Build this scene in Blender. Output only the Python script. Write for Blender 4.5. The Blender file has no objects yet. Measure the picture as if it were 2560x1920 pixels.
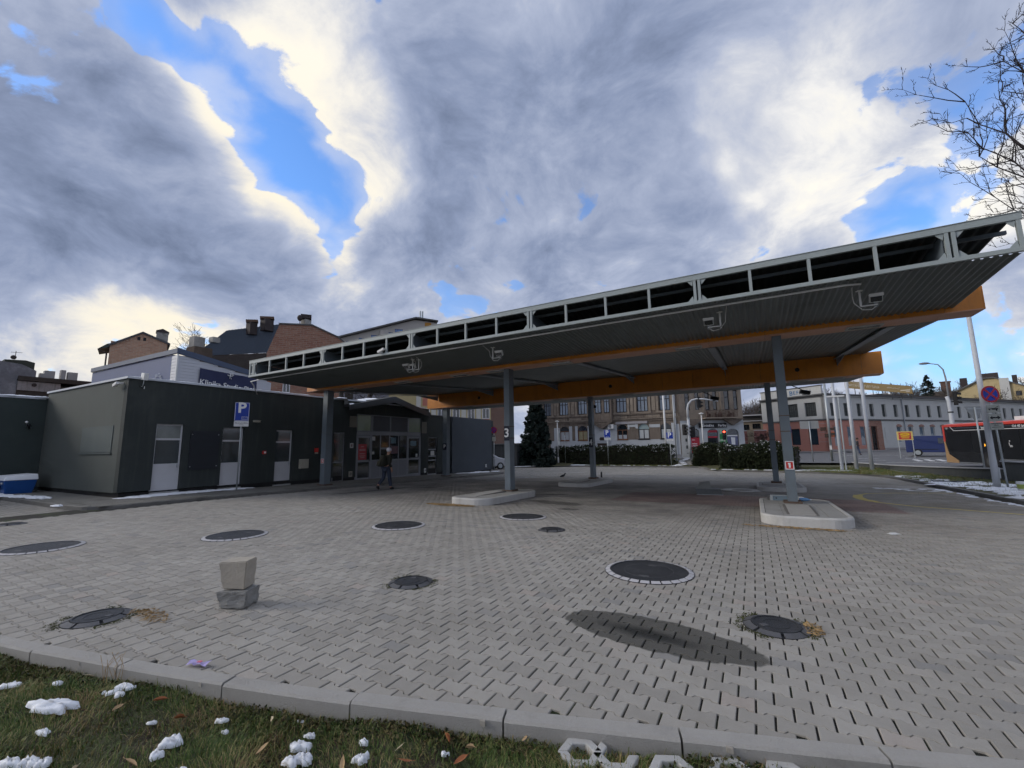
import bpy, math, random
import numpy as np
from mathutils import Vector, Matrix
random.seed(7); rng = np.random.default_rng(11)
S = bpy.context.scene
COL = S.collection
R = math.radians
PI = math.pi
# ------------------------------------------------------------------ camera
# world axes: X runs along the canopy, Y across it (away from the lawn), Z up; eye height 1.61 m
cam = bpy.data.cameras.new('camera'); cam.sensor_width = 36; cam.lens = 36*1085/2560
cam.clip_start = .05; cam.clip_end = 3000
camo = bpy.data.objects.new('camera', cam); COL.objects.link(camo)
rt, dn, fw = Vector((.8752, .48353, -.01469)), Vector((-.08087, .11631, -.98991)), Vector((-.47695, .86756, .1409))
camo.matrix_world = Matrix(((rt.x, -dn.x, -fw.x, 0), (rt.y, -dn.y, -fw.y, 0), (rt.z, -dn.z, -fw.z, 1.61), (0, 0, 0, 1)))
S.camera = camo
# ------------------------------------------------------------------ sky
SUN_EL, SUN_AZ = 24., -118.       # azimuth measured from +Y towards +X
world = bpy.data.worlds.new("World"); S.world = world; world.use_nodes = True
class NT:
    def __init__(s, t): s.t = t; s.n = t.nodes; s.l = t.links
    def new(s, typ, **kw):
        n = s.n.new(typ)
        for k, v in kw.items(): setattr(n, k, v)
        return n
    def put(s, sock, v):
        if hasattr(v, 'is_linked') or isinstance(v, bpy.types.NodeSocket): s.l.new(v, sock)
        else: sock.default_value = v
    def m(s, op, a, b=None, c=None, clamp=False):
        n = s.new('ShaderNodeMath', operation=op, use_clamp=clamp)
        for i, v in enumerate((a, b, c)):
            if v is not None: s.put(n.inputs[i], v)
        return n.outputs[0]
    def vm(s, op, a, b=None, out=0):
        n = s.new('ShaderNodeVectorMath', operation=op); s.put(n.inputs[0], a)
        if b is not None: s.put(n.inputs[1], b)
        return n.outputs['Value'] if op in ('DOT_PRODUCT', 'LENGTH', 'DISTANCE') else n.outputs[0]
    def noise(s, vec, scale, detail=4, rough=.55, dist=0., out='Fac'):
        n = s.new('ShaderNodeTexNoise'); n.inputs['Scale'].default_value = scale; n.inputs['Detail'].default_value = detail
        n.inputs['Roughness'].default_value = rough; n.inputs['Distortion'].default_value = dist
        if vec is not None: s.l.new(vec, n.inputs['Vector'])
        return n.outputs[out]
    def ramp(s, f, stops, interp='LINEAR'):
        n = s.new('ShaderNodeValToRGB'); e = n.color_ramp.elements; n.color_ramp.interpolation = interp
        while len(e) < len(stops): e.new(.5)
        for i, (p, c) in enumerate(stops):
            e[i].position = p; e[i].color = (*c, 1) if len(c) == 3 else c
        s.put(n.inputs[0], f); return n.outputs[0]
    def sm(s, x, a, b):
        n = s.new('ShaderNodeMapRange', interpolation_type='SMOOTHSTEP')
        s.put(n.inputs[0], x); n.inputs[1].default_value = a; n.inputs[2].default_value = b; return n.outputs[0]
    def mix(s, f, a, b, mode='MIX'):
        n = s.new('ShaderNodeMix', data_type='RGBA', blend_type=mode)
        s.put(n.inputs[0], f)
        for i, v in ((6, a), (7, b)):
            s.put(n.inputs[i], (*v, 1) if isinstance(v, tuple) and len(v) == 3 else v)
        return n.outputs[2]
def lin(r, g, b):
    f = lambda c: (c/255/12.92 if c/255 <= .04045 else ((c/255+.055)/1.055)**2.4)
    return (f(r), f(g), f(b))
def build_sky():
    T = NT(world.node_tree); T.n.clear()
    out = T.new('ShaderNodeOutputWorld'); bg = T.new('ShaderNodeBackground'); bg.inputs[1].default_value = .1
    T.l.new(bg.outputs[0], out.inputs[0])
    sky = T.new('ShaderNodeTexSky', sky_type='NISHITA'); sky.sun_disc = False
    sky.sun_elevation = R(SUN_EL); sky.sun_rotation = R(SUN_AZ); sky.air_density = 1.1; sky.dust_density = .6; sky.ozone_density = 2.
    d = T.new('ShaderNodeTexCoord').outputs['Generated']
    sep = T.new('ShaderNodeSeparateXYZ'); T.l.new(d, sep.inputs[0])
    z = T.m('MAXIMUM', sep.outputs[2], 0.)
    k = T.m('DIVIDE', 1., T.m('ADD', z, .55))
    comb = T.new('ShaderNodeCombineXYZ')
    T.l.new(T.m('MULTIPLY', sep.outputs[0], k), comb.inputs[0]); T.l.new(T.m('MULTIPLY', sep.outputs[1], k), comb.inputs[1]); T.l.new(T.m('MULTIPLY', z, .6), comb.inputs[2])
    p = comb.outputs[0]                       # a cloud deck seen in perspective
    nc = T.new('ShaderNodeTexNoise'); nc.inputs['Scale'].default_value = 3.; nc.inputs['Detail'].default_value = 2; T.l.new(p, nc.inputs['Vector'])
    wv = T.vm('SUBTRACT', nc.outputs['Color'], (.5, .5, .5)); sc_ = T.vm('SCALE', wv); sc_.node.inputs['Scale'].default_value = .22
    pw = T.vm('ADD', p, sc_)                  # domain-warped for billows
    n1 = T.noise(pw, 4.2, 9, .60); n2 = T.noise(T.vm('ADD', pw, (7.3, 2.1, .4)), 1.7, 4, .5)
    n3 = T.noise(T.vm('ADD', pw, (-3.1, 5.2, 1.4)), 11., 6, .62)
    vo = T.new('ShaderNodeTexVoronoi', feature='SMOOTH_F1'); vo.inputs['Scale'].default_value = 13.; vo.inputs['Smoothness'].default_value = .5; vo.inputs['Detail'].default_value = 1.5; T.l.new(pw, vo.inputs['Vector']); puff = T.m('SUBTRACT', .5, vo.outputs['Distance'])
    def blob(c, kk, a):
        c = Vector(c).normalized()
        e = T.m('EXPONENT', T.m('MULTIPLY', T.m('SUBTRACT', T.vm('DOT_PRODUCT', d, tuple(c)), 1.), float(kk)))
        return T.m('MULTIPLY', e, float(a))
    def total(bl):
        s = None
        for b in bl:
            v = blob(*b); s = v if s is None else T.m('ADD', s, v)
        return s
    gap = T.m('SUBTRACT', 1., T.m('EXPONENT', T.m('MULTIPLY', total(GAPS), -1.25)))
    thick = T.m('MULTIPLY', T.m('TANH', T.m('MULTIPLY', total(THICK), 1.1)), .46)
    nf = T.m('ADD', T.m('MULTIPLY', T.m('SUBTRACT', n1, .5), 1.9), T.m('MULTIPLY', puff, .55))
    cov0 = T.m('SUBTRACT', T.m('ADD', .66, nf), T.m('MULTIPLY', gap, .98))     # < 0 clear air, > .3 cloud
    cov = T.sm(cov0, .04, .20)
    wisp = T.m('MULTIPLY', T.sm(cov0, -.5, .10), .35)
    cover = T.m('MAXIMUM', cov, wisp)
    # lit rims are thin and white, bellies thick and grey
    th = T.m('ADD', T.m('ADD', thick, .20), T.m('ADD', T.m('MULTIPLY', T.m('SUBTRACT', n2, .5), .75), T.m('ADD', T.m('MULTIPLY', T.m('SUBTRACT', n3, .5), .60), T.m('MULTIPLY', puff, -.32))))
    th = T.m('ADD', th, T.m('MULTIPLY', T.sm(cov0, .12, .75), .26))
    shade = T.ramp(th, [(0., lin(254, 250, 240)), (.14, lin(240, 239, 238)), (.32, lin(206, 210, 221)), (.52, lin(172, 182, 206)), (.76, lin(140, 153, 182)), (1., lin(108, 121, 148))])
    warm = T.m('ADD', blob((-.91, .32, .25), 14., 1.), blob((-.72, .45, .42), 16., .8))
    shade = T.mix(T.m('MULTIPLY', T.m('MULTIPLY', warm, .45), T.sm(th, .5, .05)), shade, lin(255, 243, 215))
    cl = T.vm('SCALE', shade); cl.node.inputs['Scale'].default_value = 8.9
    blue = T.vm('MULTIPLY', sky.outputs[0], (1.05, 1.55, 2.25))
    hz = T.vm('SCALE', T.mix(0., lin(140, 178, 226), lin(140, 178, 226))); hz.node.inputs['Scale'].default_value = 10.
    bl2 = T.mix(T.m('MULTIPLY', T.m('EXPONENT', T.m('MULTIPLY', z, -5.)), .8), blue, hz)
    T.l.new(T.mix(cover, bl2, cl), bg.inputs[0])
SUNDIR = (math.sin(R(SUN_AZ))*math.cos(R(SUN_EL)), math.cos(R(SUN_AZ))*math.cos(R(SUN_EL)), math.sin(R(SUN_EL)))
GAPS = [((-0.736,0.223,0.640),1890,0.75), ((-0.737,0.254,0.627),1342,0.80), ((-0.724,0.288,0.627),1556,0.60), ((-0.706,0.338,0.623),716,0.75), ((-0.715,0.368,0.594),544,0.80), ((-0.721,0.397,0.569),498,0.70), ((-0.714,0.437,0.547),654,0.70), ((-0.708,0.476,0.522),737,0.75), ((-0.691,0.510,0.512),690,0.70), ((-0.679,0.551,0.485),805,0.55), ((-0.708,0.567,0.421),1357,0.40), ((-0.695,0.316,0.645),1481,0.50), ((0.303,0.865,0.401),812,0.65), ((0.250,0.890,0.381),807,0.70), ((0.210,0.906,0.367),1068,0.55), ((0.327,0.840,0.434),906,0.45), ((0.276,0.892,0.358),1281,0.60), ((0.348,0.805,0.480),761,0.35), ((-0.007,0.793,0.609),893,0.12), ((-0.457,0.824,0.334),257,0.15), ((-0.545,0.769,0.334),260,0.10), ((0.259,0.950,0.176),657,0.55), ((0.304,0.943,0.138),558,0.55), ((0.347,0.932,0.102),504,0.50), ((0.233,0.965,0.118),614,0.50), ((0.355,0.922,0.156),1592,0.30)]
THICK = [((-0.857,0.164,0.489),82,0.55), ((-0.883,0.240,0.403),81,0.55), ((-0.824,0.128,0.552),158,0.35), ((-0.886,0.326,0.329),156,0.40), ((-0.864,0.389,0.321),202,0.40), ((-0.929,0.220,0.298),179,0.30), ((-0.800,0.497,0.337),161,0.35), ((-0.746,0.329,0.579),1486,-0.55), ((-0.753,0.349,0.557),1646,-0.50), ((-0.765,0.416,0.492),817,-0.55), ((-0.752,0.458,0.474),742,-0.55), ((-0.734,0.505,0.454),774,-0.50), ((-0.743,0.292,0.602),1969,-0.40), ((-0.727,0.567,0.386),980,-0.35), ((-0.645,0.343,0.682),355,-0.35), ((-0.627,0.397,0.670),244,-0.50), ((-0.605,0.455,0.654),214,-0.50), ((-0.594,0.521,0.614),232,-0.50), ((-0.604,0.568,0.560),269,-0.50), ((-0.614,0.598,0.515),608,-0.40), ((-0.481,0.615,0.625),111,0.42), ((-0.509,0.717,0.477),35,0.42), ((-0.607,0.684,0.403),101,0.30), ((-0.414,0.813,0.408),49,0.32), ((-0.253,0.773,0.582),106,0.25), ((-0.162,0.726,0.668),83,0.45), ((-0.059,0.708,0.703),142,0.30), ((-0.125,0.841,0.527),275,0.30), ((-0.067,0.888,0.455),210,0.30), ((0.025,0.828,0.560),104,-0.32), ((0.110,0.807,0.581),128,-0.30), ((0.170,0.870,0.462),213,-0.35), ((0.044,0.902,0.430),321,-0.25), ((0.089,0.890,0.447),273,-0.20), ((0.141,0.918,0.370),510,0.35), ((0.241,0.787,0.568),117,0.12), ((0.318,0.768,0.556),148,0.15), ((0.346,0.868,0.355),672,-0.50), ((0.320,0.886,0.335),823,-0.45), ((0.296,0.894,0.337),1703,-0.30), ((0.341,0.908,0.242),487,0.15), ((-0.920,0.301,0.253),257,-0.55), ((-0.928,0.267,0.260),473,-0.40), ((-0.909,0.343,0.238),383,-0.35), ((-0.944,0.197,0.263),353,0.20), ((-0.868,0.427,0.253),237,-0.25), ((-0.655,0.681,0.327),278,-0.20), ((-0.917,0.197,0.346),192,0.20), ((-0.409,0.576,0.708),114,0.15), ((-0.466,0.491,0.736),157,0.00)]
build_sky()
sun = bpy.data.lights.new('sun', 'SUN'); sun.energy = 1.5; sun.angle = R(22); sun.color = (1., .94, .86)
suno = bpy.data.objects.new('sun', sun); COL.objects.link(suno); suno.location = (-40, 20, 60)
suno.rotation_euler = Vector(SUNDIR).to_track_quat('Z', 'Y').to_euler()
S.view_settings.view_transform = 'Standard'; S.view_settings.look = 'None'; S.view_settings.gamma = 1; S.view_settings.exposure = 0.22
S.view_settings.use_curve_mapping = False
S.render.engine = 'CYCLES'
S.cycles.max_bounces = 6; S.cycles.diffuse_bounces = 3; S.cycles.glossy_bounces = 3
S.cycles.use_adaptive_sampling = True; S.cycles.adaptive_threshold = .03; S.cycles.adaptive_min_samples = 12
S.cycles.use_denoising = True; world.cycles.sampling_method = 'NONE'
# ------------------------------------------------------------------ helpers
def sp(s): return .5*(s+np.sqrt(s*s+1))
def zg(v): return -0.02*(sp(np.asarray(v, float)-8.)-sp(np.asarray(v, float)-30.))     # the lot drains away from the lawn
def gz(v): return float(zg(v))
def tag(o, label=None, cat=None, group=None, kind=None):
    if label: o['label'] = label
    if cat: o['category'] = cat
    if group: o['group'] = group
    if kind: o['kind'] = kind
    return o
def thing(name, label, cat, loc=(0, 0, 0), rz=0., group=None):
    o = bpy.data.objects.new(name, None); COL.objects.link(o); o.empty_display_size = .2
    o.location = loc; o.rotation_euler = (0, 0, rz); return tag(o, label, cat, group)
def copy_tree(o, parent=None):
    c = o.copy(); COL.objects.link(c)
    if parent is not None: c.parent = parent
    for ch in list(o.children): copy_tree(ch, c)
    return c
class MB:
    def __init__(s): s.v = []; s.f = []
    def add(s, vs, fs):
        b = len(s.v); s.v += [tuple(p) for p in vs]; s.f += [tuple(i+b for i in f) for f in fs]; return s
    def box(s, x0, x1, y0, y1, z0, z1):
        return s.add([(x0, y0, z0), (x1, y0, z0), (x1, y1, z0), (x0, y1, z0), (x0, y0, z1), (x1, y0, z1), (x1, y1, z1), (x0, y1, z1)],
                     [(0, 3, 2, 1), (4, 5, 6, 7), (0, 1, 5, 4), (1, 2, 6, 5), (2, 3, 7, 6), (3, 0, 4, 7)])
    def bar(s, a, b, w, h, up=(0, 0, 1)):
        a, b = Vector(a), Vector(b); t = (b-a).normalized(); u = Vector(up)
        if abs(t.dot(u)) > .98: u = Vector((0, 1, 0))
        sx = t.cross(u).normalized(); sy = sx.cross(t).normalized(); c = []
        for p in (a, b):
            for i, j in ((-1, -1), (1, -1), (1, 1), (-1, 1)): c.append(p+sx*(i*w/2)+sy*(j*h/2))
        return s.add(c, [(0, 3, 2, 1), (4, 5, 6, 7), (0, 1, 5, 4), (1, 2, 6, 5), (2, 3, 7, 6), (3, 0, 4, 7)])
    def tube(s, pts, r, n=8, caps=True):
        pts = [Vector(p) for p in pts]; k = len(pts)
        rr = r if isinstance(r, (list, tuple)) else [r]*k
        b = len(s.v); ref = None
        for i, p in enumerate(pts):
            t = (pts[min(i+1, k-1)]-pts[max(i-1, 0)]).normalized()
            if ref is None:
                ref = Vector((0, 0, 1)) if abs(t.z) < .9 else Vector((1, 0, 0))
            x = t.cross(ref)
            if x.length < 1e-5: x = t.cross(Vector((0, 1, 0)))
            x.normalize(); y = x.cross(t); ref = y
            for j in range(n):
                a = 2*PI*j/n; s.v.append(tuple(p+x*(math.cos(a)*rr[i])+y*(math.sin(a)*rr[i])))
        for i in range(k-1):
            for j in range(n):
                j2 = (j+1) % n; s.f.append((b+i*n+j, b+i*n+j2, b+(i+1)*n+j2, b+(i+1)*n+j))
        if caps:
            s.f.append(tuple(b+j for j in range(n-1, -1, -1))); s.f.append(tuple(b+(k-1)*n+j for j in range(n)))
        return s
    def prism(s, poly, z0, z1):
        n = len(poly); zb = z0 if callable(z0) else (lambda x, y: z0); zt = z1 if callable(z1) else (lambda x, y: z1)
        vs = [(x, y, zb(x, y)) for x, y in poly]+[(x, y, zt(x, y)) for x, y in poly]
        return s.add(vs, [tuple(range(n-1, -1, -1)), tuple(range(n, 2*n))]+[(i, (i+1) % n, n+(i+1) % n, n+i) for i in range(n)])
    def extr(s, poly, a, b):                 # polygon given as 3-D points, swept by vector b-a
        n = len(poly); o = Vector(b)-Vector(a); vs = [Vector(p)+Vector(a) for p in poly]; vs += [p+o for p in vs]
        return s.add(vs, [tuple(range(n-1, -1, -1)), tuple(range(n, 2*n))]+[(i, (i+1) % n, n+(i+1) % n, n+i) for i in range(n)])
    def sphere(s, c, rx, ry=None, rz=None, n=12, m=8):
        ry = rx if ry is None else ry; rz = rx if rz is None else rz; vs = []; fs = []
        for i in range(m+1):
            a = PI*i/m
            for j in range(n):
                t = 2*PI*j/n; vs.append((c[0]+rx*math.sin(a)*math.cos(t), c[1]+ry*math.sin(a)*math.sin(t), c[2]+rz*math.cos(a)))
        for i in range(m):
            for j in range(n): fs.append((i*n+j, (i+1)*n+j, (i+1)*n+(j+1) % n, i*n+(j+1) % n))
        return s.add(vs, fs)
    def quad(s, a, b, c, d): return s.add([a, b, c, d], [(0, 1, 2, 3)])
    def build(s, name, mat, parent=None, smooth=False, bevel=0., world=False, xf=None):
        me = bpy.data.meshes.new(name)
        v = np.array(s.v, float)
        if xf is not None: v = v@np.array(xf.to_3x3()).T+np.array(xf.translation)
        if world and parent is not None:
            rp = parent
            while rp.parent is not None: rp = rp.parent
            v = v-np.array(rp.location)
        me.from_pydata([tuple(p) for p in v], [], s.f); me.update()
        return link(name, me, mat, parent, smooth, bevel)
def link(name, me, mat, parent=None, smooth=False, bevel=0.):
    o = bpy.data.objects.new(name, me); COL.objects.link(o)
    if mat is not None: me.materials.append(mat)
    if parent is not None: o.parent = parent
    if smooth: me.polygons.foreach_set('use_smooth', [True]*len(me.polygons))
    if bevel:
        b = o.modifiers.new('bevel', 'BEVEL'); b.width = bevel; b.segments = 2; b.limit_method = 'ANGLE'
    return o
def npmesh(name, v, faces_per, mat, parent=None, smooth=False):
    """v (N,3); faces_per: list of (M,k) index arrays"""
    me = bpy.data.meshes.new(name); v = np.asarray(v, np.float32)
    me.vertices.add(len(v)); me.vertices.foreach_set('co', v.ravel())
    idx = np.concatenate([f.ravel() for f in faces_per]).astype(np.int32)
    cnt = np.concatenate([np.full(len(f), f.shape[1]) for f in faces_per]).astype(np.int32)
    st = np.concatenate([[0], np.cumsum(cnt)[:-1]]).astype(np.int32)
    me.loops.add(len(idx)); me.loops.foreach_set('vertex_index', idx)
    me.polygons.add(len(cnt)); me.polygons.foreach_set('loop_start', st); me.polygons.foreach_set('loop_total', cnt)
    me.polygons.foreach_set('use_smooth', np.full(len(cnt), bool(smooth)))
    me.update(calc_edges=True); me.validate()
    return link(name, me, mat, parent, smooth)
def text(s, size, mat, parent, loc, rot, name='lettering', depth=.004, bold=0., align='CENTER', sx=1.):
    cu = bpy.data.curves.new(name, 'FONT'); cu.body = s; cu.size = size; cu.extrude = depth; cu.offset = bold
    cu.align_x = align; cu.align_y = 'CENTER'; cu.resolution_u = 3
    t = bpy.data.objects.new(name, cu); COL.objects.link(t)
    me = bpy.data.meshes.new_from_object(t.evaluated_get(bpy.context.evaluated_depsgraph_get()))
    COL.objects.unlink(t); bpy.data.objects.remove(t)
    me.transform(Matrix.Diagonal((sx, 1, 1, 1))); me.materials.clear()
    o = link(name, me, mat, parent); o.location = loc; o.rotation_euler = rot; return o
# ------------------------------------------------------------------ materials
def mat(name, col, rough=.75, var=.12, scale=2.5, fine=40., bump=0., bscale=80., metal=0., spec=.35, dirt=0., dirtcol=(.05, .045, .035), dscale=1.2, island=0., emit=0., streak=0.):
    m = bpy.data.materials.new(name); m.use_nodes = True; T = NT(m.node_tree); b = T.n['Principled BSDF']
    b.inputs['Roughness'].default_value = rough; b.inputs['Metallic'].default_value = metal; b.inputs['Specular IOR Level'].default_value = spec
    pos = T.new('ShaderNodeNewGeometry').outputs['Position']
    f = T.m('ADD', T.m('MULTIPLY', T.noise(pos, scale, 5, .6), .6), T.m('MULTIPLY', T.noise(pos, fine, 3, .6), .4))
    if island:
        g = T.new('ShaderNodeNewGeometry').outputs['Random Per Island']
        f = T.m('ADD', f, T.m('MULTIPLY', T.m('SUBTRACT', g, .5), island/max(var, .001)))
    lo = tuple(c*(1-1.9*var) for c in col); hi = tuple(c*(1+1.9*var) for c in col)
    c = T.mix(f, lo, hi); c.node.clamp_factor = True
    if streak:
        mp = T.new('ShaderNodeMapping'); mp.inputs['Scale'].default_value = (3., 3., .25); T.l.new(pos, mp.inputs[0])
        c = T.mix(T.m('MULTIPLY', T.sm(T.noise(mp.outputs[0], 2., 5, .65), .45, .75), streak), c, dirtcol)
    if dirt:
        c = T.mix(T.m('MULTIPLY', T.sm(T.noise(pos, dscale, 6, .65), .48, .72), dirt), c, dirtcol)
    T.l.new(c, b.inputs['Base Color'])
    if bump:
        bn = T.new('ShaderNodeBump'); bn.inputs['Strength'].default_value = bump; bn.inputs['Distance'].default_value = .01
        T.l.new(T.noise(pos, bscale, 4, .65), bn.inputs['Height']); T.l.new(bn.outputs[0], b.inputs['Normal'])
    if emit:
        T.l.new(c, b.inputs['Emission Color']); b.inputs['Emission Strength'].default_value = emit
    m.diffuse_color = (*col, 1)
    return m
def glass_mat(name, tint=(.02, .025, .03), rough=.06, spec=.9):
    m = mat(name, tint, rough, .25, .8, 6., spec=spec); b = m.node_tree.nodes['Principled BSDF']; b.inputs['Coat Weight'].default_value = .4; b.inputs['Coat Roughness'].default_value = .03
    return m
MT = {}
def mm(k, *a, **kw):
    if k not in MT: MT[k] = mat(k, *a, **kw)
    return MT[k]
white = mm('white_paint', (.72, .72, .71), .5, .06, dirt=.25, dirtcol=(.35, .33, .3))
lettering_white = mm('lettering_white', (.8, .8, .8), .5, .02)
black = mm('black_paint', (.015, .015, .017), .5, .2)
galv = mm('galvanised_steel', (.42, .45, .46), .45, .14, 3., 25., metal=.55)
darkgrey = mm('dark_grey_paint', (.055, .062, .07), .6, .15)
concrete = mm('concrete', (.34, .33, .31), .9, .14, 3., 60., bump=.4, dirt=.35, dirtcol=(.16, .15, .13))
snow_m = mm('snow', (.80, .82, .86), .6, .05, 8., 40., bump=.6, bscale=30.)
glass = glass_mat('dark_glass')
# ------------------------------------------------------------------ ground, paving
KI = [(-9.5, .75), (-7.3, 1.16), (-6.05, 1.42), (-5.36, 1.545), (-3.89, 1.87), (-2.67, 2.185), (-2.02, 2.375), (-1.17, 2.64), (-.43, 2.875), (.24, 3.09), (1.05, 3.36), (2.2, 3.76), (4.5, 4.6), (7.5, 5.7)]
kx = np.array([p[0] for p in KI]); ky = np.array([p[1] for p in KI])
def kin(x): return np.interp(x, kx, ky)            # lot-side edge of the near kerb
# terrain sheet under everything, out to the horizon
def sheet(name, xs, ys, zf, m, kind='structure', parent=None):
    X, Y = np.meshgrid(xs, ys); Z = zf(X, Y); n, k = X.shape
    v = np.stack([X, Y, Z], -1).reshape(-1, 3); i = np.arange(n*k).reshape(n, k)
    f = np.stack([i[:-1, :-1], i[:-1, 1:], i[1:, 1:], i[1:, :-1]], -1).reshape(-1, 4)
    o = npmesh(name, v, [f], m, parent, True)
    if kind: o['kind'] = kind
    return o
soil = mm('soil', (.075, .062, .045), .95, .3, 1.5, 12., bump=.6, dirt=.7, dirtcol=(.05, .075, .025), dscale=.8)
def terrain(X, Y):
    r = np.hypot(X, Y)
    return -1.2+np.clip((r-92)/75, 0, 1)*9.5*np.clip((X+35)/20, 0, 1)*(Y > 0)
sheet('ground', np.r_[-1500, -600, np.linspace(-250, 250, 90), 600, 1500], np.r_[-1500, -500, np.linspace(-200, 300, 90), 600, 1500], terrain, soil)
def paver_mat(name, bed=False, brick=False):
    m = bpy.data.materials.new(name); m.use_nodes = True; T = NT(m.node_tree); b = T.n['Principled BSDF']
    b.inputs['Roughness'].default_value = .85; b.inputs['Specular IOR Level'].default_value = .3
    geo = T.new('ShaderNodeNewGeometry'); pos = geo.outputs['Position']
    if bed:
        c = T.mix(T.sm(T.noise(pos, 1.3, 5, .6), .5, .66), (.022, .02, .017), (.04, .06, .018))
        c = T.mix(T.sm(T.noise(pos, 90., 3, .6), .55, .75), c, (.07, .062, .05))
        T.l.new(c, b.inputs['Base Color']); return m
    rnd = T.new('ShaderNodeObjectInfo').outputs['Random'] if name == 'paver_single' else geo.outputs['Random Per Island']
    fine = T.noise(pos, 160., 4, .7); mid = T.noise(pos, 9., 5, .6); big = T.noise(pos, .42, 5, .55)
    base = T.mix(rnd, (.30, .283, .255), (.375, .355, .322))
    dk = T.m('MULTIPLY', T.sm(rnd, .962, .985), .55)
    base = T.mix(dk, base, (.19, .19, .19))
    base = T.mix(T.m('MULTIPLY', T.sm(rnd, .925, .95), T.m('MULTIPLY', T.sm(rnd, .962, .955), .4)), base, (.36, .29, .25))
    sx = T.new('ShaderNodeSeparateXYZ'); T.l.new(pos, sx.inputs[0]); x, y = sx.outputs[0], sx.outputs[1]
    # courses of reddish pavers across the filling lane
    red = T.m('MULTIPLY', T.sm(y, 13.6, 13.75), T.sm(y, 17.0, 16.85))
    red = T.m('MULTIPLY', red, T.m('MULTIPLY', T.sm(x, -4.2, -4.0), T.sm(x, 3.2, 3.0)))
    base = T.mix(T.m('MULTIPLY', red, .5), base, (.25, .12, .11))
    if brick:
        br = T.new('ShaderNodeTexBrick'); T.l.new(pos, br.inputs[0]); br.inputs['Scale'].default_value = 1.
        br.inputs['Brick Width'].default_value = .2; br.inputs['Row Height'].default_value = .138; br.inputs['Mortar Size'].default_value = .007
        br.inputs['Color1'].default_value = (.8, .8, .8, 1); br.inputs['Color2'].default_value = (1, 1, 1, 1); br.inputs['Mortar'].default_value = (.3, .3, .28, 1)
        base = T.mix(1., base, br.outputs[0], 'MULTIPLY')
    tone = T.m('ADD', T.m('MULTIPLY', fine, .35), T.m('ADD', T.m('MULTIPLY', mid, .25), T.m('MULTIPLY', big, .4)))
    base = T.mix(T.sm(tone, .2, .8), T.vm('MULTIPLY', base, (.74, .73, .71)), T.vm('MULTIPLY', base, (1.14, 1.14, 1.14)))
    # lichen and tyre grime in broad patches
    base = T.mix(T.m('MULTIPLY', T.sm(T.noise(T.vm('ADD', pos, (3., 9., 0)), .9, 6, .65), .56, .74), .4), base, (.17, .155, .12))
    base = T.mix(T.m('MULTIPLY', T.sm(T.noise(T.vm('ADD', pos, (13., 4., 0)), 2.3, 6, .7), .62, .78), .5), base, (.20, .13, .09))
    # paving within the canopy outline mottled darker
    canopy_tone = T.m('MULTIPLY', T.m('MULTIPLY', T.sm(y, 9.3, 12.), T.sm(y, 24.5, 20.)), T.m('MULTIPLY', T.sm(x, 4.5, 1.), T.sm(x, -19., -14.)))
    base = T.mix(T.m('MULTIPLY', canopy_tone, T.sm(T.noise(pos, .7, 5, .6), .2, .75)), base, T.vm('MULTIPLY', base, (.5, .5, .53)))
    brn = T.m('MULTIPLY', T.sm(x, 2.5, 4.5), T.sm(y, 14., 16.)); brn = T.m('MULTIPLY', brn, T.m('MULTIPLY', T.sm(y, 33., 26.), T.sm(T.noise(pos, .8, 5, .6), .25, .7)))
    base = T.mix(T.m('MULTIPLY', brn, .7), base, (.15, .125, .085))
    rough = T.m('ADD', .8, T.m('MULTIPLY', fine, .1))
    def spot(cx, cy, ax, ay, rot, soft=.25, nz=.45):
        dx, dy = T.m('SUBTRACT', x, cx), T.m('SUBTRACT', y, cy); ca, sa = math.cos(rot), math.sin(rot)
        u = T.m('DIVIDE', T.m('ADD', T.m('MULTIPLY', dx, ca), T.m('MULTIPLY', dy, sa)), ax)
        v = T.m('DIVIDE', T.m('SUBTRACT', T.m('MULTIPLY', dy, ca), T.m('MULTIPLY', dx, sa)), ay)
        rr = T.m('SQRT', T.m('ADD', T.m('MULTIPLY', u, u), T.m('MULTIPLY', v, v)))
        rr = T.m('ADD', rr, T.m('MULTIPLY', T.m('SUBTRACT', T.noise(pos, 5., 4, .6), .5), nz))
        return T.sm(rr, 1., 1.-soft)
    w = spot(-.88, 4.06, .86, .33, -.12, .06, .35); base = T.mix(T.m('MULTIPLY', w, .85), base, (.06, .058, .05))
    w2 = spot(-.92, 4.03, .62, .15, -.14, .8, .5); base = T.mix(T.m('MULTIPLY', w2, .92), base, (.02, .02, .018))
    rough = T.m('SUBTRACT', rough, T.m('MULTIPLY', w, .3))
    for a in ((-5.2, 12.2, .95, .42, -.3), (-6.0, 12.5, .45, .28, .2), (-4.4, 11.0, .35, .2, 0), (-13.6, 12.9, 2.1, .3, 1.5), (-12.6, 15.4, .8, .25, 1.2), (-6.5, 14.6, .7, .3, .4), (-7.2, 10.9, .8, .25, .2)):
        w = spot(*a, .3, .6); base = T.mix(T.m('MULTIPLY', w, .75), base, (.06, .058, .055))
    T.l.new(base, b.inputs['Base Color']); T.l.new(rough, b.inputs['Roughness'])
    bn = T.new('ShaderNodeBump'); bn.inputs['Strength'].default_value = .35; bn.inputs['Distance'].default_value = .004
    T.l.new(T.m('ADD', fine, T.m('MULTIPLY', T.noise(pos, 500., 2, .5), .6)), bn.inputs['Height']); T.l.new(bn.outputs[0], b.inputs['Normal'])
    return m
LU, LV, PU_, PV_ = -.12, 3.84, .2, .138          # lattice of the double-T pavers
bedm = paver_mat('joint_bed', bed=True); pavm = paver_mat('paver_field'); pav1 = paver_mat('paver_single'); pavfar = paver_mat('paver_far', brick=True)
VEND = 25.
ysb = np.r_[np.linspace(.2, VEND, 26)]
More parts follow.
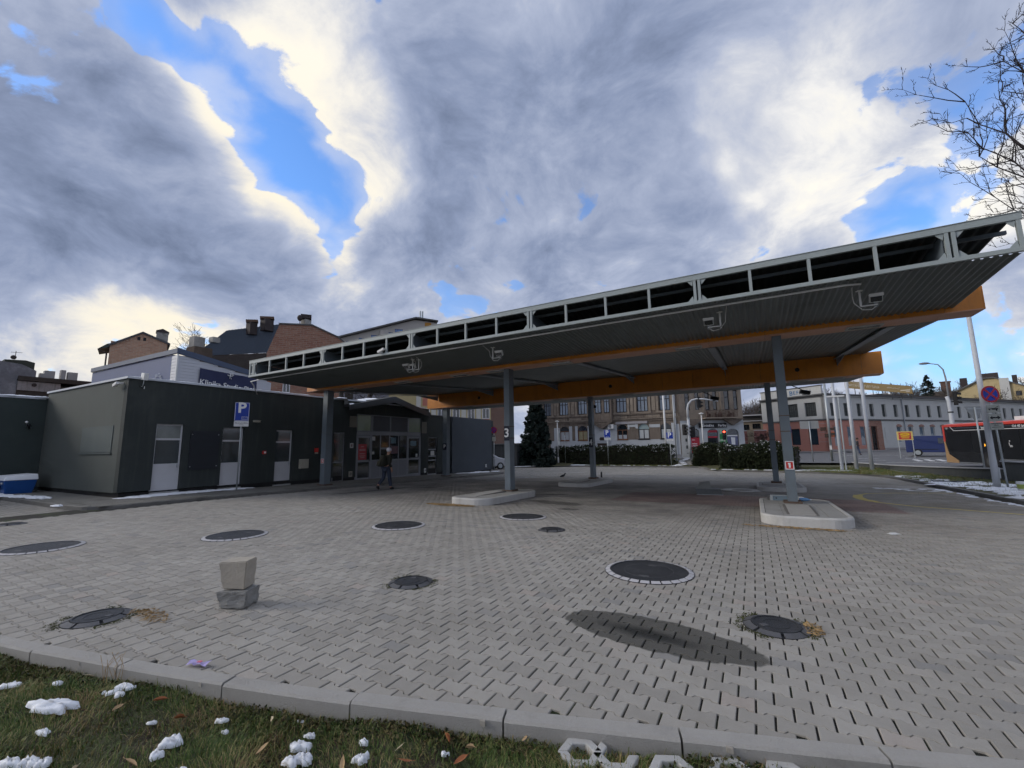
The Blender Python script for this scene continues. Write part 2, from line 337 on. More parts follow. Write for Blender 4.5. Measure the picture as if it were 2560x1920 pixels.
bx = np.linspace(-17, 6.4, 80); bt = np.linspace(0, 1, 30); BX, BT = np.meshgrid(bx, bt); BY0 = np.where(BX < -9.4, -8., kin(BX)-.03); BY = BY0+(VEND-BY0)*BT; i_ = np.arange(BX.size).reshape(BX.shape)
paving = npmesh('paving', np.stack([BX, BY, zg(BY)-.014], -1).reshape(-1, 3), [np.stack([i_[:-1, :-1], i_[:-1, 1:], i_[1:, 1:], i_[1:, :-1]], -1).reshape(-1, 4)], bedm, None, True); paving['kind'] = 'structure'
def farz(X, Y): return zg(Y)-.002
sheet('paving_far', np.linspace(-22.5, 6.4, 30), np.linspace(VEND, 40., 16), farz, pavfar, None, paving)
# one paver outline (straight ends, waisted long sides) with a chamfer ring
XO = np.array([-.0940, -.061, -.043, .043, .061, .0940]); YT = np.array([.0783, .0783, .0553, .0553, .0783, .0783])
out = np.concatenate([np.c_[XO, -YT], np.c_[XO[::-1], YT[::-1]]])
inn = out*np.array([(.0940-.004)/.0940, 1.])-np.sign(out)*np.array([0, .0035])
def paver_arrays(C, dz, rot):
    n = len(C); k = 12
    ring0 = out[None]+0*C[:, None, :2]; ring1 = inn[None]+0*C[:, None, :2]
    def place(r, z):
        c, s = np.cos(rot)[:, None], np.sin(rot)[:, None]
        x = r[..., 0]*c-r[..., 1]*s+C[:, None, 0]; y = r[..., 0]*s+r[..., 1]*c+C[:, None, 1]
        return np.stack([x, y, zg(y)+dz[:, None]+z], -1)
    V = np.concatenate([place(ring0, -.03), place(ring0, -.0045), place(ring1, 0.)], 1)      # n,36,3
    b = (np.arange(n)*36)[:, None, None]; i = np.arange(k); j = (i+1) % k
    q = np.concatenate([np.stack([i, j, j+12, i+12], -1), np.stack([i+12, j+12, j+24, i+24], -1)])
    F4 = (b+q[None]).reshape(-1, 4); F12 = (b[:, :, 0]+np.arange(24, 36)[None]).reshape(-1, 12)
    return V.reshape(-1, 3), F4, F12
ii, jj = np.meshgrid(np.arange(-180, 70), np.arange(-30, 155))
ok = (ii+jj) % 2 == 0
cx = LU+ii[ok]*PU_/2+PU_/2; cy = LV+jj[ok]*PV_
keep = (cx > -15.75) & (cx < 6.15) & (cy > kin(cx)-.04) & (cy < VEND)
# only where the lot is (left end stops at the side pavement)
keep &= (cx > -14.2) | (cy > .5)
C = np.c_[cx, cy][keep]
px = (C-0)@np.array([[.8752, -.47695], [.48353, .86756]])      # right / forward
vis = (px[:, 1] > .8) & (np.abs(px[:, 0]) < px[:, 1]*1.32+.7)
C = C[vis]
dist = np.hypot(C[:, 0], C[:, 1]); order = np.argsort(dist); C = C[order]; px = px[vis][order]
inframe = (np.abs(px[:, 0]) < px[:, 1]*1.17)
near = np.zeros(len(C), bool); near[np.nonzero(inframe)[0][:300]] = True
dz = rng.normal(0, .0013, len(C)); rot = rng.normal(0, .008, len(C))
V, F4, F12 = paver_arrays(C[~near], dz[~near], rot[~near])
o = npmesh('paver_field', V, [F4, F12], pavm, paving); o['kind'] = 'stuff'
V, F4, F12 = paver_arrays(np.array([[0., -2.]]), np.array([0.]), np.array([0.]))   # flat spot of the lot
V = V-np.array([0, -2., 0]); V[:, 2] -= V[:, 2].max()
p0 = npmesh('paver', V, [F4, F12], pav1, paving); first = True
for c, a, r_ in zip(C[near], dz[near], rot[near]):
    q = p0 if first else p0.copy()
    if not first: COL.objects.link(q)
    first = False; q.location = (c[0], c[1], gz(c[1])+a); q.rotation_euler = (rng.normal(0, .004), rng.normal(0, .004), r_)
# ------------------------------------------------------------------ near kerb, left pavement, right kerb
kerb_m = mm('kerb_concrete', (.36, .345, .32), .92, .12, 4., 70., bump=.7, bscale=120., dirt=.45, dirtcol=(.17, .16, .14), dscale=2.)
def offset_line(P, d):
    P = np.array(P, float); t = np.gradient(P, axis=0); t /= np.linalg.norm(t, axis=1)[:, None]; return P+np.c_[t[:, 1], -t[:, 0]]*d
def resample(P, step):
    P = np.array(P, float); s = np.r_[0, np.cumsum(np.linalg.norm(np.diff(P, axis=0), axis=1))]
    q = np.arange(0, s[-1], step); return np.c_[[np.interp(q, s, P[:, i]) for i in range(P.shape[1])]].T
def kerb_stones(name, P, width, L, ztop, zbot, m, side=1, gap=.007, limit=300, jitter=.004, label=None, cat='kerb', stone='kerb_stone'):
    """a kerb of single stones laid along P; the lot side is P itself"""
    root = thing(name, label, cat, (P[0][0], P[0][1], 0)) if label else None
    Q = resample(P, .05); n = max(2, int(round(L/.05))); k = 0
    for a in range(0, len(Q)-2, n):
        seg = Q[a:min(a+n, len(Q)-1)+1]
        if len(seg) < 3: break
        idx = np.unique(np.r_[np.arange(0, len(seg), 4), len(seg)-1]); seg = seg[idx]
        t = seg[-1]-seg[0]; t /= np.linalg.norm(t); seg = seg.copy(); seg[0] += t*gap/2; seg[-1] -= t*gap/2
        o = offset_line(seg, width*side); dzz = rng.normal(0, jitter); ch = .014
        i1 = offset_line(seg, ch*side); o1 = offset_line(seg, (width-ch)*side)
        b = MB(); vs = []
        for (p, p1, q1, q) in zip(seg, i1, o1, o):
            zt = ztop(*p)+dzz; zb = zbot(*p)
            vs += [(p[0], p[1], zb), (p[0], p[1], zt-ch), (p1[0], p1[1], zt), (q1[0], q1[1], zt), (q[0], q[1], zt-ch), (q[0], q[1], zb)]
        fs = [(6*i+j, 6*i+j+1, 6*i+j+7, 6*i+j+6) for i in range(len(seg)-1) for j in range(5)]
        fs += [(5, 4, 3, 2, 1, 0), tuple(6*(len(seg)-1)+j for j in range(6))]
        if side < 0: fs = [tuple(reversed(f)) for f in fs]
        b.add(vs, fs); b.build(stone, m, root, world=bool(label)); k += 1
    return root
kerb_stones('near_kerb', [p for p in KI if -9.4 < p[0] < 5], .125, .98, lambda x, y: .010, lambda x, y: -.3, kerb_m, 1, label='curved line of pale concrete kerb stones between the grass and the paved lot', gap=.012)
# right-hand kerb, then the far one
RK = [(6.25, 9.), (6.28, 14.), (6.3, 20.), (6.42, 26.), (6.45, 29.5), (6.2, 31.6), (5.5, 33.2), (3.6, 34.1), (1.2, 34.9), (-1.5, 35.1), (-2.7, 35.5), (-3.3, 36.6), (-3.6, 38.3), (-4.2, 39.6), (-6., 39.75), (-9., 39.8), (-13., 39.8), (-16.5, 39.2), (-18.5, 37.2), (-20.5, 36.4), (-23, 36.)]
wetkerb = mm('wet_kerb_concrete', (.15, .145, .135), .7, .2, 3., 40., bump=.5, dirt=.5, dirtcol=(.05, .048, .042))
kerb_stones('far_kerb', RK, .15, 1.0, lambda x, y: gz(y)+.11, lambda x, y: gz(y)-.4, wetkerb, 1, label='dark damp kerb round the right and far side of the lot')
# pavement in front of the dark building
SW = [(-23.5, 5.05), (-17.6, 5.05), (-16.6, 5.15), (-16.05, 5.7), (-15.95, 6.6), (-15.9, 9.4), (-15.82, 11.4), (-15.78, 14.), (-15.75, 19.), (-15.7, 25.5), (-15.9, 27.5), (-16.8, 29.0), (-19., 29.6)]
kerb_stones('pavement_kerb', SW, .12, 1.0, lambda x, y: gz(y)+.10, lambda x, y: gz(y)-.3, wetkerb, -1, label='low dark kerb along the pavement of the dark station building')
sl = mm('pavement_slabs', (.17, .165, .15), .85, .2, 1.5, 30., bump=.4, dirt=.6, dirtcol=(.07, .068, .055), dscale=.9)
swp = [(-26.4, 5.17)]+[(p[0]-.10 if p[1] > 5.6 else p[0], p[1]+(.10 if p[1] <= 5.6 else 0)) for p in SW[1:]]+[(-19., 31.), (-26.4, 31.)]
b = MB(); b.prism(swp, lambda x, y: gz(y)-.3, lambda x, y: gz(y)+.095); o = b.build('pavement', sl); o['kind'] = 'structure'
# rows of pavers on the pavement near its rounded corner
b = MB()
for i in range(22):
    for j in range(14):
        x = -18.7+.12*i+(.03 if j % 2 else 0); y = 5.35+.21*j
        if x < -16.2 and not (y > 6.6 and x < -18.2): b.box(x, x+.113, y, y+.203, gz(y)+.08, gz(y)+.101+rng.normal(0, .0015))
pb = b.build('paver_field', sl, o); pb['kind'] = 'stuff'
asph = mm('asphalt', (.135, .135, .14), .85, .16, .8, 60., bump=.5, bscale=150., dirt=.4, dirtcol=(.20, .20, .20), dscale=.25)
o = sheet('yard', np.linspace(-40, -15.5, 20), np.linspace(-12, 6, 16), lambda X, Y: zg(Y)-.03, pavfar)
# ------------------------------------------------------------------ canopy
zt = lambda u: .008*(u+6.)
orange = mm('orange_panel', (.60, .215, .018), .42, .10, 1.2, 30., spec=.5, dirt=.35, dirtcol=(.30, .10, .02), dscale=1.6, streak=.25)
orange_u = mm('orange_panel_pale', (.60, .31, .19), .45, .12, 1.2, 30., spec=.5, dirt=.3, dirtcol=(.33, .13, .06), dscale=1.2)  # paler salmon tone for the undersides of the beams
corr = mm('corrugated_sheet', (.145, .165, .16), .42, .16, 1.3, 18., spec=.55, dirt=.4, dirtcol=(.08, .085, .075), dscale=1.1, metal=.25)
fascia_m = mm('pale_steel_frame', (.32, .36, .36), .45, .10, 2.2, 30., dirt=.35, dirtcol=(.27, .27, .25), dscale=2.2)
steel_m = mm('grey_painted_steel', (.15, .18, .205), .45, .10, 2., 30., dirt=.3, dirtcol=(.09, .095, .09), dscale=1.4)
dark_in = mm('dark_sheet', (.05, .055, .055), .6, .2)
canopy = thing('canopy', 'big fuel station canopy with orange beams, open pale steel fascia frame and grey corrugated soffit', 'canopy', (-6.8, 17., 0))
def P(b, name, m, parent=canopy, **kw): return b.build(name, m, parent, world=True, **kw)
UL, UR = -17.5, 4.15
def T3(u, v, z): return (u, v, z+zt(u))
def tbox(b, u0, u1, v0, v1, z0, z1):
    vs = [T3(u, v, z) for z in (z0, z1) for u, v in ((u0, v0), (u1, v0), (u1, v1), (u0, v1))]
    return b.add(vs, [(0, 3, 2, 1), (4, 5, 6, 7), (0, 1, 5, 4), (1, 2, 6, 5), (2, 3, 7, 6), (3, 0, 4, 7)])
def panels(v0, v1, z0, z1, name):
    """orange cladding in separate panels about 1.37 m long, with open joints"""
    core = MB(); tbox(core, -17.9, 4.5, v0+.03, v1-.03, z0+.03, z1-.03); P(core, 'beam_core', dark_in)
    e = np.r_[-18.0, np.arange(-17.3, 4.2, 1.368), 3.98, 4.62]; e = np.unique(np.round(e, 3)); e = e[(np.r_[9, np.diff(e)] > .3)]
    for a, c in zip(e[:-1], e[1:]):
        for nm, m, bx in ((name, orange, (v0, v0+.02, z0+.021, z1)), (name, orange, (v1-.02, v1, z0+.021, z1)), ('underside_panel', orange_u, (v0, v1, z0, z0+.018))):
            b = MB(); tbox(b, a+.004, c-.004, *bx); P(b, nm, m)
    for u0, u1 in ((-18.02, -18.0), (4.62, 4.64)):
        b = MB(); tbox(b, u0, u1, v0, v1, z0, z1); P(b, 'end_panel', orange)
panels(12.95, 13.65, 4.32, 4.84, 'beam_panel')
panels(21.55, 22.25, 4.10, 4.985, 'beam_panel')
def corrugate(name, u0, u1, v0, z0, v1, z1, m, pitch=.115, amp=.016, parent=canopy, rows=2):
    n = int((u1-u0)/pitch*6); u = np.linspace(u0, u1, n+1); h = np.clip(1.6*np.sin(2*PI*u/pitch), -1, 1)*amp
    vs = []
    for k in range(rows):
        f = k/(rows-1)
        vs.append(np.stack([u, np.full_like(u, v0+(v1-v0)*f), z0+(z1-z0)*f+h+zt(u)], -1))
    v = np.concatenate(vs); i = np.arange(n)
    F = np.concatenate([np.stack([k*(n+1)+i, k*(n+1)+i+1, (k+1)*(n+1)+i+1, (k+1)*(n+1)+i], -1) for k in range(rows-1)])
    v = v-np.array(parent.location); return npmesh(name, v, [F], m, parent, True)
corrugate('front_soffit', UL, UR, 10.03, 4.575, 12.95, 4.44, corr)
corrugate('ceiling_sheet', UL, UR, 13.66, 4.40, 21.56, 4.955, corr)
corrugate('rear_soffit', UL, UR, 22.26, 4.11, 25.2, 4.28, corr)
corrugate('roof_sheet', UL, UR, 9.98, 5.235, 14.2, 4.90, dark_in, .18, .02)
corrugate('roof_sheet', UL, UR, 14.2, 4.90, 21.9, 5.06, dark_in, .18, .02)
corrugate('roof_sheet', UL, UR, 21.9, 4.95, 25.25, 5.10, dark_in, .18, .02)
for u0, u1 in ((UR, UR+.05), (UL-.05, UL)):
    b = MB(); tbox(b, u0, u1, 13.66, 21.54, 4.55, 5.06)
    b2 = b.v[-8:]
    for i, q in enumerate(b2):                                     # verge trim follows the ceiling
        zc = 4.38 if q[1] < 15 else 4.97
        b.v[len(b.v)-8+i] = (q[0], q[1], (zc if i < 4 else zc+.10 if q[1] > 15 else 4.9)+zt(q[0]))
    P(b, 'verge_trim', fascia_m)
# open fascia frames (front and rear): rails, posts in pairs every 4.1 m, gussets
def fascia(v, zb, ztp, sgn):
    w = .07
    b = MB(); tbox(b, UL-.02, UR+.02, v-w/2, v+w/2, zb, zb+.075); P(b, 'bottom_rail', fascia_m)
    b = MB(); tbox(b, UL-.02, UR+.02, v-w/2, v+w/2, ztp-.115, ztp); P(b, 'top_rail', fascia_m)
    b = MB(); tbox(b, UL-.02, UR+.02, v-w/2-.012, v+w/2+.01, ztp+.004, ztp+.016); P(b, 'top_flashing', fascia_m)
    joints = [3.28-4.1*k for k in range(6)]
    us = []
    for j in joints: us += [(j-.045, True), (j+.045, True)]
    for j in joints:
        for k in (1, 2, 3):
            if UL < j-1.025*k < UR: us.append((j-1.025*k, False))
    us += [(UL+.03, False), (UR-.03, False)]
    for u, dbl in us:
        if not UL < u < UR: continue
        b = MB(); tbox(b, u-.028, u+.028, v-w/2+.006, v+w/2-.006, zb+.075, ztp-.115); P(b, 'fascia_post', fascia_m)
    b = MB(); z0, z1 = zb+.075, ztp-.115
    for j in joints+[UL+.06, UR-.06]:
        for s_ in (-1, 1):
            u = j+s_*(.073 if j in joints else 0)
            if j == UL+.06 and s_ < 0 or j == UR-.06 and s_ > 0: continue
            if not UL < u < UR: continue
            for zz_, dz_ in ((z0, .12), (z1, -.12)):
                poly = [T3(u, v-.012, zz_), T3(u+s_*.12, v-.012, zz_), T3(u+s_*.1, v-.012, zz_+dz_*.25), T3(u+s_*.02, v-.012, zz_+dz_)]
                b = MB(); b.extr(poly, (0, 0, 0), (0, .01*sgn+.004, 0)); P(b, 'gusset', fascia_m)
fascia(9.98, 4.57, 5.23, 1); fascia(25.28, 4.27, 4.93, -1)
for vv, zz_ in ((10.45, 5.10), (11.6, 5.0)):
    b = MB(); tbox(b, UL, UR, vv-.03, vv+.03, zz_-.045, zz_+.02); P(b, 'purlin', steel_m)
b = MB(); tbox(b, UL, UR, 24.4, 24.46, 4.9, 4.97); P(b, 'purlin', steel_m)
for k in range(6):                                                  # rafters: I-beams from front to rear
    u = 3.2-4.07*k
    b = MB()
    tbox(b, u-.008, u+.008, 13.66, 21.54, 4.30, 4.92)
    n = len(b.v)
    for i in range(n-8, n):
        q = b.v[i]; lo = i-(n-8) < 4; zc = 4.345 if q[1] < 15 else 4.86
        b.v[i] = (q[0], q[1], (zc+.01 if lo else (4.385 if q[1] < 15 else 4.975))+zt(u))
    vs = [T3(u+s_*.10, v, z) for v, z in ((13.66, 4.30), (21.54, 4.825)) for s_, z in ((-1, z), (1, z), (1, z+.012), (-1, z+.012))]
    b.add(vs, [(0, 1, 2, 3), (7, 6, 5, 4), (0, 4, 5, 1), (1, 5, 6, 2), (2, 6, 7, 3), (3, 7, 4, 0)])
    b.extr([T3(u, 21.52, 4.84), T3(u, 19.3, 4.71), T3(u, 21.52, 4.55)], (-.006, 0, 0), (.006, 0, 0))
    P(b, 'rafter', mm('rafter_steel', (.27, .30, .33), .45, .10, 2., 30., dirt=.3))
    b = MB()                                                        # brackets carrying the front wing
    b.extr([T3(u, 10.05, 4.62), T3(u, 12.93, 4.47), T3(u, 12.93, 4.86), T3(u, 10.05, 5.12)], (-.006, 0, 0), (.006, 0, 0)); P(b, 'wing_bracket', steel_m)
# columns
for u, v in ((-16.93, 13.3), (-7.45, 13.3), (.74, 13.3), (-16.77, 21.9), (-7.35, 21.9), (.70, 21.9)):
    zb = gz(v)+.02; ztp = (4.34 if v < 15 else 4.12)+zt(u); hw, hd = .105, .165
    if u < -10: hw, hd = .15, .165
    b = MB(); b.box(u-hw, u+hw, v-hd, v-hd+.016, zb, ztp).box(u-hw, u+hw, v+hd-.016, v+hd, zb, ztp).box(u-hw+.004, u+hw-.004, v-hd+.016, v+hd-.016, zb, ztp)
    col_ = P(b, 'column', steel_m)
    b = MB()
    if u > -10:
        for dz_ in (1.95, 2.35): b.box(u-hw-.006, u+hw+.006, v-hd-.006, v+hd+.006, zb+dz_, zb+dz_+.022)
    b.box(u-hw-.09, u+hw+.09, v-hd-.06, v+hd+.06, zb-.03, zb+(.215 if u > -10 else .13))
    P(b, 'base_plate', mm('rusty_steel', (.12, .085, .065), .8, .3, 6., 40.), col_)
# recessed lamps under both beams, round openings in the rear beam
lampm = mm('lamp_housing', (.46, .45, .42), .5, .1); lens = glass_mat('lamp_lens', (.11, .12, .12), .25)
for v0, z0, us in ((13.3, 4.32, (-15.6, -12.4, -9.56, -7.93, -5.42, -1.44, 2.6)), (21.9, 4.10, (-15, -11.2, -9.2, -5.4, -3.2, 1.9, 3.1))):
    for u in us:
        root = MB(); w, d_ = .36, .17
        for a0, a1, c0, c1 in ((-w, w, -d_, -d_+.035), (-w, w, d_-.035, d_), (-w, -w+.045, -d_+.035, d_-.035), (w-.045, w, -d_+.035, d_-.035)):
            tbox(root, u+a0, u+a1, v0+c0, v0+c1, z0-.03, z0-.002)
        fr = P(root, 'lamp_frame', lampm)
        b = MB(); tbox(b, u-w+.05, u+w-.05, v0-d_+.04, v0+d_-.04, z0-.012, z0-.003); P(b, 'lamp_lens', lens, fr)
for u in (1.84, -6.15, -14.1):
    b = MB(); b.tube([T3(u, 21.535, 4.53), T3(u, 21.56, 4.53)], .085, 20); P(b, 'speaker_hole', black)
# conduit along the soffit
b = MB(); b.tube([T3(-18.9, 11.2, 4.02), T3(-18.5, 10.75, 4.42), T3(-18.2, 10.45, 4.52), T3(-17.4, 10.35, 4.525), T3(-8, 10.28, 4.53), T3(1.8, 10.2, 4.535), T3(2.05, 10.28, 4.535)], .022, 8); P(b, 'conduit', white, smooth=True)
# floodlights hung under the soffit
def floodlight(u, v, ang, label, side=1):
    t = thing('floodlight', label, 'floodlight', (u, v, 4.57+(10-v)*.045+zt(u)), 0, 'floodlights under the canopy soffit')
    wp = mm('floodlight_white', (.66, .66, .64), .45, .08, dirt=.3, dirtcol=(.4, .38, .33))
    b = MB(); b.box(-.06, .06, -.04, .04, -.012, .004); b.build('ceiling_plate', wp, t)
    b = MB(); b.bar((0, 0, -.01), (0, 0, -.33), .035, .02, (0, 1, 0)).bar((-.0*side, 0, -.33), (.26*side, 0, -.33), .03, .02); b.build('bracket', wp, t)
    b = MB(); M_ = Matrix.Translation((.24*side, 0, -.25)) @ Matrix.Rotation(ang, 4, 'X')
    b.box(-.10, .10, -.045, .045, -.03, .125); b.box(-.115, .115, -.06, -.045, .09, .15); b.build('lamp_body', wp, t, xf=M_)
    b = MB(); b.box(-.09, .09, -.052, -.046, -.02, .085); b.build('lamp_glass', glass, t, xf=M_)
    b = MB(); b.box(-.035, .035, -.03, .03, -.12, -.032); b.build('driver_box', mm('mid_grey_paint', (.22, .23, .23), .5, .1), t, xf=M_)
    b = MB(); b.tube([(.24*side, 0, -.36), (.16*side, .01, -.42), (.02*side, .01, -.40), (-.10*side, .01, -.25), (-.12*side, .0, -.10), (-.16*side, -.3, .02)], .007, 6); b.build('cable', white, t, smooth=True)
floodlight(2.1, 10.75, .3, 'white floodlight on the right end of the corrugated soffit, nearest the camera', 1)
floodlight(-.45, 10.75, .3, 'white floodlight on a hook bracket, second from the right under the soffit', -1)
floodlight(-6.6, 10.85, .5, 'white floodlight with slanted driver, alone in the middle of the soffit', 1)
floodlight(-9.55, 10.95, .5, 'right one of the close pair of white floodlights at the left of the soffit', -1)
floodlight(-9.72, 10.85, .5, 'left one of the close pair of white floodlights at the left of the soffit', -1)
t = thing('security_camera', 'small white security camera on the bottom rail of the canopy frame', 'camera', T3(-10.2, 9.93, 4.66), 0)
b = MB(); b.bar((-.12, -.05, .02), (.14, -.05, .10), .07, .07).box(-.02, .02, -.05, .03, -.02, .03); b.build('camera_body', white, t)
# plates on the columns
def plate(name, label, cat, loc, rz, w, h, m, txt, size, tm=lettering_white, border=None, sx=1.):
    t = thing(name, label, cat, loc, rz)
    b = MB(); b.box(-w/2, w/2, -.012, 0, -h/2, h/2); b.build('plate', m, t)
    if border:
        b = MB()
        for q in ((-w/2, w/2, -h/2, -h/2+.02), (-w/2, w/2, h/2-.02, h/2), (-w/2, -w/2+.02, -h/2+.02, h/2-.02), (w/2-.02, w/2, -h/2+.02, h/2-.02)): b.box(q[0], q[1], -.016, -.0125, q[2], q[3])
        b.build('border', border, t)
    if txt: text(txt, size, tm, t, (0, -.0145, 0), (R(90), 0, 0), bold=size*.02, sx=sx, depth=.002)
    return t
navy = mm('navy_plate', (.012, .016, .032), .4, .1); red = mm('red_plate', (.55, .035, .03), .45, .08)
plate('pump_number_sign', 'dark plate with a white number 3 on the middle front column', 'sign', (-7.45, 13.125, 2.04), 0, .205, .50, navy, '3', .42)
plate('pump_number_sign', 'dark plate with a white number 4 on the far middle column', 'sign', (-7.35, 21.725, 1.72), 0, .205, .50, navy, '4', .42, sx=.8)
plate('parking_plate', 'small dark plate with a white P on the grey column beyond the entrance', 'sign', (-16.76, 21.72, 1.62), 0, .29, .40, navy, 'P', .32)
t = plate('fire_alarm_sign', 'red sign with a white mark on the right front column', 'sign', (.74, 13.125, 1.02), 0, .19, .21, red, None, .1, border=lettering_white)
b = MB(); b.box(-.02, .025, -.016, -.0125, -.06, .06); b.box(-.03, -.02, -.016, -.0125, .02, .06); b.build('pictogram', lettering_white, t)
t = plate('fire_alarm_sign', 'red sign with a white mark low on the left front column by the dark wall', 'sign', (-16.93, 13.125, 1.06), 0, .19, .21, red, None, .1, border=lettering_white)
b = MB(); b.box(-.02, .025, -.016, -.0125, -.06, .06); b.build('pictogram', lettering_white, t)
# ------------------------------------------------------------------ kerbed islands under the columns
isl_side = mm('island_concrete', (.50, .49, .47), .85, .12, 3., 50., bump=.4, dirt=.4, dirtcol=(.25, .24, .21), streak=.3)
isl_top = mm('island_slabs', (.33, .325, .31), .88, .14, 2., 60., bump=.4, dirt=.35, dirtcol=(.19, .18, .16))
rib = mm('ribbed_cover', (.36, .35, .33), .8, .15, 4., 50., bump=.3)
def rrect(u0, u1, v0, v1, r, n=7):
    pts = []
    for cx_, cy_, a0 in ((u1-r, v1-r, 0), (u0+r, v1-r, 90), (u0+r, v0+r, 180), (u1-r, v0+r, 270)):
        for k in range(n+1): a = R(a0+90*k/n); pts.append((cx_+r*math.cos(a), cy_+r*math.sin(a)))
    return pts
def island(u, v0, v1, w, h, label, cover):
    t = thing('kerbed_island', label, 'traffic island', (u, (v0+v1)/2, 0), 0, 'kerbed islands under the canopy columns')
    B = lambda x, y: gz(y)-.02
    ro = rrect(u-w, u+w, v0, v1, .48); ri = rrect(u-w+.09, u+w-.09, v0+.09, v1-.09, .40)
    n = len(ro); zc = lambda y: gz(y)+h
    b = MB()
    vs = [(x, y, B(x, y)) for x, y in ro]+[(x, y, zc(y)-.03) for x, y in ro]+[(x*.985+u*.015, y*.985+(v0+v1)*.0075, zc(y)) for x, y in ro]+[(x, y, zc(y)) for x, y in ri]+[(x, y, zc(y)-.02) for x, y in ri]
    b.add(vs, [(k*n+i, k*n+(i+1) % n, (k+1)*n+(i+1) % n, (k+1)*n+i) for k in range(4) for i in range(n)])
    b.build('island_kerb', isl_side, t, world=True)
    b = MB(); b.prism(ri, lambda x, y: gz(y), lambda x, y: zc(y)-.014); b.build('island_bed', black, t, world=True)
    # slabs clipped to the island outline: rows across, two columns
    us = [u-w+.1, u-w+.42, u, u+w-.42, u+w-.1]; ny = max(3, int((v1-v0-.2)/.62)); ys = np.linspace(v0+.1, v1-.1, ny+1)
    inside = lambda x, y: True
    for i in range(4):
        for j in range(ny):
            a0, a1, c0, c1 = us[i]+.003, us[i+1]-.003, ys[j]+.003, ys[j+1]-.003
            poly = [(a0, c0), (a1, c0), (a1, c1), (a0, c1)]
            if j in (0, ny-1) and i in (0, 3):                         # rounded corners
                sx_ = a0 if i == 0 else a1; sy_ = c0 if j == 0 else c1; r_ = min(.28, (a1-a0)*.92)
                cxx = sx_+(r_ if i == 0 else -r_); cyy = sy_+(r_ if j == 0 else -r_)
                arc = [(cxx+r_*math.cos(R(90*k/4))*(-1 if i == 0 else 1), cyy+r_*math.sin(R(90*k/4))*(-1 if j == 0 else 1)) for k in range(5)]
                q = [p for p in poly if p != (sx_, sy_)]; far = [(a1 if i == 0 else a0, sy_), (a1 if i == 0 else a0, c1 if j == 0 else c0), (sx_, c1 if j == 0 else c0)]
                poly = [far[0], far[1], far[2]]+arc
                ar = sum(poly[k][0]*poly[(k+1) % len(poly)][1]-poly[(k+1) % len(poly)][0]*poly[k][1] for k in range(len(poly)))
                if ar < 0: poly = poly[::-1]
            b = MB(); dz_ = rng.normal(0, .002); b.prism(poly, lambda x, y: zc(y)-.03, lambda x, y: zc(y)-.004+dz_); b.build('slab', isl_top, t, world=True)
    for cu, cv, cw, cl in cover:
        b = MB(); z = zc(cv)+.004; b.box(cu-cw/2, cu+cw/2, cv-cl/2, cv+cl/2, z-.02, z+.008); pl_ = b.build('cover_plate', mm('cover_frame', (.16, .15, .14), .7, .2), t, world=True)
        b = MB(); m_ = int(cl/.045)
        for k in range(m_): b.box(cu-cw/2+.05, cu+cw/2-.05, cv-cl/2+.04+k*(cl-.08)/m_, cv-cl/2+.04+(k+.6)*(cl-.08)/m_, z+.009, z+.019)
        b.build('ribs', rib, pl_, world=True)
    return t
island(.80, 10.45, 14.6, .80, .19, 'pale kerbed island with a ribbed cover under the right front column', [(.76, 11.65, .56, 1.75), (.60, 14.1, .8, .5)])
island(-7.40, 10.55, 14.1, .70, .19, 'pale kerbed island under the middle front column, number 3', [(-7.62, 12.0, .5, 1.8)])
island(-7.10, 18.1, 22.3, .76, .16, 'far kerbed island under the number 4 column', [(-7.3, 19.6, .7, 1.2)])
island(.76, 19.1, 22.8, .80, .16, 'far right kerbed island half hidden behind the right front column', [(.55, 20.9, .8, .8)])
# ------------------------------------------------------------------ dark station building
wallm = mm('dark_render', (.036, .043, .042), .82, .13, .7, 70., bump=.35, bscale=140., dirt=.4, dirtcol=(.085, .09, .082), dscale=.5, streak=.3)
sidem = mm('lit_side_render', (.088, .098, .090), .85, .13, .7, 70., bump=.35, bscale=140., dirt=.5, dirtcol=(.075, .09, .085), dscale=.45, streak=.35)  # lighter copy of the wall render, sky light on this side painted in
plinth_m = mm('black_plinth', (.022, .022, .022), .8, .3)
capm = mm('pale_flashing', (.52, .55, .60), .45, .07, dirt=.2, dirtcol=(.3, .3, .3))
pvc = mm('white_plastic_frame', (.56, .56, .58), .45, .05, dirt=.25, dirtcol=(.36, .36, .36))
pvcd = mm('grey_plastic_frame', (.25, .26, .28), .45, .08, dirt=.3, dirtcol=(.16, .16, .17))
infill = mm('charcoal_panel', (.07, .075, .085), .55, .12)
station = thing('station_building', 'single-storey dark grey station building with white doors and a gabled glazed entrance', 'building', (-22.6, 18., 0))
def SB(b, name, m, parent=station, **kw): return b.build(name, m, parent, world=True, **kw)
FU = -18.8; TOP = 4.12
OPEN = [(7.56, 8.43, .0, 2.59), (9.83, 10.67, -.05, 2.51), (12.10, 12.91, -.1, 2.47), (15.20, 15.89, -.12, 2.43), (16.64, 21.92, -.2, 3.46), (22.64, 23.55, -.22, 2.24)]
b = MB(); v = 6.62
for v0, v1, z0, z1 in OPEN:
    b.box(FU-.28, FU, v, v0, gz(v)+.24, TOP if v < 22 else 3.7)
    b.box(FU-.28, FU, v0, v1, z1, TOP if v0 < 22 else 3.7); v = v1
b.box(FU-.28, FU, v, 25.03, gz(v)+.24, 3.7)
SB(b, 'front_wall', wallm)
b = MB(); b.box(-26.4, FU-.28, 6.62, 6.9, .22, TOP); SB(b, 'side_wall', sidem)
b = MB(); b.box(-26.4, FU-.29, 31., 31.3, -.3, 3.7).box(-26.7, -26.4, 6.62, 31.3, -.3, 3.9); SB(b, 'rear_wall', wallm)
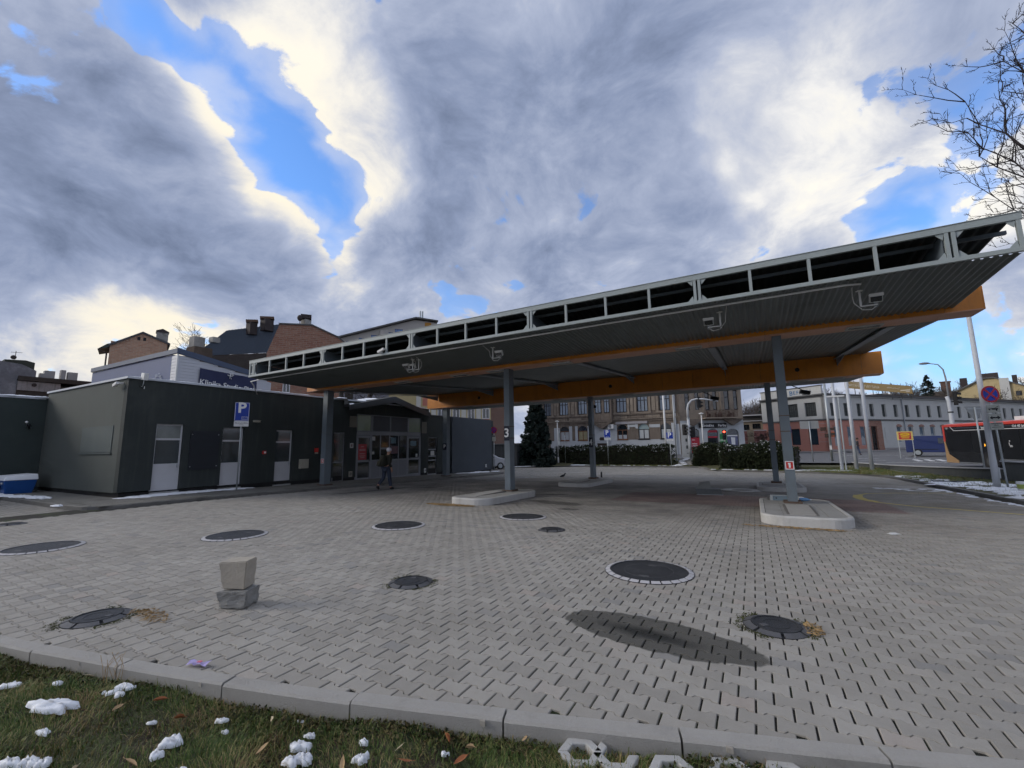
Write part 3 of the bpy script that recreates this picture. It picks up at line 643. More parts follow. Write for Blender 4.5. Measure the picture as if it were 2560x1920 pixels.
b = MB(); b.box(-26.4, FU-.1, 6.9, 22.2, 3.86, 3.96).box(-26.4, FU-.1, 22.2, 31., 3.5, 3.6); SB(b, 'flat_roof', mm('roof_felt', (.05, .05, .05), .9, .2))
b = MB(); b.box(-26.4, FU-.07, 6.69, 6.76, -.2, .23).box(FU-.28, FU-.07, 6.76, 25., -.55, .20); SB(b, 'plinth', plinth_m)
b = MB(); b.box(FU-.34, FU+.05, 6.56, 22.2, TOP+.004, TOP+.075); SB(b, 'roof_edge', capm)
b = MB(); b.box(-26.4, FU-.34, 6.56, 6.94, TOP+.004, TOP+.075); SB(b, 'roof_edge', capm)
b = MB(); b.box(FU-.34, FU+.04, 22.2, 30.36, 3.704, 3.745); SB(b, 'roof_edge', mm('dark_flashing', (.10, .105, .11), .5, .1))
b = MB(); b.box(FU-.9, FU+.16, 25.03, 30.31, -.22, 3.70); SB(b, 'end_block', mm('lit_end_render', (.062, .072, .085), .85, .13, .7, 70., bump=.3, dirt=.3, dirtcol=(.08, .09, .1)))  # end block's lighter tone is its brighter lighting put into the colour
b = MB(); b.box(FU-.85, FU+.10, 25.08, 30.26, -.6, -.22); SB(b, 'plinth', plinth_m)
b = MB(); b.box(-26.4, FU-.3, 6.95, 30.9, -.4, -.2).box(-26.3, FU-1.6, 7., 30.8, -.2, 3.4); SB(b, 'interior', mm('dim_interior', (.03, .03, .032), .9, .3, 1.2))
# painted-over window on the side wall
b = MB(); b.box(-22.25, -19.57, 6.60, 6.619, 1.60, 2.52); SB(b, 'blocked_window', mm('patched_render', (.085, .105, .105), .8, .12, 1.2, 60., bump=.3, dirt=.4, dirtcol=(.11, .12, .115)))
b = MB(); b.box(-22.3, -19.52, 6.575, 6.62, 1.53, 1.58); SB(b, 'window_sill', mm('patched_render', (0, 0, 0)))
# black notice board with four studs
b = MB(); b.box(FU+.004, FU+.03, 8.66, 9.71, .88, 2.36); nb = SB(b, 'notice_board', mm('board_black', (.022, .025, .032), .5, .15))
for vv in (8.72, 9.65):
    for zz_ in (1.0, 2.22): b = MB(); b.tube([(FU+.03, vv, zz_), (FU+.042, vv, zz_)], .018, 8); SB(b, 'stud', galv, nb)
# the three service doors
curt = glass_mat('reflection_glass', (.20, .215, .20), .12, .7); curt2 = glass_mat('smoky_glass', (.05, .06, .065), .08, .9)  # first transom glass toned lighter, its reflection put into the base colour
for (v0, v1, z0, z1), tm in zip(OPEN[:3], (curt, curt2, curt2)):
    d = MB(); u0, u1 = FU-.16, FU-.10; f = .055
    d.box(u0, u1, v0, v0+f, z0, z1).box(u0, u1, v1-f, v1, z0, z1).box(u0, u1, v0+f, v1-f, z1-f, z1).box(u0, u1, v0+f, v1-f, z0+2.0, z0+2.07).box(u0, u1, v0+f, v1-f, z0+1.08, z0+1.15)
    dr = SB(d, 'door', pvc)
    b = MB(); b.box(u0+.02, u1-.012, v0+f, v1-f, z0+2.07, z1-f); SB(b, 'transom_pane', tm, dr)
    b = MB(); b.box(u0+.02, u1-.012, v0+f, v1-f, z0+1.15, z0+2.0); SB(b, 'door_pane', curt2, dr)
    b = MB(); b.box(u0+.015, u1-.004, v0+f, v1-f, z0+.16, z0+1.08); SB(b, 'door_panel', pvc, dr)
    b = MB(); b.box(u0, u1+.10, v0-.01, v1+.01, z0-.12, z0+.15); SB(b, 'door_step', mm('door_step', (.36, .36, .355), .8, .1, dirt=.4, dirtcol=(.2, .19, .17)), dr)
    b = MB(); b.box(u1, u1+.05, v1-.10, v1-.075, z0+1.0, z0+1.13); SB(b, 'door_handle', galv, dr)
# narrow windows left and right of the entrance
for v0, v1, z0, z1, rails in ((15.20, 15.89, -.12, 2.43, (.9,)), (22.64, 23.55, -.22, 2.24, (.74, 1.0, 1.45))):
    b = MB(); u0, u1 = FU-.12, FU-.06; f = .045
    b.box(u0, u1, v0, v0+f, z0, z1).box(u0, u1, v1-f, v1, z0, z1).box(u0, u1, v0+f, v1-f, z1-f, z1).box(u0, u1, v0+f, v1-f, z0, z0+.09)
    for r_ in rails: b.box(u0, u1, v0+f, v1-f, z0*0+r_-.035, r_+.035)
    w_ = SB(b, 'window', pvcd)
    b = MB(); b.box(u0+.02, u1-.02, v0+f, v1-f, z0+.09, z1-f); SB(b, 'pane', glass, w_)
    if v0 < 20:
        b = MB(); b.box(u0+.042, u1-.016, v1-f-.2, v1-f-.01, .95, z1-f-.03); SB(b, 'curtain', mm('curtain_grey', (.16, .17, .16), .8, .3, 3., 9.), w_)
b = MB(); b.box(FU-.075, FU-.055, 22.95, 23.32, 1.05, 1.35); SB(b, 'paper_notice', mm('paper', (.55, .55, .53), .8, .1))
# glazed entrance: frame, doors, four shop windows, transom
u0, u1 = FU-.10, FU-.03
b = MB()
for vv in (16.64, 17.72, 20.62, 21.85): b.box(u0, u1, vv, vv+.07, -.2, 2.5)
b.box(u0, u1, 16.64, 21.92, 2.32, 2.50).box(u0, u1, 17.79, 20.62, .86, .94)
for vv in (18.43, 19.15, 19.9): b.box(u0, u1, vv-.03, vv+.03, -.1, 2.32)
b.box(u0, u1, 17.79, 20.62, -.2, -.06); b.box(u0, u1, 18.46, 19.12, 1.52, 1.62)
ent = SB(b, 'entrance_frame', pvcd)
for a, c in ((17.79, 18.40), (18.46, 19.12), (19.18, 19.87), (19.93, 20.62)):
    b = MB(); b.box(u0+.03, u1-.02, a, c, .94, 2.32); SB(b, 'shop_window', glass, ent)
    b = MB(); b.box(u0+.02, u1-.012, a, c, -.06, .86); SB(b, 'lower_panel', mm('grey_panel', (.21, .215, .235), .55, .06), ent)
for a, c in ((16.71, 17.72), (20.69, 21.85)):
    b = MB(); f = .1
    b.box(u0, u1, a+.01, a+f, -.19, 2.3).box(u0, u1, c-f, c-.01, -.19, 2.3).box(u0, u1, a+f, c-f, 2.16, 2.3).box(u0, u1, a+f, c-f, .84, .96).box(u0, u1, a+f, c-f, -.19, .0)
    dr = SB(b, 'entrance_door', pvcd)
    b = MB(); b.box(u0+.03, u1-.02, a+f, c-f, .96, 2.16); SB(b, 'door_pane', glass, dr)
    b = MB(); b.box(u0+.03, u1-.02, a+f, c-f, .0, .84); SB(b, 'door_pane', glass, dr)
    b = MB(); b.bar((u1+.05, c-f-.05 if a < 18 else a+f+.05, .9), (u1+.05, c-f-.05 if a < 18 else a+f+.05, 1.35), .03, .03); SB(b, 'door_handle', black, dr)
redp = mm('red_poster', (.42, .05, .055), .5, .25, 4., 14.)
b = MB(); b.box(u1-.018, u1-.010, 16.83, 17.42, .97, 1.82); po = SB(b, 'red_poster', redp, ent)
b = MB()
for z_, w_ in ((1.52, .42), (1.46, .42), (1.28, .36), (1.16, .42), (1.07, .30), (1.66, .2)): b.box(u1-.009, u1-.006, 17.12-w_/2, 17.12+w_/2, z_, z_+.035)
SB(b, 'poster_print', mm('poster_print', (.5, .30, .30), .6, .1), po)
for v0, v1, z0, z1, m in ((17.80, 18.02, 2.02, 2.24, 'paper'), (17.82, 17.98, 1.25, 1.40, 'paper'), (21.45, 21.62, 1.0, 1.2, 'paper'), (19.25, 19.7, 1.85, 2.2, 'poster_blue'), (20.95, 21.5, 1.7, 2.0, 'poster_blue'), (19.3, 19.85, 1.25, 1.7, 'poster_dim')):
    b = MB(); b.box(u1-.018, u1-.012, v0, v1, z0, z1); SB(b, 'window_sticker', {'paper': mm('paper', (.55, .55, .53), .8, .1), 'poster_blue': mm('poster_blue', (.12, .20, .24), .5, .5, 3., 8.), 'poster_dim': mm('poster_dim', (.13, .07, .08), .5, .5, 4., 9.)}[m], ent)
greenp = glass_mat('greenish_pane', (.16, .20, .10), .3, .5)
for a, c, m in ((16.70, 17.66, greenp), (17.84, 19.13, infill), (19.25, 20.64, infill), (20.78, 21.86, greenp)):
    b = MB(); b.box(u0+.03, u1-.02, a, c, 2.56, 3.41); SB(b, 'transom_pane', m, ent)
b = MB(); b.box(u0, u1+.01, 16.64, 21.92, 3.41, 3.46).box(u0, u1+.01, 16.64, 21.92, 2.505, 2.56)
for a, c in ((16.64, 16.70), (17.66, 17.84), (19.13, 19.25), (20.64, 20.78), (21.86, 21.92)): b.box(u0, u1, a, c, 2.56, 3.41)
SB(b, 'transom_frame', mm('pale_mullion', (.19, .20, .21), .5, .1), ent)
for a, c, z0, z1 in ((16.14, 16.62, 2.72, 3.32), (21.93, 22.42, 2.5, 3.24)):
    b = MB(); b.box(FU+.002, FU+.02, a, c, z0, z1); SB(b, 'beige_patch', mm('beige_panel', (.19, .175, .145), .7, .12, dirt=.3))
# gable over the entrance
GZ = lambda v, apex, eave: apex-(apex-eave)*abs(v-19.02)/3.26
GU = -18.34
b = MB()
poly = [(GU, 15.76, 3.60), (GU, 19.02, 4.24), (GU, 22.28, 3.52), (GU, 22.28, 3.82), (GU, 19.02, 4.60), (GU, 15.76, 3.86)]
b.extr(poly, (0, 0, 0), (-.10, 0, 0)); SB(b, 'gable_fascia', mm('gable_dark', (.075, .08, .088), .6, .08))
b = MB(); b.extr([(GU-.1, 15.76, 3.86), (GU-.1, 19.02, 4.60), (GU-.1, 22.28, 3.82), (GU-.1, 22.28, 3.74), (GU-.1, 19.02, 4.50), (GU-.1, 15.76, 3.77)], (0, 0, 0), (-5., 0, 0)); SB(b, 'gable_roof', mm('roof_felt', (0, 0, 0)))
b = MB(); b.extr([(FU-.06, 16.64, 3.46), (FU-.06, 21.92, 3.46), (FU-.06, 22.1, 3.60), (FU-.06, 19.02, 4.30), (FU-.06, 15.9, 3.66)], (0, 0, 0), (-.06, 0, 0)); SB(b, 'gable_infill', mm('gable_panel', (.035, .04, .045), .5, .15))
b = MB()
for vv in (17.75, 20.71): b.box(FU-.06, FU-.04, vv-.02, vv+.02, 3.46, 4.24-abs(vv-19.02)*.2)
SB(b, 'gable_mullions', pvcd)
def attach(name, label, cat, box, m, parts=()):
    t = thing(name, label, cat, ((box[0]+box[1])/2, (box[2]+box[3])/2, box[4])); b = MB(); b.box(*box); b.build('body', m, t, world=True)
    for n, bx, pm in parts: b = MB(); b.box(*bx); b.build(n, pm, t, world=True)
    return t
cream = mm('cream_plastic', (.42, .39, .32), .6, .1, dirt=.3)
attach('meter_box', 'pale meter box low on the dark wall left of the first column', 'meter box', (FU+.002, FU+.16, 13.28, 13.69, .70, 1.13), cream, [('lid', (FU+.161, FU+.172, 13.30, 13.67, .78, 1.11), cream), ('lid_ridge', (FU+.173, FU+.18, 13.475, 13.495, .80, 1.09), cream)])
attach('fire_extinguisher_box', 'slim red box with a white foot on the dark wall', 'fire box', (FU+.002, FU+.1, 14.08, 14.24, 1.44, 1.64), red, [('label_plate', (FU+.002, FU+.08, 14.11, 14.24, 1.36, 1.435), cream)])
t = attach('alarm_button', 'tiny red and white alarm button between the second and third doors', 'alarm button', (FU+.002, FU+.05, 11.49, 11.65, 1.41, 1.55), red, [('cover', (FU+.051, FU+.06, 11.55, 11.63, 1.44, 1.52), lettering_white)])
attach('wall_notice', 'small white notice on the dark wall beside the left entrance door', 'notice', (FU+.002, FU+.012, 16.22, 16.44, 1.62, 1.88), mm('paper', (.55, .55, .53)), [('print', (FU+.0125, FU+.014, 16.27, 16.39, 1.68, 1.82), mm('notice_print', (.22, .17, .17), .7, .3, 20.))])
attach('vent_cover', 'small pale vent low on the wall left of the entrance', 'vent', (FU+.002, FU+.03, 16.2, 16.42, .12, .40), cream, [('slots', (FU+.031, FU+.033, 16.23, 16.39, .17, .35), mm('vent_dark', (.2, .19, .17)))])
attach('socket_box', 'small white socket box low on the wall right of the entrance', 'socket', (FU+.002, FU+.04, 22.22, 22.38, -.02, .25), white, [('cover', (FU+.041, FU+.05, 22.25, 22.35, .05, .18), pvcd)])
attach('socket_box', 'tiny white socket low on the far end wall', 'socket', (FU+.162, FU+.20, 29.35, 29.5, -.03, .2), white, [('cover', (FU+.201, FU+.21, 29.38, 29.47, .02, .12), pvcd)])
attach('wall_lamp', 'slim lamp on the dark wall right of the envelope parking sign', 'lamp', (FU+.002, FU+.10, 10.05+.95, 10.05+1.22, 2.78, 2.86), cream, [('shade', (FU+.01, FU+.12, 11.02, 11.20, 2.862, 2.87), galv)])
t = thing('wall_floodlight', 'white floodlight standing on the front corner of the dark building roof', 'floodlight', (FU, 7.0, 4.0))
b = MB(); b.tube([(.0, -.02, -.12), (.10, -.02, -.14), (.16, -.02, -.02), (.14, 0, .12)], .016, 6); b.build('bracket', galv, t, smooth=True)
b = MB(); b.bar((.13, .0, .10), (.17, .0, .34), .24, .13, (0, 1, 0)); b.build('lamp_body', white, t); b = MB(); b.tube([(.02, .06, -.2), (.06, .06, -.12), (.1, .04, -.2)], .012, 6); b.build('cable', white, t)
t = thing('security_camera', 'white security camera under the roof edge on the side wall', 'camera', (-19.35, 6.62, 3.92))
b = MB(); b.bar((-.12, -.16, -.02), (.16, -.16, .06), .10, .09).tube([(.16, 0, .06), (.16, -.15, .04)], .03, 8); b.build('camera_body', white, t)
b = MB(); b.tube([(-.14, -.16, -.025), (-.12, -.16, -.02)], .035, 10); b.build('lens', glass, t)
# left annex, snow on its roof
annex = thing('annex_building', 'dark annex with snow on its flat roof at the left edge', 'building', (-29., 3., 0))
b = MB(); b.box(-33., -26.4, -3., 6.615, -.1, 3.86); b.build('wall', mm('annex_render', (.042, .055, .052), .85, .13, .8, 70., bump=.3, dirt=.3, dirtcol=(.06, .07, .065)), annex, world=True)
b = MB(); b.box(-33., -26.36, -3.05, 6.555, 3.864, 3.94); b.build('roof_edge', capm, annex, world=True)
t = thing('wall_lamp', 'curved black bulkhead lamp with white glass on the annex wall', 'lamp', (-26.4, 6.1, 2.75))
b = MB(); b.tube([(0, .08, .03), (.14, .06, -.12), (.2, -.02, -.06), (.2, -.06, .08)], .03, 8); b.build('lamp_arm', black, t, smooth=True)
b = MB(); b.sphere((.2, -.06, .12), .05); b.build('lamp_globe', white, t, smooth=True)
# ------------------------------------------------------------------ blue grit container
t = thing('grit_container', 'blue plastic grit container with a snow-covered white lid in the corner by the annex', 'container', (-25.3, 5.75, .06))
bl = mm('blue_plastic', (.018, .085, .30), .4, .1, 2., 20., dirt=.3, dirtcol=(.02, .05, .15))
b = MB(); b.add([(-.55, -.36, 0), (.55, -.36, 0), (.55, .36, 0), (-.55, .36, 0), (-.66, -.44, .52), (.66, -.44, .52), (.66, .44, .52), (-.66, .44, .52)], [(0, 3, 2, 1), (4, 5, 6, 7), (0, 1, 5, 4), (1, 2, 6, 5), (2, 3, 7, 6), (3, 0, 4, 7)]); b.build('tub', bl, t, bevel=.015)
b = MB(); b.add([(-.69, -.47, .525), (.69, -.47, .525), (.69, .47, .525), (-.69, .47, .525), (-.60, -.38, .70), (.60, -.38, .70), (.62, .45, .74), (-.62, .45, .74)], [(0, 3, 2, 1), (4, 5, 6, 7), (0, 1, 5, 4), (1, 2, 6, 5), (2, 3, 7, 6), (3, 0, 4, 7)]); b.build('lid', snow_m, t, bevel=.03)
b = MB(); b.box(-.3, .3, -.46, -.425, .2, .34); b.build('handle_recess', mm('blue_dark', (.008, .03, .12)), t)
b = MB(); b.box(.36, .52, -.455, -.44, .40, .46); b.build('label_plate', white, t)
# ------------------------------------------------------------------ manhole covers
segm = mm('manhole_ring_concrete', (.47, .46, .47), .85, .08, 8., 60., bump=.4, dirt=.3, dirtcol=(.25, .24, .24))
ironm = mm('cast_iron', (.048, .05, .055), .55, .22, 3., 50., bump=.35, bscale=90., metal=.35, dirt=.4, dirtcol=(.10, .10, .10), dscale=3.)
iron2 = mm('worn_cast_iron', (.115, .115, .12), .55, .15, 4., 60., bump=.4, bscale=70., metal=.3, dirt=.4, dirtcol=(.06, .055, .05), dscale=3.)
moss = mm('moss_and_straw', (.085, .065, .03), .95, .4, 6., 40., bump=.8, dirt=.6, dirtcol=(.03, .035, .012), dscale=5.)
def disc(b, cx_, cy_, r0, r1, z0, z1, n=48, a0=0., a1=2*PI):
    """ring sector with flat top"""
    full = abs(a1-a0-2*PI) < 1e-6; k = n if full else n+1; vs = []
    for i in range(k):
        a = a0+(a1-a0)*i/n
        for r_, z_ in ((r0, z0), (r1, z0), (r1, z1), (r0, z1)): vs.append((cx_+r_*math.cos(a), cy_+r_*math.sin(a), z_))
    fs = [(4*i+j, 4*((i+1) % k)+j, 4*((i+1) % k)+(j+1) % 4, 4*i+(j+1) % 4) for i in range(n) for j in range(4)]
    if not full: fs += [(0, 1, 2, 3), (4*n+3, 4*n+2, 4*n+1, 4*n)]
    return b.add(vs, fs)
def slope_fit(t, v): t.rotation_euler[0] = math.atan((gz(v+.3)-gz(v-.3))/.6)
bigproto = None
def big_manhole(u, v, label):
    global bigproto
    if bigproto is None:
        t = thing('tank_manhole', label, 'manhole', (0, 0, 0), 0, 'large round tank covers in the paving')
        b = MB(); b.tube([(0, 0, -.05), (0, 0, .010)], .475, 56); disc(b, 0, 0, .455, .475, .010, .016); b.build('cover', ironm, t)
        b = MB(); disc(b, 0, 0, .30, .306, .010, .0115, 40); b.box(-.06, .06, -.30, -.24, .010, .0125).box(-.05, .05, .22, .27, .010, .0125); b.build('cover_relief', iron2, t)
        b = MB(); disc(b, 0, 0, .475, .548, -.05, .004); b.build('ring_bed', black, t)
        n = 26; sg = None
        for k in range(n):
            if sg is None:
                b = MB(); a = 2*PI/n*.42; vs = []
                for i in range(4):
                    q = -a+2*a*i/3
                    for r_, z_ in ((.482, -.02), (.54, -.02), (.54, .005), (.482, .019)): vs.append((r_*math.cos(q), r_*math.sin(q), z_))
                b.add(vs, [(4*i+j, 4*i+4+j, 4*i+4+(j+1) % 4, 4*i+(j+1) % 4) for i in range(3) for j in range(4)]+[(3, 2, 1, 0), (12, 13, 14, 15)])
                sg = b.build('ring_segment', segm, t)
            else:
                q = sg.copy(); COL.objects.link(q); q.parent = t; q.rotation_euler = (0, 0, 2*PI*k/n)
        bigproto = t; o = t
    else: o = copy_tree(bigproto)
    o['label'] = label; o.location = (u, v, gz(v)+.002); slope_fit(o, v); return o
big_manhole(-1.31, 5.93, 'largest dark round tank cover with a white segmented ring, nearest the right front island')
big_manhole(-4.82, 9.20, 'dark round tank cover with a white ring just in front of the middle island')
big_manhole(-6.62, 7.05, 'dark round tank cover with a white ring straight below the walking man')
big_manhole(-8.76, 4.95, 'dark round tank cover with a white ring behind the stacked concrete blocks')
big_manhole(-10.81, 2.88, 'dark round tank cover with a white ring cut by the left edge')
smallproto = None
def small_manhole(u, v, rz, label):
    global smallproto
    if smallproto is None:
        t = thing('inspection_cover', label, 'manhole', (0, 0, 0), 0, 'small cast iron covers in the paving')
        b = MB(); b.tube([(0, 0, -.04), (0, 0, .019)], .192, 40); disc(b, 0, 0, .176, .192, .019, .026, 40); disc(b, 0, 0, .10, .106, .019, .022, 32); cv_ = b.build('cover', ironm, t)
        b = MB(); b.box(-.028, .028, .085, .14, .019, .025); b.build('cover_badge', iron2, cv_)
        n = 7
        b = MB(); disc(b, 0, 0, .196, .262, -.05, .002, 48); b.build('frame_base', black, t)
        for k in range(n):
            b = MB(); a0 = 2*PI*k/n+.06; a1 = 2*PI*(k+1)/n-.06; vs = []; m_ = 7
            for i in range(m_+1):
                q = a0+(a1-a0)*i/m_
                for r_, z_ in ((.198, -.02), (.257, -.02), (.257, .003), (.198, .022)): vs.append((r_*math.cos(q), r_*math.sin(q), z_))
            b.add(vs, [(4*i+j, 4*i+4+j, 4*i+4+(j+1) % 4, 4*i+(j+1) % 4) for i in range(m_) for j in range(4)]+[(3, 2, 1, 0), tuple(4*m_+j for j in range(4))]); b.build('frame_segment', iron2, t)
        smallproto = t; o = t
    else: o = copy_tree(smallproto)
    o['label'] = label; o.location = (u, v, gz(v)+.002); o.rotation_euler = (0, 0, rz); slope_fit(o, v); return o
small_manhole(-3.75, 4.22, .4, 'small iron cover midway between the concrete blocks and the largest tank cover')
small_manhole(.04, 4.69, 2.2, 'small iron cover just right of the dark wet stain')
small_manhole(-5.77, 1.99, 5.2, 'small iron cover close to the kerb at lower left')
small_manhole(-3.56, 7.97, 1.2, 'small iron cover below the far middle tank cover')
small_manhole(-15.0, 3.44, 3.1, 'flat iron cover at the far left edge, near the annex pavement')
# moss and dry straw pushed up around covers and island feet
def straw(cx_, cy_, rx, ry, n, name='dry_straw', m=None, seed=1):
    g = np.random.default_rng(seed); a = g.uniform(0, 2*PI, n); r_ = np.sqrt(g.uniform(0, 1, n)); x = cx_+rx*r_*np.cos(a); y = cy_+ry*r_*np.sin(a)
    L = g.uniform(.02, .09, n); th = g.uniform(0, PI, n); w = g.uniform(.0012, .003, n); z = zg(y)+.004+g.uniform(0, .012, n)
    dx, dy = np.cos(th)*L/2, np.sin(th)*L/2; nx, ny = -np.sin(th)*w, np.cos(th)*w
    v = np.stack([np.stack([x-dx-nx, y-dy-ny, z], -1), np.stack([x+dx-nx, y+dy-ny, z+g.uniform(0, .02, n)], -1), np.stack([x+dx+nx, y+dy+ny, z+.002], -1), np.stack([x-dx+nx, y-dy+ny, z+.003], -1)], 1).reshape(-1, 3)
    o = npmesh(name, v, [np.arange(4*n).reshape(-1, 4)], m or mm('straw', (.34, .23, .11), .9, .3, 9., 30.)); o['kind'] = 'stuff'
    tag(o, 'dry straw and moss swept over the paving', 'straw'); return o
straw(-7.75, 10.3, .85, .20, 1300, seed=3); straw(.55, 10.2, .9, .10, 420, seed=4); straw(-5.35, 2.25, .35, .10, 120, seed=5); straw(.32, 4.72, .06, .16, 60, seed=6)
mossm = mm('moss', (.055, .06, .02), .95, .4, 9., 40.)
for i, (x, y, r0) in enumerate(((-5.77, 1.99, .30), (.04, 4.69, .285), (-3.75, 4.22, .275))):
    g = np.random.default_rng(40+i); n = 900; a = g.uniform(0, 2*PI, n) if i < 3 else g.uniform(0, 2*PI, n); r_ = r0+g.normal(0, .03, n) if i < 3 else r0*np.sqrt(g.uniform(0, 1, n))
    x_, y_ = x+r_*np.cos(a), y+r_*np.sin(a)*(1 if i < 3 else .45); k = (y_ > kin(x_)) & (np.sin(a*2+i)+np.sin(a*3.3) > -.2); x_, y_ = x_[k], y_[k]; n = len(x_)
    s_ = g.uniform(.004, .012, n); z_ = zg(y_)+.001; th = g.uniform(0, 6, n)
    v = np.stack([np.stack([x_+s_*np.cos(th+q), y_+s_*np.sin(th+q), z_+(.012*(q < 1))*g.uniform(.3, 1, n)], -1) for q in (0, 2.1, 4.2)], 1).reshape(-1, 3)
    o = npmesh('moss', v, [np.arange(3*n).reshape(-1, 3)], mossm); o['kind'] = 'stuff'
# ------------------------------------------------------------------ stacked concrete blocks
def rough_block(name, label, pts, m, parent_loc, seed, sub=5, amp=.006):
    import bmesh
    bm = bmesh.new(); vs = [bm.verts.new(p) for p in pts]
    for f in ((0, 3, 2, 1), (4, 5, 6, 7), (0, 1, 5, 4), (1, 2, 6, 5), (2, 3, 7, 6), (3, 0, 4, 7)): bm.faces.new([vs[i] for i in f])
    bmesh.ops.bevel(bm, geom=bm.edges[:], offset=.012, segments=2, affect='EDGES')
    bmesh.ops.triangulate(bm, faces=[f for f in bm.faces if len(f.verts) > 4])
    bmesh.ops.subdivide_edges(bm, edges=[e for e in bm.edges if e.calc_length() > .05], cuts=sub, use_grid_fill=True)
    from mathutils import noise as NZ
    for v in bm.verts:
        p = v.co+Vector((seed*3.1, seed, 0)); d = NZ.fractal(p*9, 1., 2., 4)*amp+NZ.noise(p*40)*amp*.35
        v.co += v.co.normalized()*d
    me = bpy.data.meshes.new(name); bm.to_mesh(me); bm.free(); o = link(name, me, m, None, False); o.location = parent_loc; return tag(o, label, 'concrete block')
bk = mm('block_concrete', (.40, .36, .30), .92, .10, 5., 80., bump=.8, bscale=60., dirt=.5, dirtcol=(.27, .25, .215), dscale=5.)
bk2 = mm('broken_concrete', (.27, .265, .25), .95, .16, 6., 60., bump=1., bscale=50., dirt=.5, dirtcol=(.13, .13, .125), dscale=5.)
rough_block('concrete_block', 'broken grey concrete block lying on the paving under the taller block', [(-.20, -.13, -.11), (.17, -.15, -.11), (.14, .15, -.11), (-.17, .17, -.11), (-.21, -.17, .09), (.19, -.15, .105), (.17, .15, .105), (-.2, .16, .10)], bk2, (-4.84, 2.83, .094), 2, 7, .022)
o = rough_block('concrete_block', 'tall sandy concrete block with an overhanging lip balanced on the broken one', [(-.16, -.11, -.175), (.15, -.12, -.175), (.145, .10, -.16), (-.15, .11, -.17), (-.225, -.125, .165), (.165, -.12, .18), (.155, .10, .195), (-.21, .11, .175)], bk, (-4.87, 2.83, .318), 5, 7, .007)
for o in bpy.data.objects:
    if o.name.startswith('concrete_block'): o.rotation_euler = (0, 0, R(24)); o.scale = (.80, .80, .78)
# ------------------------------------------------------------------ road, walls, verges
def zr(X, Y):
    return np.interp(Y, [10, 30, 40, 58, 66, 90, 140], [-.4, -.35, -.2, .12, .25, .45, 1.])+.22*np.clip(-(np.asarray(X)-2)/8, 0, 1)
sheet('road', np.linspace(7.4, 75, 40), np.linspace(-20, 95, 60), lambda X, Y: zr(X, Y), asph)
sheet('street', np.linspace(-60, 7.4, 40), np.linspace(43.6, 95, 30), lambda X, Y: zr(X, Y)-.004, asph)
linem = mm('road_paint', (.62, .62, .60), .7, .1, dirt=.5, dirtcol=(.3, .3, .3), dscale=2.)
yellowm = mm('yellow_paint', (.55, .44, .12), .8, .14, 5., 60., dirt=.55, dirtcol=(.30, .27, .17), dscale=5.)
def ribbon(name, pts, w, m, zf, dz=.004, kind='structure', step=.25):
    Q = resample(np.array(pts, float), step); t = np.gradient(Q, axis=0); t /= np.linalg.norm(t, axis=1)[:, None]; n_ = np.c_[-t[:, 1], t[:, 0]]*w/2
    A, B_ = Q-n_, Q+n_; v = np.r_[np.c_[A, zf(A[:, 0], A[:, 1])+dz], np.c_[B_, zf(B_[:, 0], B_[:, 1])+dz]]; k = len(Q); i = np.arange(k-1)
    o = npmesh(name, v, [np.stack([i, i+1, i+1+k, i+k], -1)], m); o['kind'] = kind; return o
lotz = lambda X, Y: zg(Y)
# yellow lens painted on the lot, parking bay lines
yl = [(7.2, 13.2), (5.31, 14.72), (3.63, 15.66), (3.0, 16.4), (2.80, 17.2), (2.79, 17.98), (2.95, 18.9), (3.35, 19.7), (4.32, 20.36), (5.83, 21.05), (6.1, 21.2)]
yl = [(p[0], p[1]) for p in yl]
ribbon('yellow_marking', yl[1:6], .13, yellowm, lotz, .0035, step=.1); ribbon('yellow_marking', yl[6:], .10, yellowm, lotz, .0035, step=.1)
b = MB(); ribbon('yellow_marking', [(2.98, 16.6), (2.80, 17.2), (2.79, 17.98), (2.95, 18.9)], .26, yellowm, lotz, .004, step=.1)
ribbon('yellow_marking', [(6.15, 13.9), (5.31, 14.72)], .13, yellowm, lotz, .0035, step=.1)
for a, c in (((-15.2, 21.), (-11.2, 25.4)), ((-15.3, 24.6), (-11.4, 24.2)), ((-13., 20.6), (-12.2, 24.4)), ((-10.2, 30.), (-4.5, 30.4)), ((-9.4, 36.2), (-6.2, 36.4)), ((-6., 38.6), (-4.2, 38.9)), ((-8.6, 39.), (-7.6, 37.4)), ((-13.6, 31.), (-10.9, 31.2))):
    ribbon('bay_line', [a, c], .10, linem, lotz, .003)
for y0 in (47.5, 50.5, 53.5):
    for x0 in (5.5, 9., 12.5, 16.): ribbon('lane_line', [(x0+y0*.05, y0), (x0+1.8+y0*.05, y0+.25)], .18, linem, zr, .004)
for k in range(7): ribbon('zebra_stripe', [(11.5+k*.75, 46.4+.1*k), (11.5+k*.75+.3, 49.2+.1*k)], .36, linem, zr, .004)
ribbon('lane_line', [(9.0, 44.6), (25, 46.)], .15, linem, zr, .004); ribbon('lane_line', [(8.0, 56.6), (16, 57.5)], .15, linem, zr, .004)
WL = [(12.2, 12.), (10.9, 21.), (10.3, 24.5), (9.75, 27.), (8.62, 32.), (7.75, 37.), (7.25, 41.2), (6.9, 43.4)]
wx = lambda y: np.interp(y, [p[1] for p in WL], [p[0] for p in WL])
kxr = lambda y: np.interp(y, [9., 14., 20., 26., 29.5, 31.6], [6.40, 6.43, 6.45, 6.57, 6.6, 6.35])
verge = mm('verge_turf', (.085, .08, .04), .95, .35, 2., 15., bump=.9, bscale=25., dirt=.6, dirtcol=(.05, .07, .02), dscale=1.5)
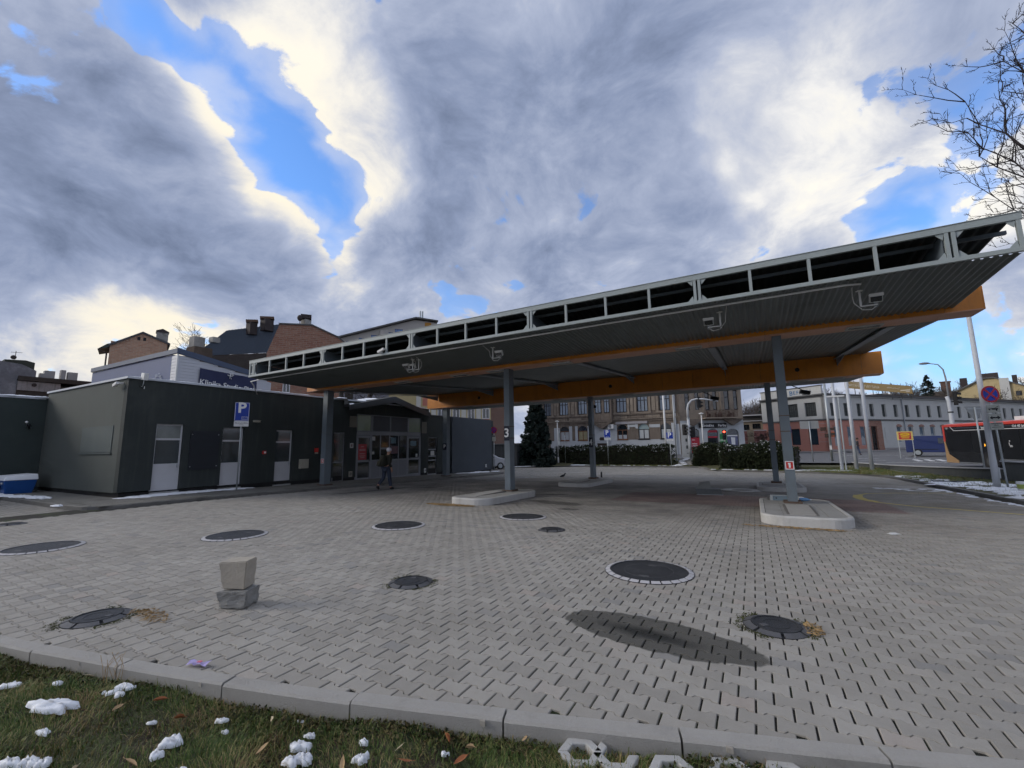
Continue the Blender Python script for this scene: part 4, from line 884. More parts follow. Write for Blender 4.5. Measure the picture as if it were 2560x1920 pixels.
def loft(name, LA, LB, n, m, zf, jitter=0., seed=2, kind='structure'):
    g = np.random.default_rng(seed); LA = resample(np.array(LA, float), .3); s = np.linspace(0, 1, len(LA))
    LB = np.array(LB, float); sb = np.r_[0, np.cumsum(np.linalg.norm(np.diff(LB, axis=0), axis=1))]; LBq = np.c_[[np.interp(s*sb[-1], sb, LB[:, i]) for i in (0, 1)]].T
    t = np.linspace(0, 1, n); X = LA[:, None, 0]*(1-t)+LBq[:, None, 0]*t; Y = LA[:, None, 1]*(1-t)+LBq[:, None, 1]*t
    Zz = zf(X, Y, np.broadcast_to(t, X.shape))+g.normal(0, 1, X.shape)*jitter*np.minimum(1, 4*t*(1-t)+.2)
    i = np.arange(X.size).reshape(X.shape); f = np.stack([i[:-1, :-1], i[:-1, 1:], i[1:, 1:], i[1:, :-1]], -1).reshape(-1, 4)
    o = npmesh(name, np.stack([X, Y, Zz], -1).reshape(-1, 3), [f], m, None, True); o['kind'] = kind; return o
ko = offset_line(RK, .13)
loft('verge', [(6.4, 8)]+[tuple(p) for p in ko[1:7]], [(12.2, 8)]+WL[1:6], 14, verge, lambda X, Y, t: zg(Y)+.09+.07*t, .015)
loft('bank', [tuple(p) for p in ko[6:17]], [(7.75, 37.), (7.25, 41.2), (6.9, 44.), (2., 44.4), (-3, 44.4), (-8, 44.4), (-14, 44.4), (-19, 44.4), (-23, 43.)], 12, verge, lambda X, Y, t: zg(Y)+.09+(.50*np.clip((t-.3)/.7, 0, 1)*np.clip((1.5-X)/4, 0, 1)+.05*t), .015, 3)
loft('verge', [(-15.6, 39.2), (-18.5, 37.1), (-20.5, 36.3), (-23, 35.9)], [(-15.6, 44), (-19, 44), (-22, 44), (-26, 43)], 8, verge, lambda X, Y, t: zg(Y)+.085+.5*t, .015, 4)
# low retaining wall with coping, higher beside the bus
rw = thing('retaining_wall', 'low dark retaining wall with a pale coping between the snowy verge and the road', 'wall', (8.6, 32., 0))
wm = mm('dark_concrete', (.075, .08, .08), .9, .2, 1.5, 30., bump=.5, dirt=.4, dirtcol=(.11, .11, .10), streak=.4); cop = mm('coping', (.38, .38, .38), .85, .1)
def wall_run(P, ztop, zbot, w, m, name, parent):
    Q = resample(np.array(P, float), .5); o_ = offset_line(Q, -w); vs = []
    for p, q in zip(Q, o_): vs += [(p[0], p[1], zbot(*p)), (p[0], p[1], ztop(*p)), (q[0], q[1], ztop(*p)), (q[0], q[1], zbot(*p))]
    k = len(Q); b = MB().add(vs, [(4*i+j, 4*i+4+j, 4*i+4+(j+1) % 4, 4*i+(j+1) % 4) for i in range(k-1) for j in range(4)]+[(3, 2, 1, 0), tuple(4*(k-1)+j for j in range(4))]); return b.build(name, m, parent, world=True)
wt = lambda x, y: float(np.interp(y, [20, 27, 32, 37, 44], [.38, .28, .11, -.02, -.12]))
wall_run([(wx(y), y) for y in np.linspace(27.6, 43.4, 30)], wt, lambda x, y: -1., .22, wm, 'wall', rw)
wall_run([(wx(y)-.03, y) for y in np.linspace(27.6, 43.4, 30)], lambda x, y: wt(x, y)+.055, lambda x, y: wt(x, y)+.002, .28, cop, 'coping', rw)
wall_run([(wx(y), y) for y in np.linspace(12., 27.55, 30)], lambda x, y: .60, lambda x, y: -1., .25, wm, 'wall', rw)
wall_run([(wx(y)-.03, y) for y in np.linspace(12., 27.55, 30)], lambda x, y: .655, lambda x, y: .602, .31, cop, 'coping', rw)
# snow: lumpy patches lofted as thin crusts
def snow_patch(cx_, cy_, rx, ry, rot, zf, h=.03, seed=0, name='snow', n=26, jag=.35, m=None):
    g = np.random.default_rng(seed); a = np.linspace(0, 2*PI, n, endpoint=False); rad = 1+jag*(g.normal(0, .35, n)+.5*np.sin(a*3+g.uniform(0, 6))+.35*np.sin(a*5+g.uniform(0, 6)))
    rings = []
    for f, hh in ((1., 0.), (.93, .65), (.7, .95), (.35, 1.), (0., 1.)):
        x = rx*rad*f*np.cos(a); y = ry*rad*f*np.sin(a); X = cx_+x*math.cos(rot)-y*math.sin(rot); Y = cy_+x*math.sin(rot)+y*math.cos(rot)
        rings.append(np.stack([X, Y, zf(X, Y)+hh*h*(1+g.normal(0, .18, n))-.004], -1))
    V = np.concatenate(rings); i = np.arange(n); j = (i+1) % n
    return V, np.concatenate([np.stack([k*n+i, k*n+j, (k+1)*n+j, (k+1)*n+i], -1) for k in range(4)])
def snow_group(L, zf, label, m=snow_m, name='snow'):
    vs, fs, b = [], [], 0
    for k, a in enumerate(L):
        V, F_ = snow_patch(*a[:5], zf, *(a[5:]), seed=k*7+len(L)); vs.append(V); fs.append(F_+b); b += len(V)
    o = npmesh(name, np.concatenate(vs), [np.concatenate(fs)], m, None, True); o['kind'] = 'stuff'; tag(o, label, 'snow'); return o
vz = lambda X, Y: zg(Y)+.09+.07*np.clip((X-kxr(Y))/(wx(Y)-kxr(Y)), 0, 1)
g = np.random.default_rng(5); L = []
for k in range(150):
    y = g.uniform(15.5, 27.); f = g.uniform(0.03, .97); x = kxr(y)+.15+f*(wx(y)-kxr(y)-.3)
    if y > 24.5 and f > .55: continue
    s_ = g.uniform(.15, .5); L.append((x, y, s_, s_*g.uniform(.5, 1.3), g.uniform(0, 3), g.uniform(.02, .05)))
for k in range(34):
    y = g.uniform(26., 36.); f = g.uniform(.0, .5); L.append((kxr(min(y, 31))+.2+f*2.-max(0, y-31)*.35, y, g.uniform(.08, .3), g.uniform(.05, .15), g.uniform(0, 3), .03))
snow_group(L, vz, 'thin broken snow cover on the verge beside the retaining wall')
L = [(6.15-abs(g.normal(0, .12)), 14.+k*.42+g.uniform(-.1, .1), g.uniform(.05, .16), g.uniform(.1, .3), g.uniform(-.2, .2), .012) for k in range(22)]+[(g.uniform(4.2, 6.), 22.5+g.normal(0, .5), g.uniform(.05, .25), .06, g.uniform(0, .4), .01) for k in range(16)]
snow_group(L, lambda X, Y: zg(Y), 'slushy snow remains along the foot of the right kerb')
bz = lambda X, Y: zg(Y)+.12
L = [(g.uniform(2.6, 5.2), g.uniform(34.6, 36.6), g.uniform(.3, .7), g.uniform(.1, .3), .3, .04) for k in range(18)]+[(g.uniform(-17.5, -14.5), g.uniform(39.9, 40.5), g.uniform(.3, .9), g.uniform(.1, .25), 0, .04) for k in range(22)]+[(g.uniform(-14, 3), 40.25 if k % 2 else 40.5, g.uniform(.1, .35), .08, 0, .03) for k in range(0)]
L += [(-13.8+k*.62+g.uniform(-.2, .2), 40.0+g.uniform(0, .4), g.uniform(.06, .22), .05, 0, .03) for k in range(13)]+[(-6.0, 40.3, .4, .2, 0, .06), (-5.9, 41., .35, .25, 0, .1)]+[(-17.6-k*.25, 38.2-k*.3, .3, .08, .8, .03) for k in range(8)]
L += [(g.uniform(-3, 3), 35.25+g.uniform(0, .2), g.uniform(.05, .2), .05, 0, .03) for k in range(12)]
snow_group(L, bz, 'snow remnants at the foot of the hedges')
pz_ = lambda X, Y: zg(Y)+.10
L = [(-18.2+.35*math.sin(k*2.1)-.02*k, 6.7+k*.16, g.uniform(.18, .38), g.uniform(.08, .16), R(60)+g.normal(0, .2), .02) for k in range(26)]+[(-24.6+k*.35, 4.9+.12*(k % 3)+k*.05, .35, .14, .2, .04) for k in range(11)]+[(-26.+k*.3, 5.2+.1*(k % 2), .3, .12, .2, .03) for k in range(5)]
snow_group(L, pz_, 'strips of old snow on the pavement by the dark building')
L = [(-17.9+g.normal(0, .3), 25.6+k*.3, g.uniform(.3, .5), .2, R(80), .03) for k in range(13)]+[(-20.8+k*.05, 5.4-k*.02, .09, .05, .2, .05) for k in range(2)]+[(-17.5, 4.85, .16, .07, .3, .04)]
snow_group(L, pz_, 'snow along the pavement by the far end wall')
# snow lying on the flat roofs
L = [(-26.9+g.uniform(-4, 0), g.uniform(-1, 6.3), g.uniform(.4, .9), g.uniform(.3, .8), 0, .08) for k in range(60)]+[(-26.55, y, .25, .3, 0, .05) for y in np.arange(0, 6.6, .4)]
snow_group(L, lambda X, Y: 3.94+0*X, 'snow blanket on the annex roof')
L = [(FU-.12+g.normal(0, .03), y, .10, .3, 0, .03) for y in np.arange(6.9, 13.5, .5)]+[(x, 6.72, .3, .10, 0, .03) for x in np.arange(-26, -19, .5)]
snow_group(L, lambda X, Y: TOP+.075+0*X, 'thin snow on the roof edge of the dark building')
L = [(-19.2+g.uniform(-3, .3), y, g.uniform(.3, .6), g.uniform(.2, .5), 0, .05) for y in np.arange(14., 18.6, .16)]
snow_group(L, lambda X, Y: np.where(np.abs(Y-19.02) < 3.26, 4.61-(.74)*np.abs(Y-19.02)/3.26, TOP+.08), 'snow on the gable roof above the entrance')
# ------------------------------------------------------------------ foliage helpers
def leaf_cloud(name, P_, size, m, parent=None, seed=0, flat=.0, kind=None, elong=1.6, world=True):
    g = np.random.default_rng(seed); n = len(P_); s_ = size*g.uniform(.55, 1.35, n)
    d = g.normal(0, 1, (n, 3)); d /= np.linalg.norm(d, axis=1)[:, None]; e = g.normal(0, 1, (n, 3)); e[:, 2] += flat; e = np.cross(d, e); e /= np.linalg.norm(e, axis=1)[:, None]
    a = d*s_[:, None]*elong*.5; c = e*s_[:, None]*.5
    off = np.array(parent.location) if (parent is not None and world) else 0
    v = np.stack([P_-a, P_+c*.9, P_+a, P_-c*.9], 1).reshape(-1, 3)-off
    o = npmesh(name, v, [np.arange(4*n).reshape(-1, 4)], m, parent)
    if kind: o['kind'] = kind
    return o
def foliage(name, dark, light, rough=.75):
    m = bpy.data.materials.new(name); m.use_nodes = True; T = NT(m.node_tree); b = T.n['Principled BSDF']; b.inputs['Roughness'].default_value = rough; b.inputs['Specular IOR Level'].default_value = .25
    geo = T.new('ShaderNodeNewGeometry'); f = T.m('ADD', T.m('MULTIPLY', geo.outputs['Random Per Island'], .6), T.m('MULTIPLY', T.noise(geo.outputs['Position'], .9, 4, .6), .6))
    T.l.new(T.mix(T.sm(f, .2, 1.), dark, light), b.inputs['Base Color']); return m
hedge_m = foliage('hedge_leaves', (.010, .016, .007), (.035, .045, .018)); twig_m = mm('hedge_twigs', (.022, .018, .012), .9, .3)
snowleaf = mm('snow_on_leaves', (.78, .80, .84), .7, .05)
def hedge(label, line, w, zb, ztop, n, seed, rag=.1, snow_n=600):
    g = np.random.default_rng(seed); Q = resample(np.array(line, float), .1); root = thing('hedge', label, 'hedge', (Q[len(Q)//2][0], Q[len(Q)//2][1], zb))
    off = np.array(root.location)
    t = np.gradient(Q, axis=0); t /= np.linalg.norm(t, axis=1)[:, None]; nn_ = np.c_[-t[:, 1], t[:, 0]]
    bump = lambda s_: 1+rag*np.sin(s_*1.7+seed)+rag*.7*np.sin(s_*4.3+2*seed)
    # dark woody core
    b = MB(); vs = []; K = len(Q)
    for k in range(0, K, 6):
        for sx_, z_ in ((-.38, zb), (-.36, zb+(ztop-zb)*.9), (.36, zb+(ztop-zb)*.9), (.38, zb)): vs.append((Q[k][0]+nn_[k][0]*sx_*w, Q[k][1]+nn_[k][1]*sx_*w, z_))
    kk = len(vs)//4
    b.add(vs, [(4*i+j, 4*i+4+j, 4*i+4+(j+1) % 4, 4*i+(j+1) % 4) for i in range(kk-1) for j in range(4)]+[(3, 2, 1, 0), tuple(4*(kk-1)+j for j in range(4))]); b.build('stems', twig_m, root, world=True)
    i = g.integers(0, K, n); a = g.uniform(-1, 1, n); face = g.uniform(0, 1, n)
    side = face < .72; y_ = np.where(side, np.sign(a)*g.uniform(.42, .56, n), a*.55)*w; hh = bump(i*.1)
    zz_ = np.where(side, zb+(ztop-zb)*g.uniform(0, 1, n)**.9*hh, ztop*1.+(ztop-zb)*(hh-1)+g.normal(0, .06, n)-.02)
    P_ = np.stack([Q[i, 0]+nn_[i, 0]*y_+g.normal(0, .05, n), Q[i, 1]+nn_[i, 1]*y_+g.normal(0, .05, n), zz_], -1)
    o = leaf_cloud('leaves', P_, .085, hedge_m, root, seed)
    top = np.nonzero((~side) | (zz_ > ztop-.30*(ztop-zb)))[0]; k = g.choice(top, min(snow_n, len(top)), False); sel = np.sin(P_[k, 0]*2.3)+np.sin(P_[k, 0]*5.1+1) > -.5
    if snow_n: leaf_cloud('snow_bits', P_[k][sel]+[0, 0, .03], .10, snowleaf, root, seed+1, flat=2., elong=1.2)
    return root
hedge('long clipped hedge dusted with snow in front of the old tenement', [(-17.6, 41.6), (-6.3, 41.6)], 1.5, -.30, 1.42, 15000, 3, .04, 900)
hedge('rounded hedge with snow on top right of the stairs', [(-4.6, 41.3), (1.5, 41.0)], 2.2, -.35, 1.40, 12000, 5, .08, 600)
hedge('spreading dark bush with snowy top nearest the right lot kerb', [(-2.2, 37.2), (.2, 37.), (2.6, 36.6)], 2.7, -.35, 1.30, 13000, 9, .13, 420)
hedge('small brown bush by the foot of the stairs', [(-4.7, 40.7), (-4.0, 40.6)], .7, -.3, .25, 1200, 12, .2, 0)
# conifer
def conifer(label, x, y, zb, h, r_, seed, n=9000, group=None, name='spruce_tree', dark=(.006, .012, .010), light=(.022, .036, .030), low=0.):
    g = np.random.default_rng(seed); root = thing(name, label, 'tree', (x, y, zb), 0, group)
    b = MB(); b.tube([(0, 0, -.3), (0, 0, h*.5), (0, 0, h*.97)], [.03*h*.55, .018*h*.6, .01], 7); b.build('trunk', mm('dark_bark', (.04, .033, .027), .9, .3), root)
    P_ = []; nb = max(40, int(n/55)); bb = MB()
    for k in range(nb):
        f = (k+g.uniform(0, 1))/nb; z = low+(h-low)*(1-(1-f)**1.15)*.98; R_ = r_*(1-z/h)**.75*g.uniform(.72, 1.12)+.05; a = g.uniform(0, 2*PI)
        m_ = int(55*n/9000*(.4+R_/r_))+6; s_ = g.uniform(.12, 1, m_)**.7; dr = R_*s_; drop = -.32*R_*s_**1.5+.12*R_*s_**4
        sw = g.normal(0, .10, m_)*(R_*.9); P_.append(np.stack([np.cos(a)*dr-np.sin(a)*sw, np.sin(a)*dr+np.cos(a)*sw, z+drop+g.normal(0, .05*R_+.02, m_)], -1))
        if k % 3 == 0: bb.tube([(0, 0, z), (math.cos(a)*R_*.6, math.sin(a)*R_*.6, z-.16*R_), (math.cos(a)*R_*.92, math.sin(a)*R_*.92, z-.22*R_)], [.012*h*.3, .006*h*.3, .003], 4, False)
    bb.build('branches', mm('dark_bark', (.04, .033, .027)), root)
    leaf_cloud('needles', np.concatenate(P_), .045*h*.42, foliage('needles', dark, light), root, seed, elong=2.2, world=False); return root
conifer('dark spruce with drooping branches beside the long hedge', -18.75, 38.9, -.45, 7.6, 2.15, 4, 16000)
# bare trees
bark = mm('bare_bark', (.045, .037, .032), .9, .3, 2., 15.)
def bare_tree(label, x, y, zb, h, spread, seed, lvl=5, r0=None, group=None, split=3, m=bark, nmax=2600, name='bare_tree', trunk_h=.28, droop=0., lean=(0, 0), n=5, minr=.004):
    rr = random.Random(seed); root = thing(name, label, 'tree', (x, y, zb), 0, group); r0 = r0 or h*.022; tb, bb = MB(), MB(); cnt = [0]
    def grow(p, d, L, r_, l):
        if cnt[0] > nmax or l < 0: return
        cnt[0] += 1; k = 3 if l > 1 else 2; pts = [p]; q = p; dd_ = d
        for i in range(k):
            dd_ = (dd_+Vector((rr.gauss(0, .16), rr.gauss(0, .16), rr.gauss(0, .10)+.05-droop*(l < 2)))).normalized(); q = q+dd_*(L/k); pts.append(q)
        r1 = max(minr, r_*.62); (tb if l == lvl else bb).tube(pts, [r_+(r1-r_)*i/k for i in range(k+1)], n if l > 1 else 3, False)
        if l == 0: return
        m_ = split+(1 if rr.random() < .4 else 0)
        for i in range(m_):
            f = rr.uniform(.35, 1.) if i else 1.; j = min(k, max(1, int(round(f*k)))); a = rr.uniform(0, 2*PI); tilt = rr.uniform(.35, .95)*spread
            ax = dd_.orthogonal().normalized(); ax.rotate(Matrix.Rotation(a, 3, dd_)); nd = (dd_*math.cos(tilt)+ax*math.sin(tilt)).normalized()
            grow(pts[j], nd, L*rr.uniform(.58, .82), r1*rr.uniform(.6, .85), l-1)
    grow(Vector((0, 0, -.3)), Vector((lean[0], lean[1], 1)).normalized(), h*trunk_h+.3, r0, lvl)
    tb.build('trunk', m, root); bb.build('branches', m, root); return root
# ------------------------------------------------------------------ buildings round the lot
class FR:
    """a wall frame: s along the wall, d outwards, z up"""
    def __init__(s, e, ang, out=-1):
        s.e = Vector((e[0], e[1], 0)); a = R(ang); s.d = Vector((math.cos(a), math.sin(a), 0)); s.n = Vector((math.sin(a), -math.cos(a), 0))*(1 if out < 0 else -1)
    def p(s, x, d, z): return tuple(s.e+s.d*x+s.n*d+Vector((0, 0, z)))
    def box(s, b, s0, s1, d0, d1, z0, z1):
        return b.add([s.p(x, d, z) for z in (z0, z1) for x, d in ((s0, d0), (s1, d0), (s1, d1), (s0, d1))], [(0, 3, 2, 1), (4, 5, 6, 7), (0, 1, 5, 4), (1, 2, 6, 5), (2, 3, 7, 6), (3, 0, 4, 7)])
    def face(s, b, pts, d0, d1):
        """polygon (s,z) extruded from d0 to d1"""
        n = len(pts); vs = [s.p(x, d0, z) for x, z in pts]+[s.p(x, d1, z) for x, z in pts]
        return b.add(vs, [tuple(range(n)), tuple(range(2*n-1, n-1, -1))]+[(i, n+i, n+(i+1) % n, (i+1) % n) for i in range(n)])
def house(name, label, loc, group=None, cat='building'): return thing(name, label, cat, loc, 0, group)
def HB(b, name, m, root, **kw): return b.build(name, m, root, world=True, **kw)
def holed(fr, b, s0, s1, z0, z1, d0, d1, holes):
    """wall from s0..s1, z0..z1 with rectangular openings (all holes disjoint in s, sorted)"""
    s_ = s0
    for h0, h1, y0, y1 in holes:
        if h0 > s_: fr.box(b, s_, h0, d0, d1, z0, z1)
        if y0 > z0: fr.box(b, h0, h1, d0, d1, z0, y0)
        if y1 < z1: fr.box(b, h0, h1, d0, d1, y1, z1)
        s_ = h1
    if s_ < s1: fr.box(b, s_, s1, d0, d1, z0, z1)
def window(fr, s0, s1, z0, z1, root, fm, gm, nx=2, nz=2, d=-.12, fw=.07, zs=None, xs=None, name='window'):
    b = MB(); fr.box(b, s0, s0+fw, d-.06, d, z0, z1); fr.box(b, s1-fw, s1, d-.06, d, z0, z1); fr.box(b, s0+fw, s1-fw, d-.06, d, z1-fw, z1); fr.box(b, s0+fw, s1-fw, d-.06, d, z0, z0+fw)
    xs_ = xs if xs is not None else [i/nx for i in range(1, nx)]; zs_ = zs if zs is not None else [i/nz for i in range(1, nz)]
    for f in xs_: x = s0+(s1-s0)*f; fr.box(b, x-fw*.5, x+fw*.5, d-.06, d-.004, z0+fw, z1-fw)
    for f in zs_: z = z0+(z1-z0)*f; fr.box(b, s0+fw, s1-fw, d-.06, d-.008, z-fw*.5, z+fw*.5)
    w = HB(b, name, fm, root); b = MB(); fr.box(b, s0+fw*.5, s1-fw*.5, d-.05, d-.03, z0+fw*.5, z1-fw*.5); HB(b, 'pane', gm, w); return w
def arc(x0, x1, zs, zt_, n=9): return [(x0+(x1-x0)*(.5+.5*math.cos(PI-PI*i/n)), zs+(zt_-zs)*math.sin(PI*i/n)) for i in range(n+1)]
brick_col = (.24, .115, .075)
def brick_mat(name, c1, c2, mort, sc=1., dirt=.4, dirtcol=(.14, .12, .10), vert='x'):
    m = bpy.data.materials.new(name); m.use_nodes = True; T = NT(m.node_tree); b = T.n['Principled BSDF']; b.inputs['Roughness'].default_value = .9
    pos = T.new('ShaderNodeNewGeometry').outputs['Position']; sx = T.new('ShaderNodeSeparateXYZ'); T.l.new(pos, sx.inputs[0]); cb = T.new('ShaderNodeCombineXYZ')
    T.l.new(T.m('ADD', T.m('MULTIPLY', sx.outputs[0], .7), T.m('MULTIPLY', sx.outputs[1], .75)), cb.inputs[0]); T.l.new(sx.outputs[2], cb.inputs[1])
    br = T.new('ShaderNodeTexBrick'); T.l.new(cb.outputs[0], br.inputs[0]); br.inputs['Scale'].default_value = 1/sc; br.inputs['Brick Width'].default_value = .27; br.inputs['Row Height'].default_value = .085; br.inputs['Mortar Size'].default_value = .010
    br.inputs['Color1'].default_value = (*c1, 1); br.inputs['Color2'].default_value = (*c2, 1); br.inputs['Mortar'].default_value = (*mort, 1); br.inputs['Bias'].default_value = -.1
    c = T.mix(T.m('MULTIPLY', T.sm(T.noise(pos, 2.2, 6, .7), .42, .7), dirt), br.outputs[0], dirtcol)
    c = T.mix(T.m('MULTIPLY', T.sm(T.noise(pos, 6., 5, .7), .45, .7), .45), c, T.vm('MULTIPLY', c, (1.5, 1.35, 1.25)))
    T.l.new(c, b.inputs['Base Color']); return m
brown = mm('sooty_stucco', (.185, .15, .122), .92, .25, .9, 12., dirt=.75, dirtcol=(.075, .06, .05), dscale=.6, streak=.6)
peel = mm('peeling_stucco', (.27, .225, .18), .92, .2, 1.2, 12., dirt=.6, dirtcol=(.12, .095, .078), dscale=1.1, streak=.4)
wband = mm('whitewashed_plaster', (.46, .48, .50), .85, .08, 1., 10., dirt=.3, dirtcol=(.30, .29, .28), dscale=.8)
winblue = glass_mat('sky_lit_panes', (.16, .20, .25), .05, 1.)
curtp = mm('curtained_pane', (.40, .42, .44), .35, .2, 2., 8.); wdark = mm('dark_window_frame', (.018, .017, .02), .6, .1); wbrown = mm('brown_window_frame', (.17, .07, .03), .6, .1)
# old tenement
tn = house('tenement', 'sooty brown old tenement with a whitewashed ground floor behind the hedge', (-16.5, 58., 0))
fr = FR((0, 56.), 0)
UW = [(-25.7, -24.6), (-23.35, -22.05), (-20.65, -19.3), (-17.95, -17.1), (-15.35, -14.0), (-12.67, -11.33), (-9.95, -8.68)]
AW = [(-23.31, -22.0), (-20.7, -19.37), (-15.36, -14.03), (-12.66, -11.32), (-9.97, -8.69)]
b = MB(); holed(fr, b, -27., -7.64, 4.45, 12., -.4, 0, [(a, c, 5.66, 8.0) for a, c in UW]); HB(b, 'upper_wall', brown, tn)
b = MB(); s_ = -27.
for a, c in AW:
    fr.box(b, s_, a, -.4, 0, -.5, 4.45); fr.box(b, a, c, -.4, 0, -.5, 2.2)
    ar = arc(a, c, 3.45, 4.12); fr.face(b, [(a, 4.45)]+[(a, 3.45)]+ar[1:-1]+[(c, 3.45), (c, 4.45)], -.4, 0); s_ = c
fr.box(b, s_, -7.64, -.4, 0, -.5, 4.45); HB(b, 'ground_floor_wall', brown, tn)
b = MB(); fr.box(b, -27., -7.64, -9., -.41, 11.8, 12.); fr.box(b, -27., -7.64, -9., -8.8, -.5, 12.); fr.box(b, -26.99, -7.66, -1.5, -1.4, -.4, 11.9); HB(b, 'rear_wall', mm('dim_interior', (0, 0, 0)), tn)
b = MB(); fr.face(b, [(-27.3, 12.0), (-7.3, 12.0), (-8.5, 14.2), (-26., 14.2)], -8.5, .35); HB(b, 'roof', mm('grey_roof', (.08, .08, .085), .7, .2), tn)
# whitewash: proud skin round the ground-floor windows, leaving brown piers
b = MB()
for x0, x1, z0, z1 in ((-24.75, -7.75, .3, 2.15), (-24.2, -23.34, 2.15, 3.95), (-21.97, -21.55, 2.15, 4.1), (-21.1, -20.73, 2.15, 4.1), (-19.34, -18.9, 2.15, 4.05), (-18.5, -15.39, 2.15, 4.1), (-14.0, -13.75, 3.45, 4.1), (-13.0, -12.69, 3.55, 4.1), (-13.75, -13.0, 3.75, 4.05), (-11.29, -10.0, 3.62, 4.0), (-8.66, -8.35, 2.15, 4.1), (-8.2, -7.75, 2.15, 3.95)):
    fr.box(b, x0, x1, .003, .035, z0, z1)
HB(b, 'whitewash', wband, tn)
# stone piers and panels between the upper windows
for i, (a, c) in enumerate(UW):
    b = MB()
    for x0, x1 in ((a-.34, a-.10), (c+.10, c+.34)): fr.box(b, x0, x1, .003, .09, 5.6, 8.4)
    fr.box(b, a-.40, c+.40, .003, .14, 5.46, 5.62); HB(b, 'window_surround', peel, tn)
for a, c in zip(UW[:-1], UW[1:]):
    if c[0]-a[1] > 1.2: b = MB(); fr.box(b, a[1]+.48, c[0]-.48, .003, .05, 5.75, 7.9); HB(b, 'wall_panel', peel, tn)
for z0, z1, d_, m_ in ((4.72, 4.84, .22, peel), (4.46, 4.71, .10, brown), (5.30, 5.44, .16, brown), (8.6, 8.85, .2, peel), (11.6, 12.0, .5, peel)):
    b = MB(); fr.box(b, -27.05, -7.6, .003, d_, z0, z1); HB(b, 'string_course', m_, tn)
for k in range(9): b = MB(); fr.box(b, -26.+k*2.05, -26.+k*2.05+1.75, .003, .045, 4.90, 5.26); HB(b, 'parapet_panel', peel if k % 3 else brown, tn)
for i, (a, c) in enumerate(UW): window(fr, a, c, 5.66, 8.0, tn, wdark, winblue, zs=[.62], xs=[.33, .67] if c-a > 1 else [.5], d=-.14, fw=.10)
for i, (a, c) in enumerate(AW):
    fm = wbrown if i < 3 else wdark; gm = [curtp, mm('yellow_curtain', (.30, .27, .16), .5, .2, 3., 9.), glass, mm('shutter_white', (.42, .44, .45), .6, .1), mm('shutter_white', (0, 0, 0))][i]
    w = window(fr, a, c, 2.2, 3.45, tn, fm, gm, nx=2, nz=1, d=-.10, fw=.09)
    b = MB(); fr.face(b, [(a, 3.45)]+arc(a, c, 3.45, 4.12)[1:-1]+[(c, 3.45)], -.16, -.12); HB(b, 'arched_pane', [glass, glass, glass, mm('mint_pane', (.30, .38, .38), .4, .1), mm('grey_pane', (.07, .08, .09), .4, .1)][i], w)
    b = MB(); fr.box(b, a-.08, c+.08, .04, .10, 2.1, 2.19); HB(b, 'sill', fm, w)
    if i == 2: b = MB(); fr.box(b, a+.12, (a+c)/2-.07, -.128, -.12, 2.29, 2.78); fr.box(b, (a+c)/2+.07, c-.12, -.128, -.12, 2.29, 2.78); HB(b, 'net_curtain', curtp, w)
    if i >= 3:
        b = MB()
        for k in range(7):
            for x0, x1 in ((a+.12, (a+c)/2-.08), ((a+c)/2+.08, c-.12)): fr.box(b, x0, x1, -.128, -.115, 2.32+k*.155, 2.32+k*.155+.10)
        HB(b, 'shutter_slats', mm('pale_shutter', (.58, .60, .60), .6, .05), w)
# entrance porch with pediment, bracket of the oriel, door
b = MB(); fr.box(b, -18.35, -18.05, .04, .16, .3, 1.95); fr.box(b, -16.75, -16.4, .04, .16, .3, 1.95); fr.box(b, -18.45, -16.3, .04, .2, 1.78, 1.95)
fr.face(b, [(-18.5, 2.0), (-16.2, 2.0), (-16.25, 2.35), (-16.9, 2.9), (-17.35, 3.35), (-17.8, 2.9), (-18.45, 2.35)], .04, .13); HB(b, 'porch', wband, tn)
b = MB(); fr.face(b, [(-17.75, 2.3), (-17.6, 2.12), (-17.1, 2.12), (-16.95, 2.3), (-17.1, 2.55), (-17.6, 2.55)], .131, .16); fr.box(b, -18.0, -16.8, .041, .10, .1, 1.75); HB(b, 'door', mm('dark_door', (.04, .025, .018), .6, .3), tn)
b = MB(); fr.face(b, [(-18.45, 4.44), (-15.85, 4.44), (-16.5, 4.0), (-16.95, 3.72), (-17.2, 3.62), (-17.5, 3.75), (-17.9, 4.05)], .04, .75); HB(b, 'oriel_bracket', brown, tn)
b = MB(); fr.box(b, -18.5, -15.8, .02, .8, 4.45, 12.); ob = HB(b, 'oriel', brown, tn)
f2 = FR((0, 55.2), 0)
for a, c in ((-17.95, -17.1), (-16.75, -16.0)): window(f2, a, c, 5.66, 8.0, ob if False else tn, wdark, winblue, zs=[.62], xs=[.5], d=.05, fw=.09)
b = MB(); b.tube([(-8.12, 55.9, 12), (-8.12, 55.9, .2)], .07, 8); HB(b, 'downpipe', mm('zinc_pipe', (.33, .36, .40), .5, .1), tn)
t = thing('air_conditioner', 'white air conditioner on the tenement wall right of the pediment', 'air conditioner', (-16.05, 55.6, 3.6))
b = MB(); b.box(-.36, .36, -.18, .2, 0, .56); b.build('case', white, t); b = MB(); b.tube([(-.08, -.185, .28), (-.08, -.2, .28)], .2, 16); b.build('fan_grille', pvcd, t)
t = thing('shop_lettering_board', 'faded pale lettering board above the right arched windows', 'sign', (-13.9, 55.96, 4.15)); b = MB(); b.box(-1.6, 2.4, -.07, 0, 0, .3); b.build('board', mm('faded_board', (.36, .34, .35), .8, .15, 4., 20.), t)
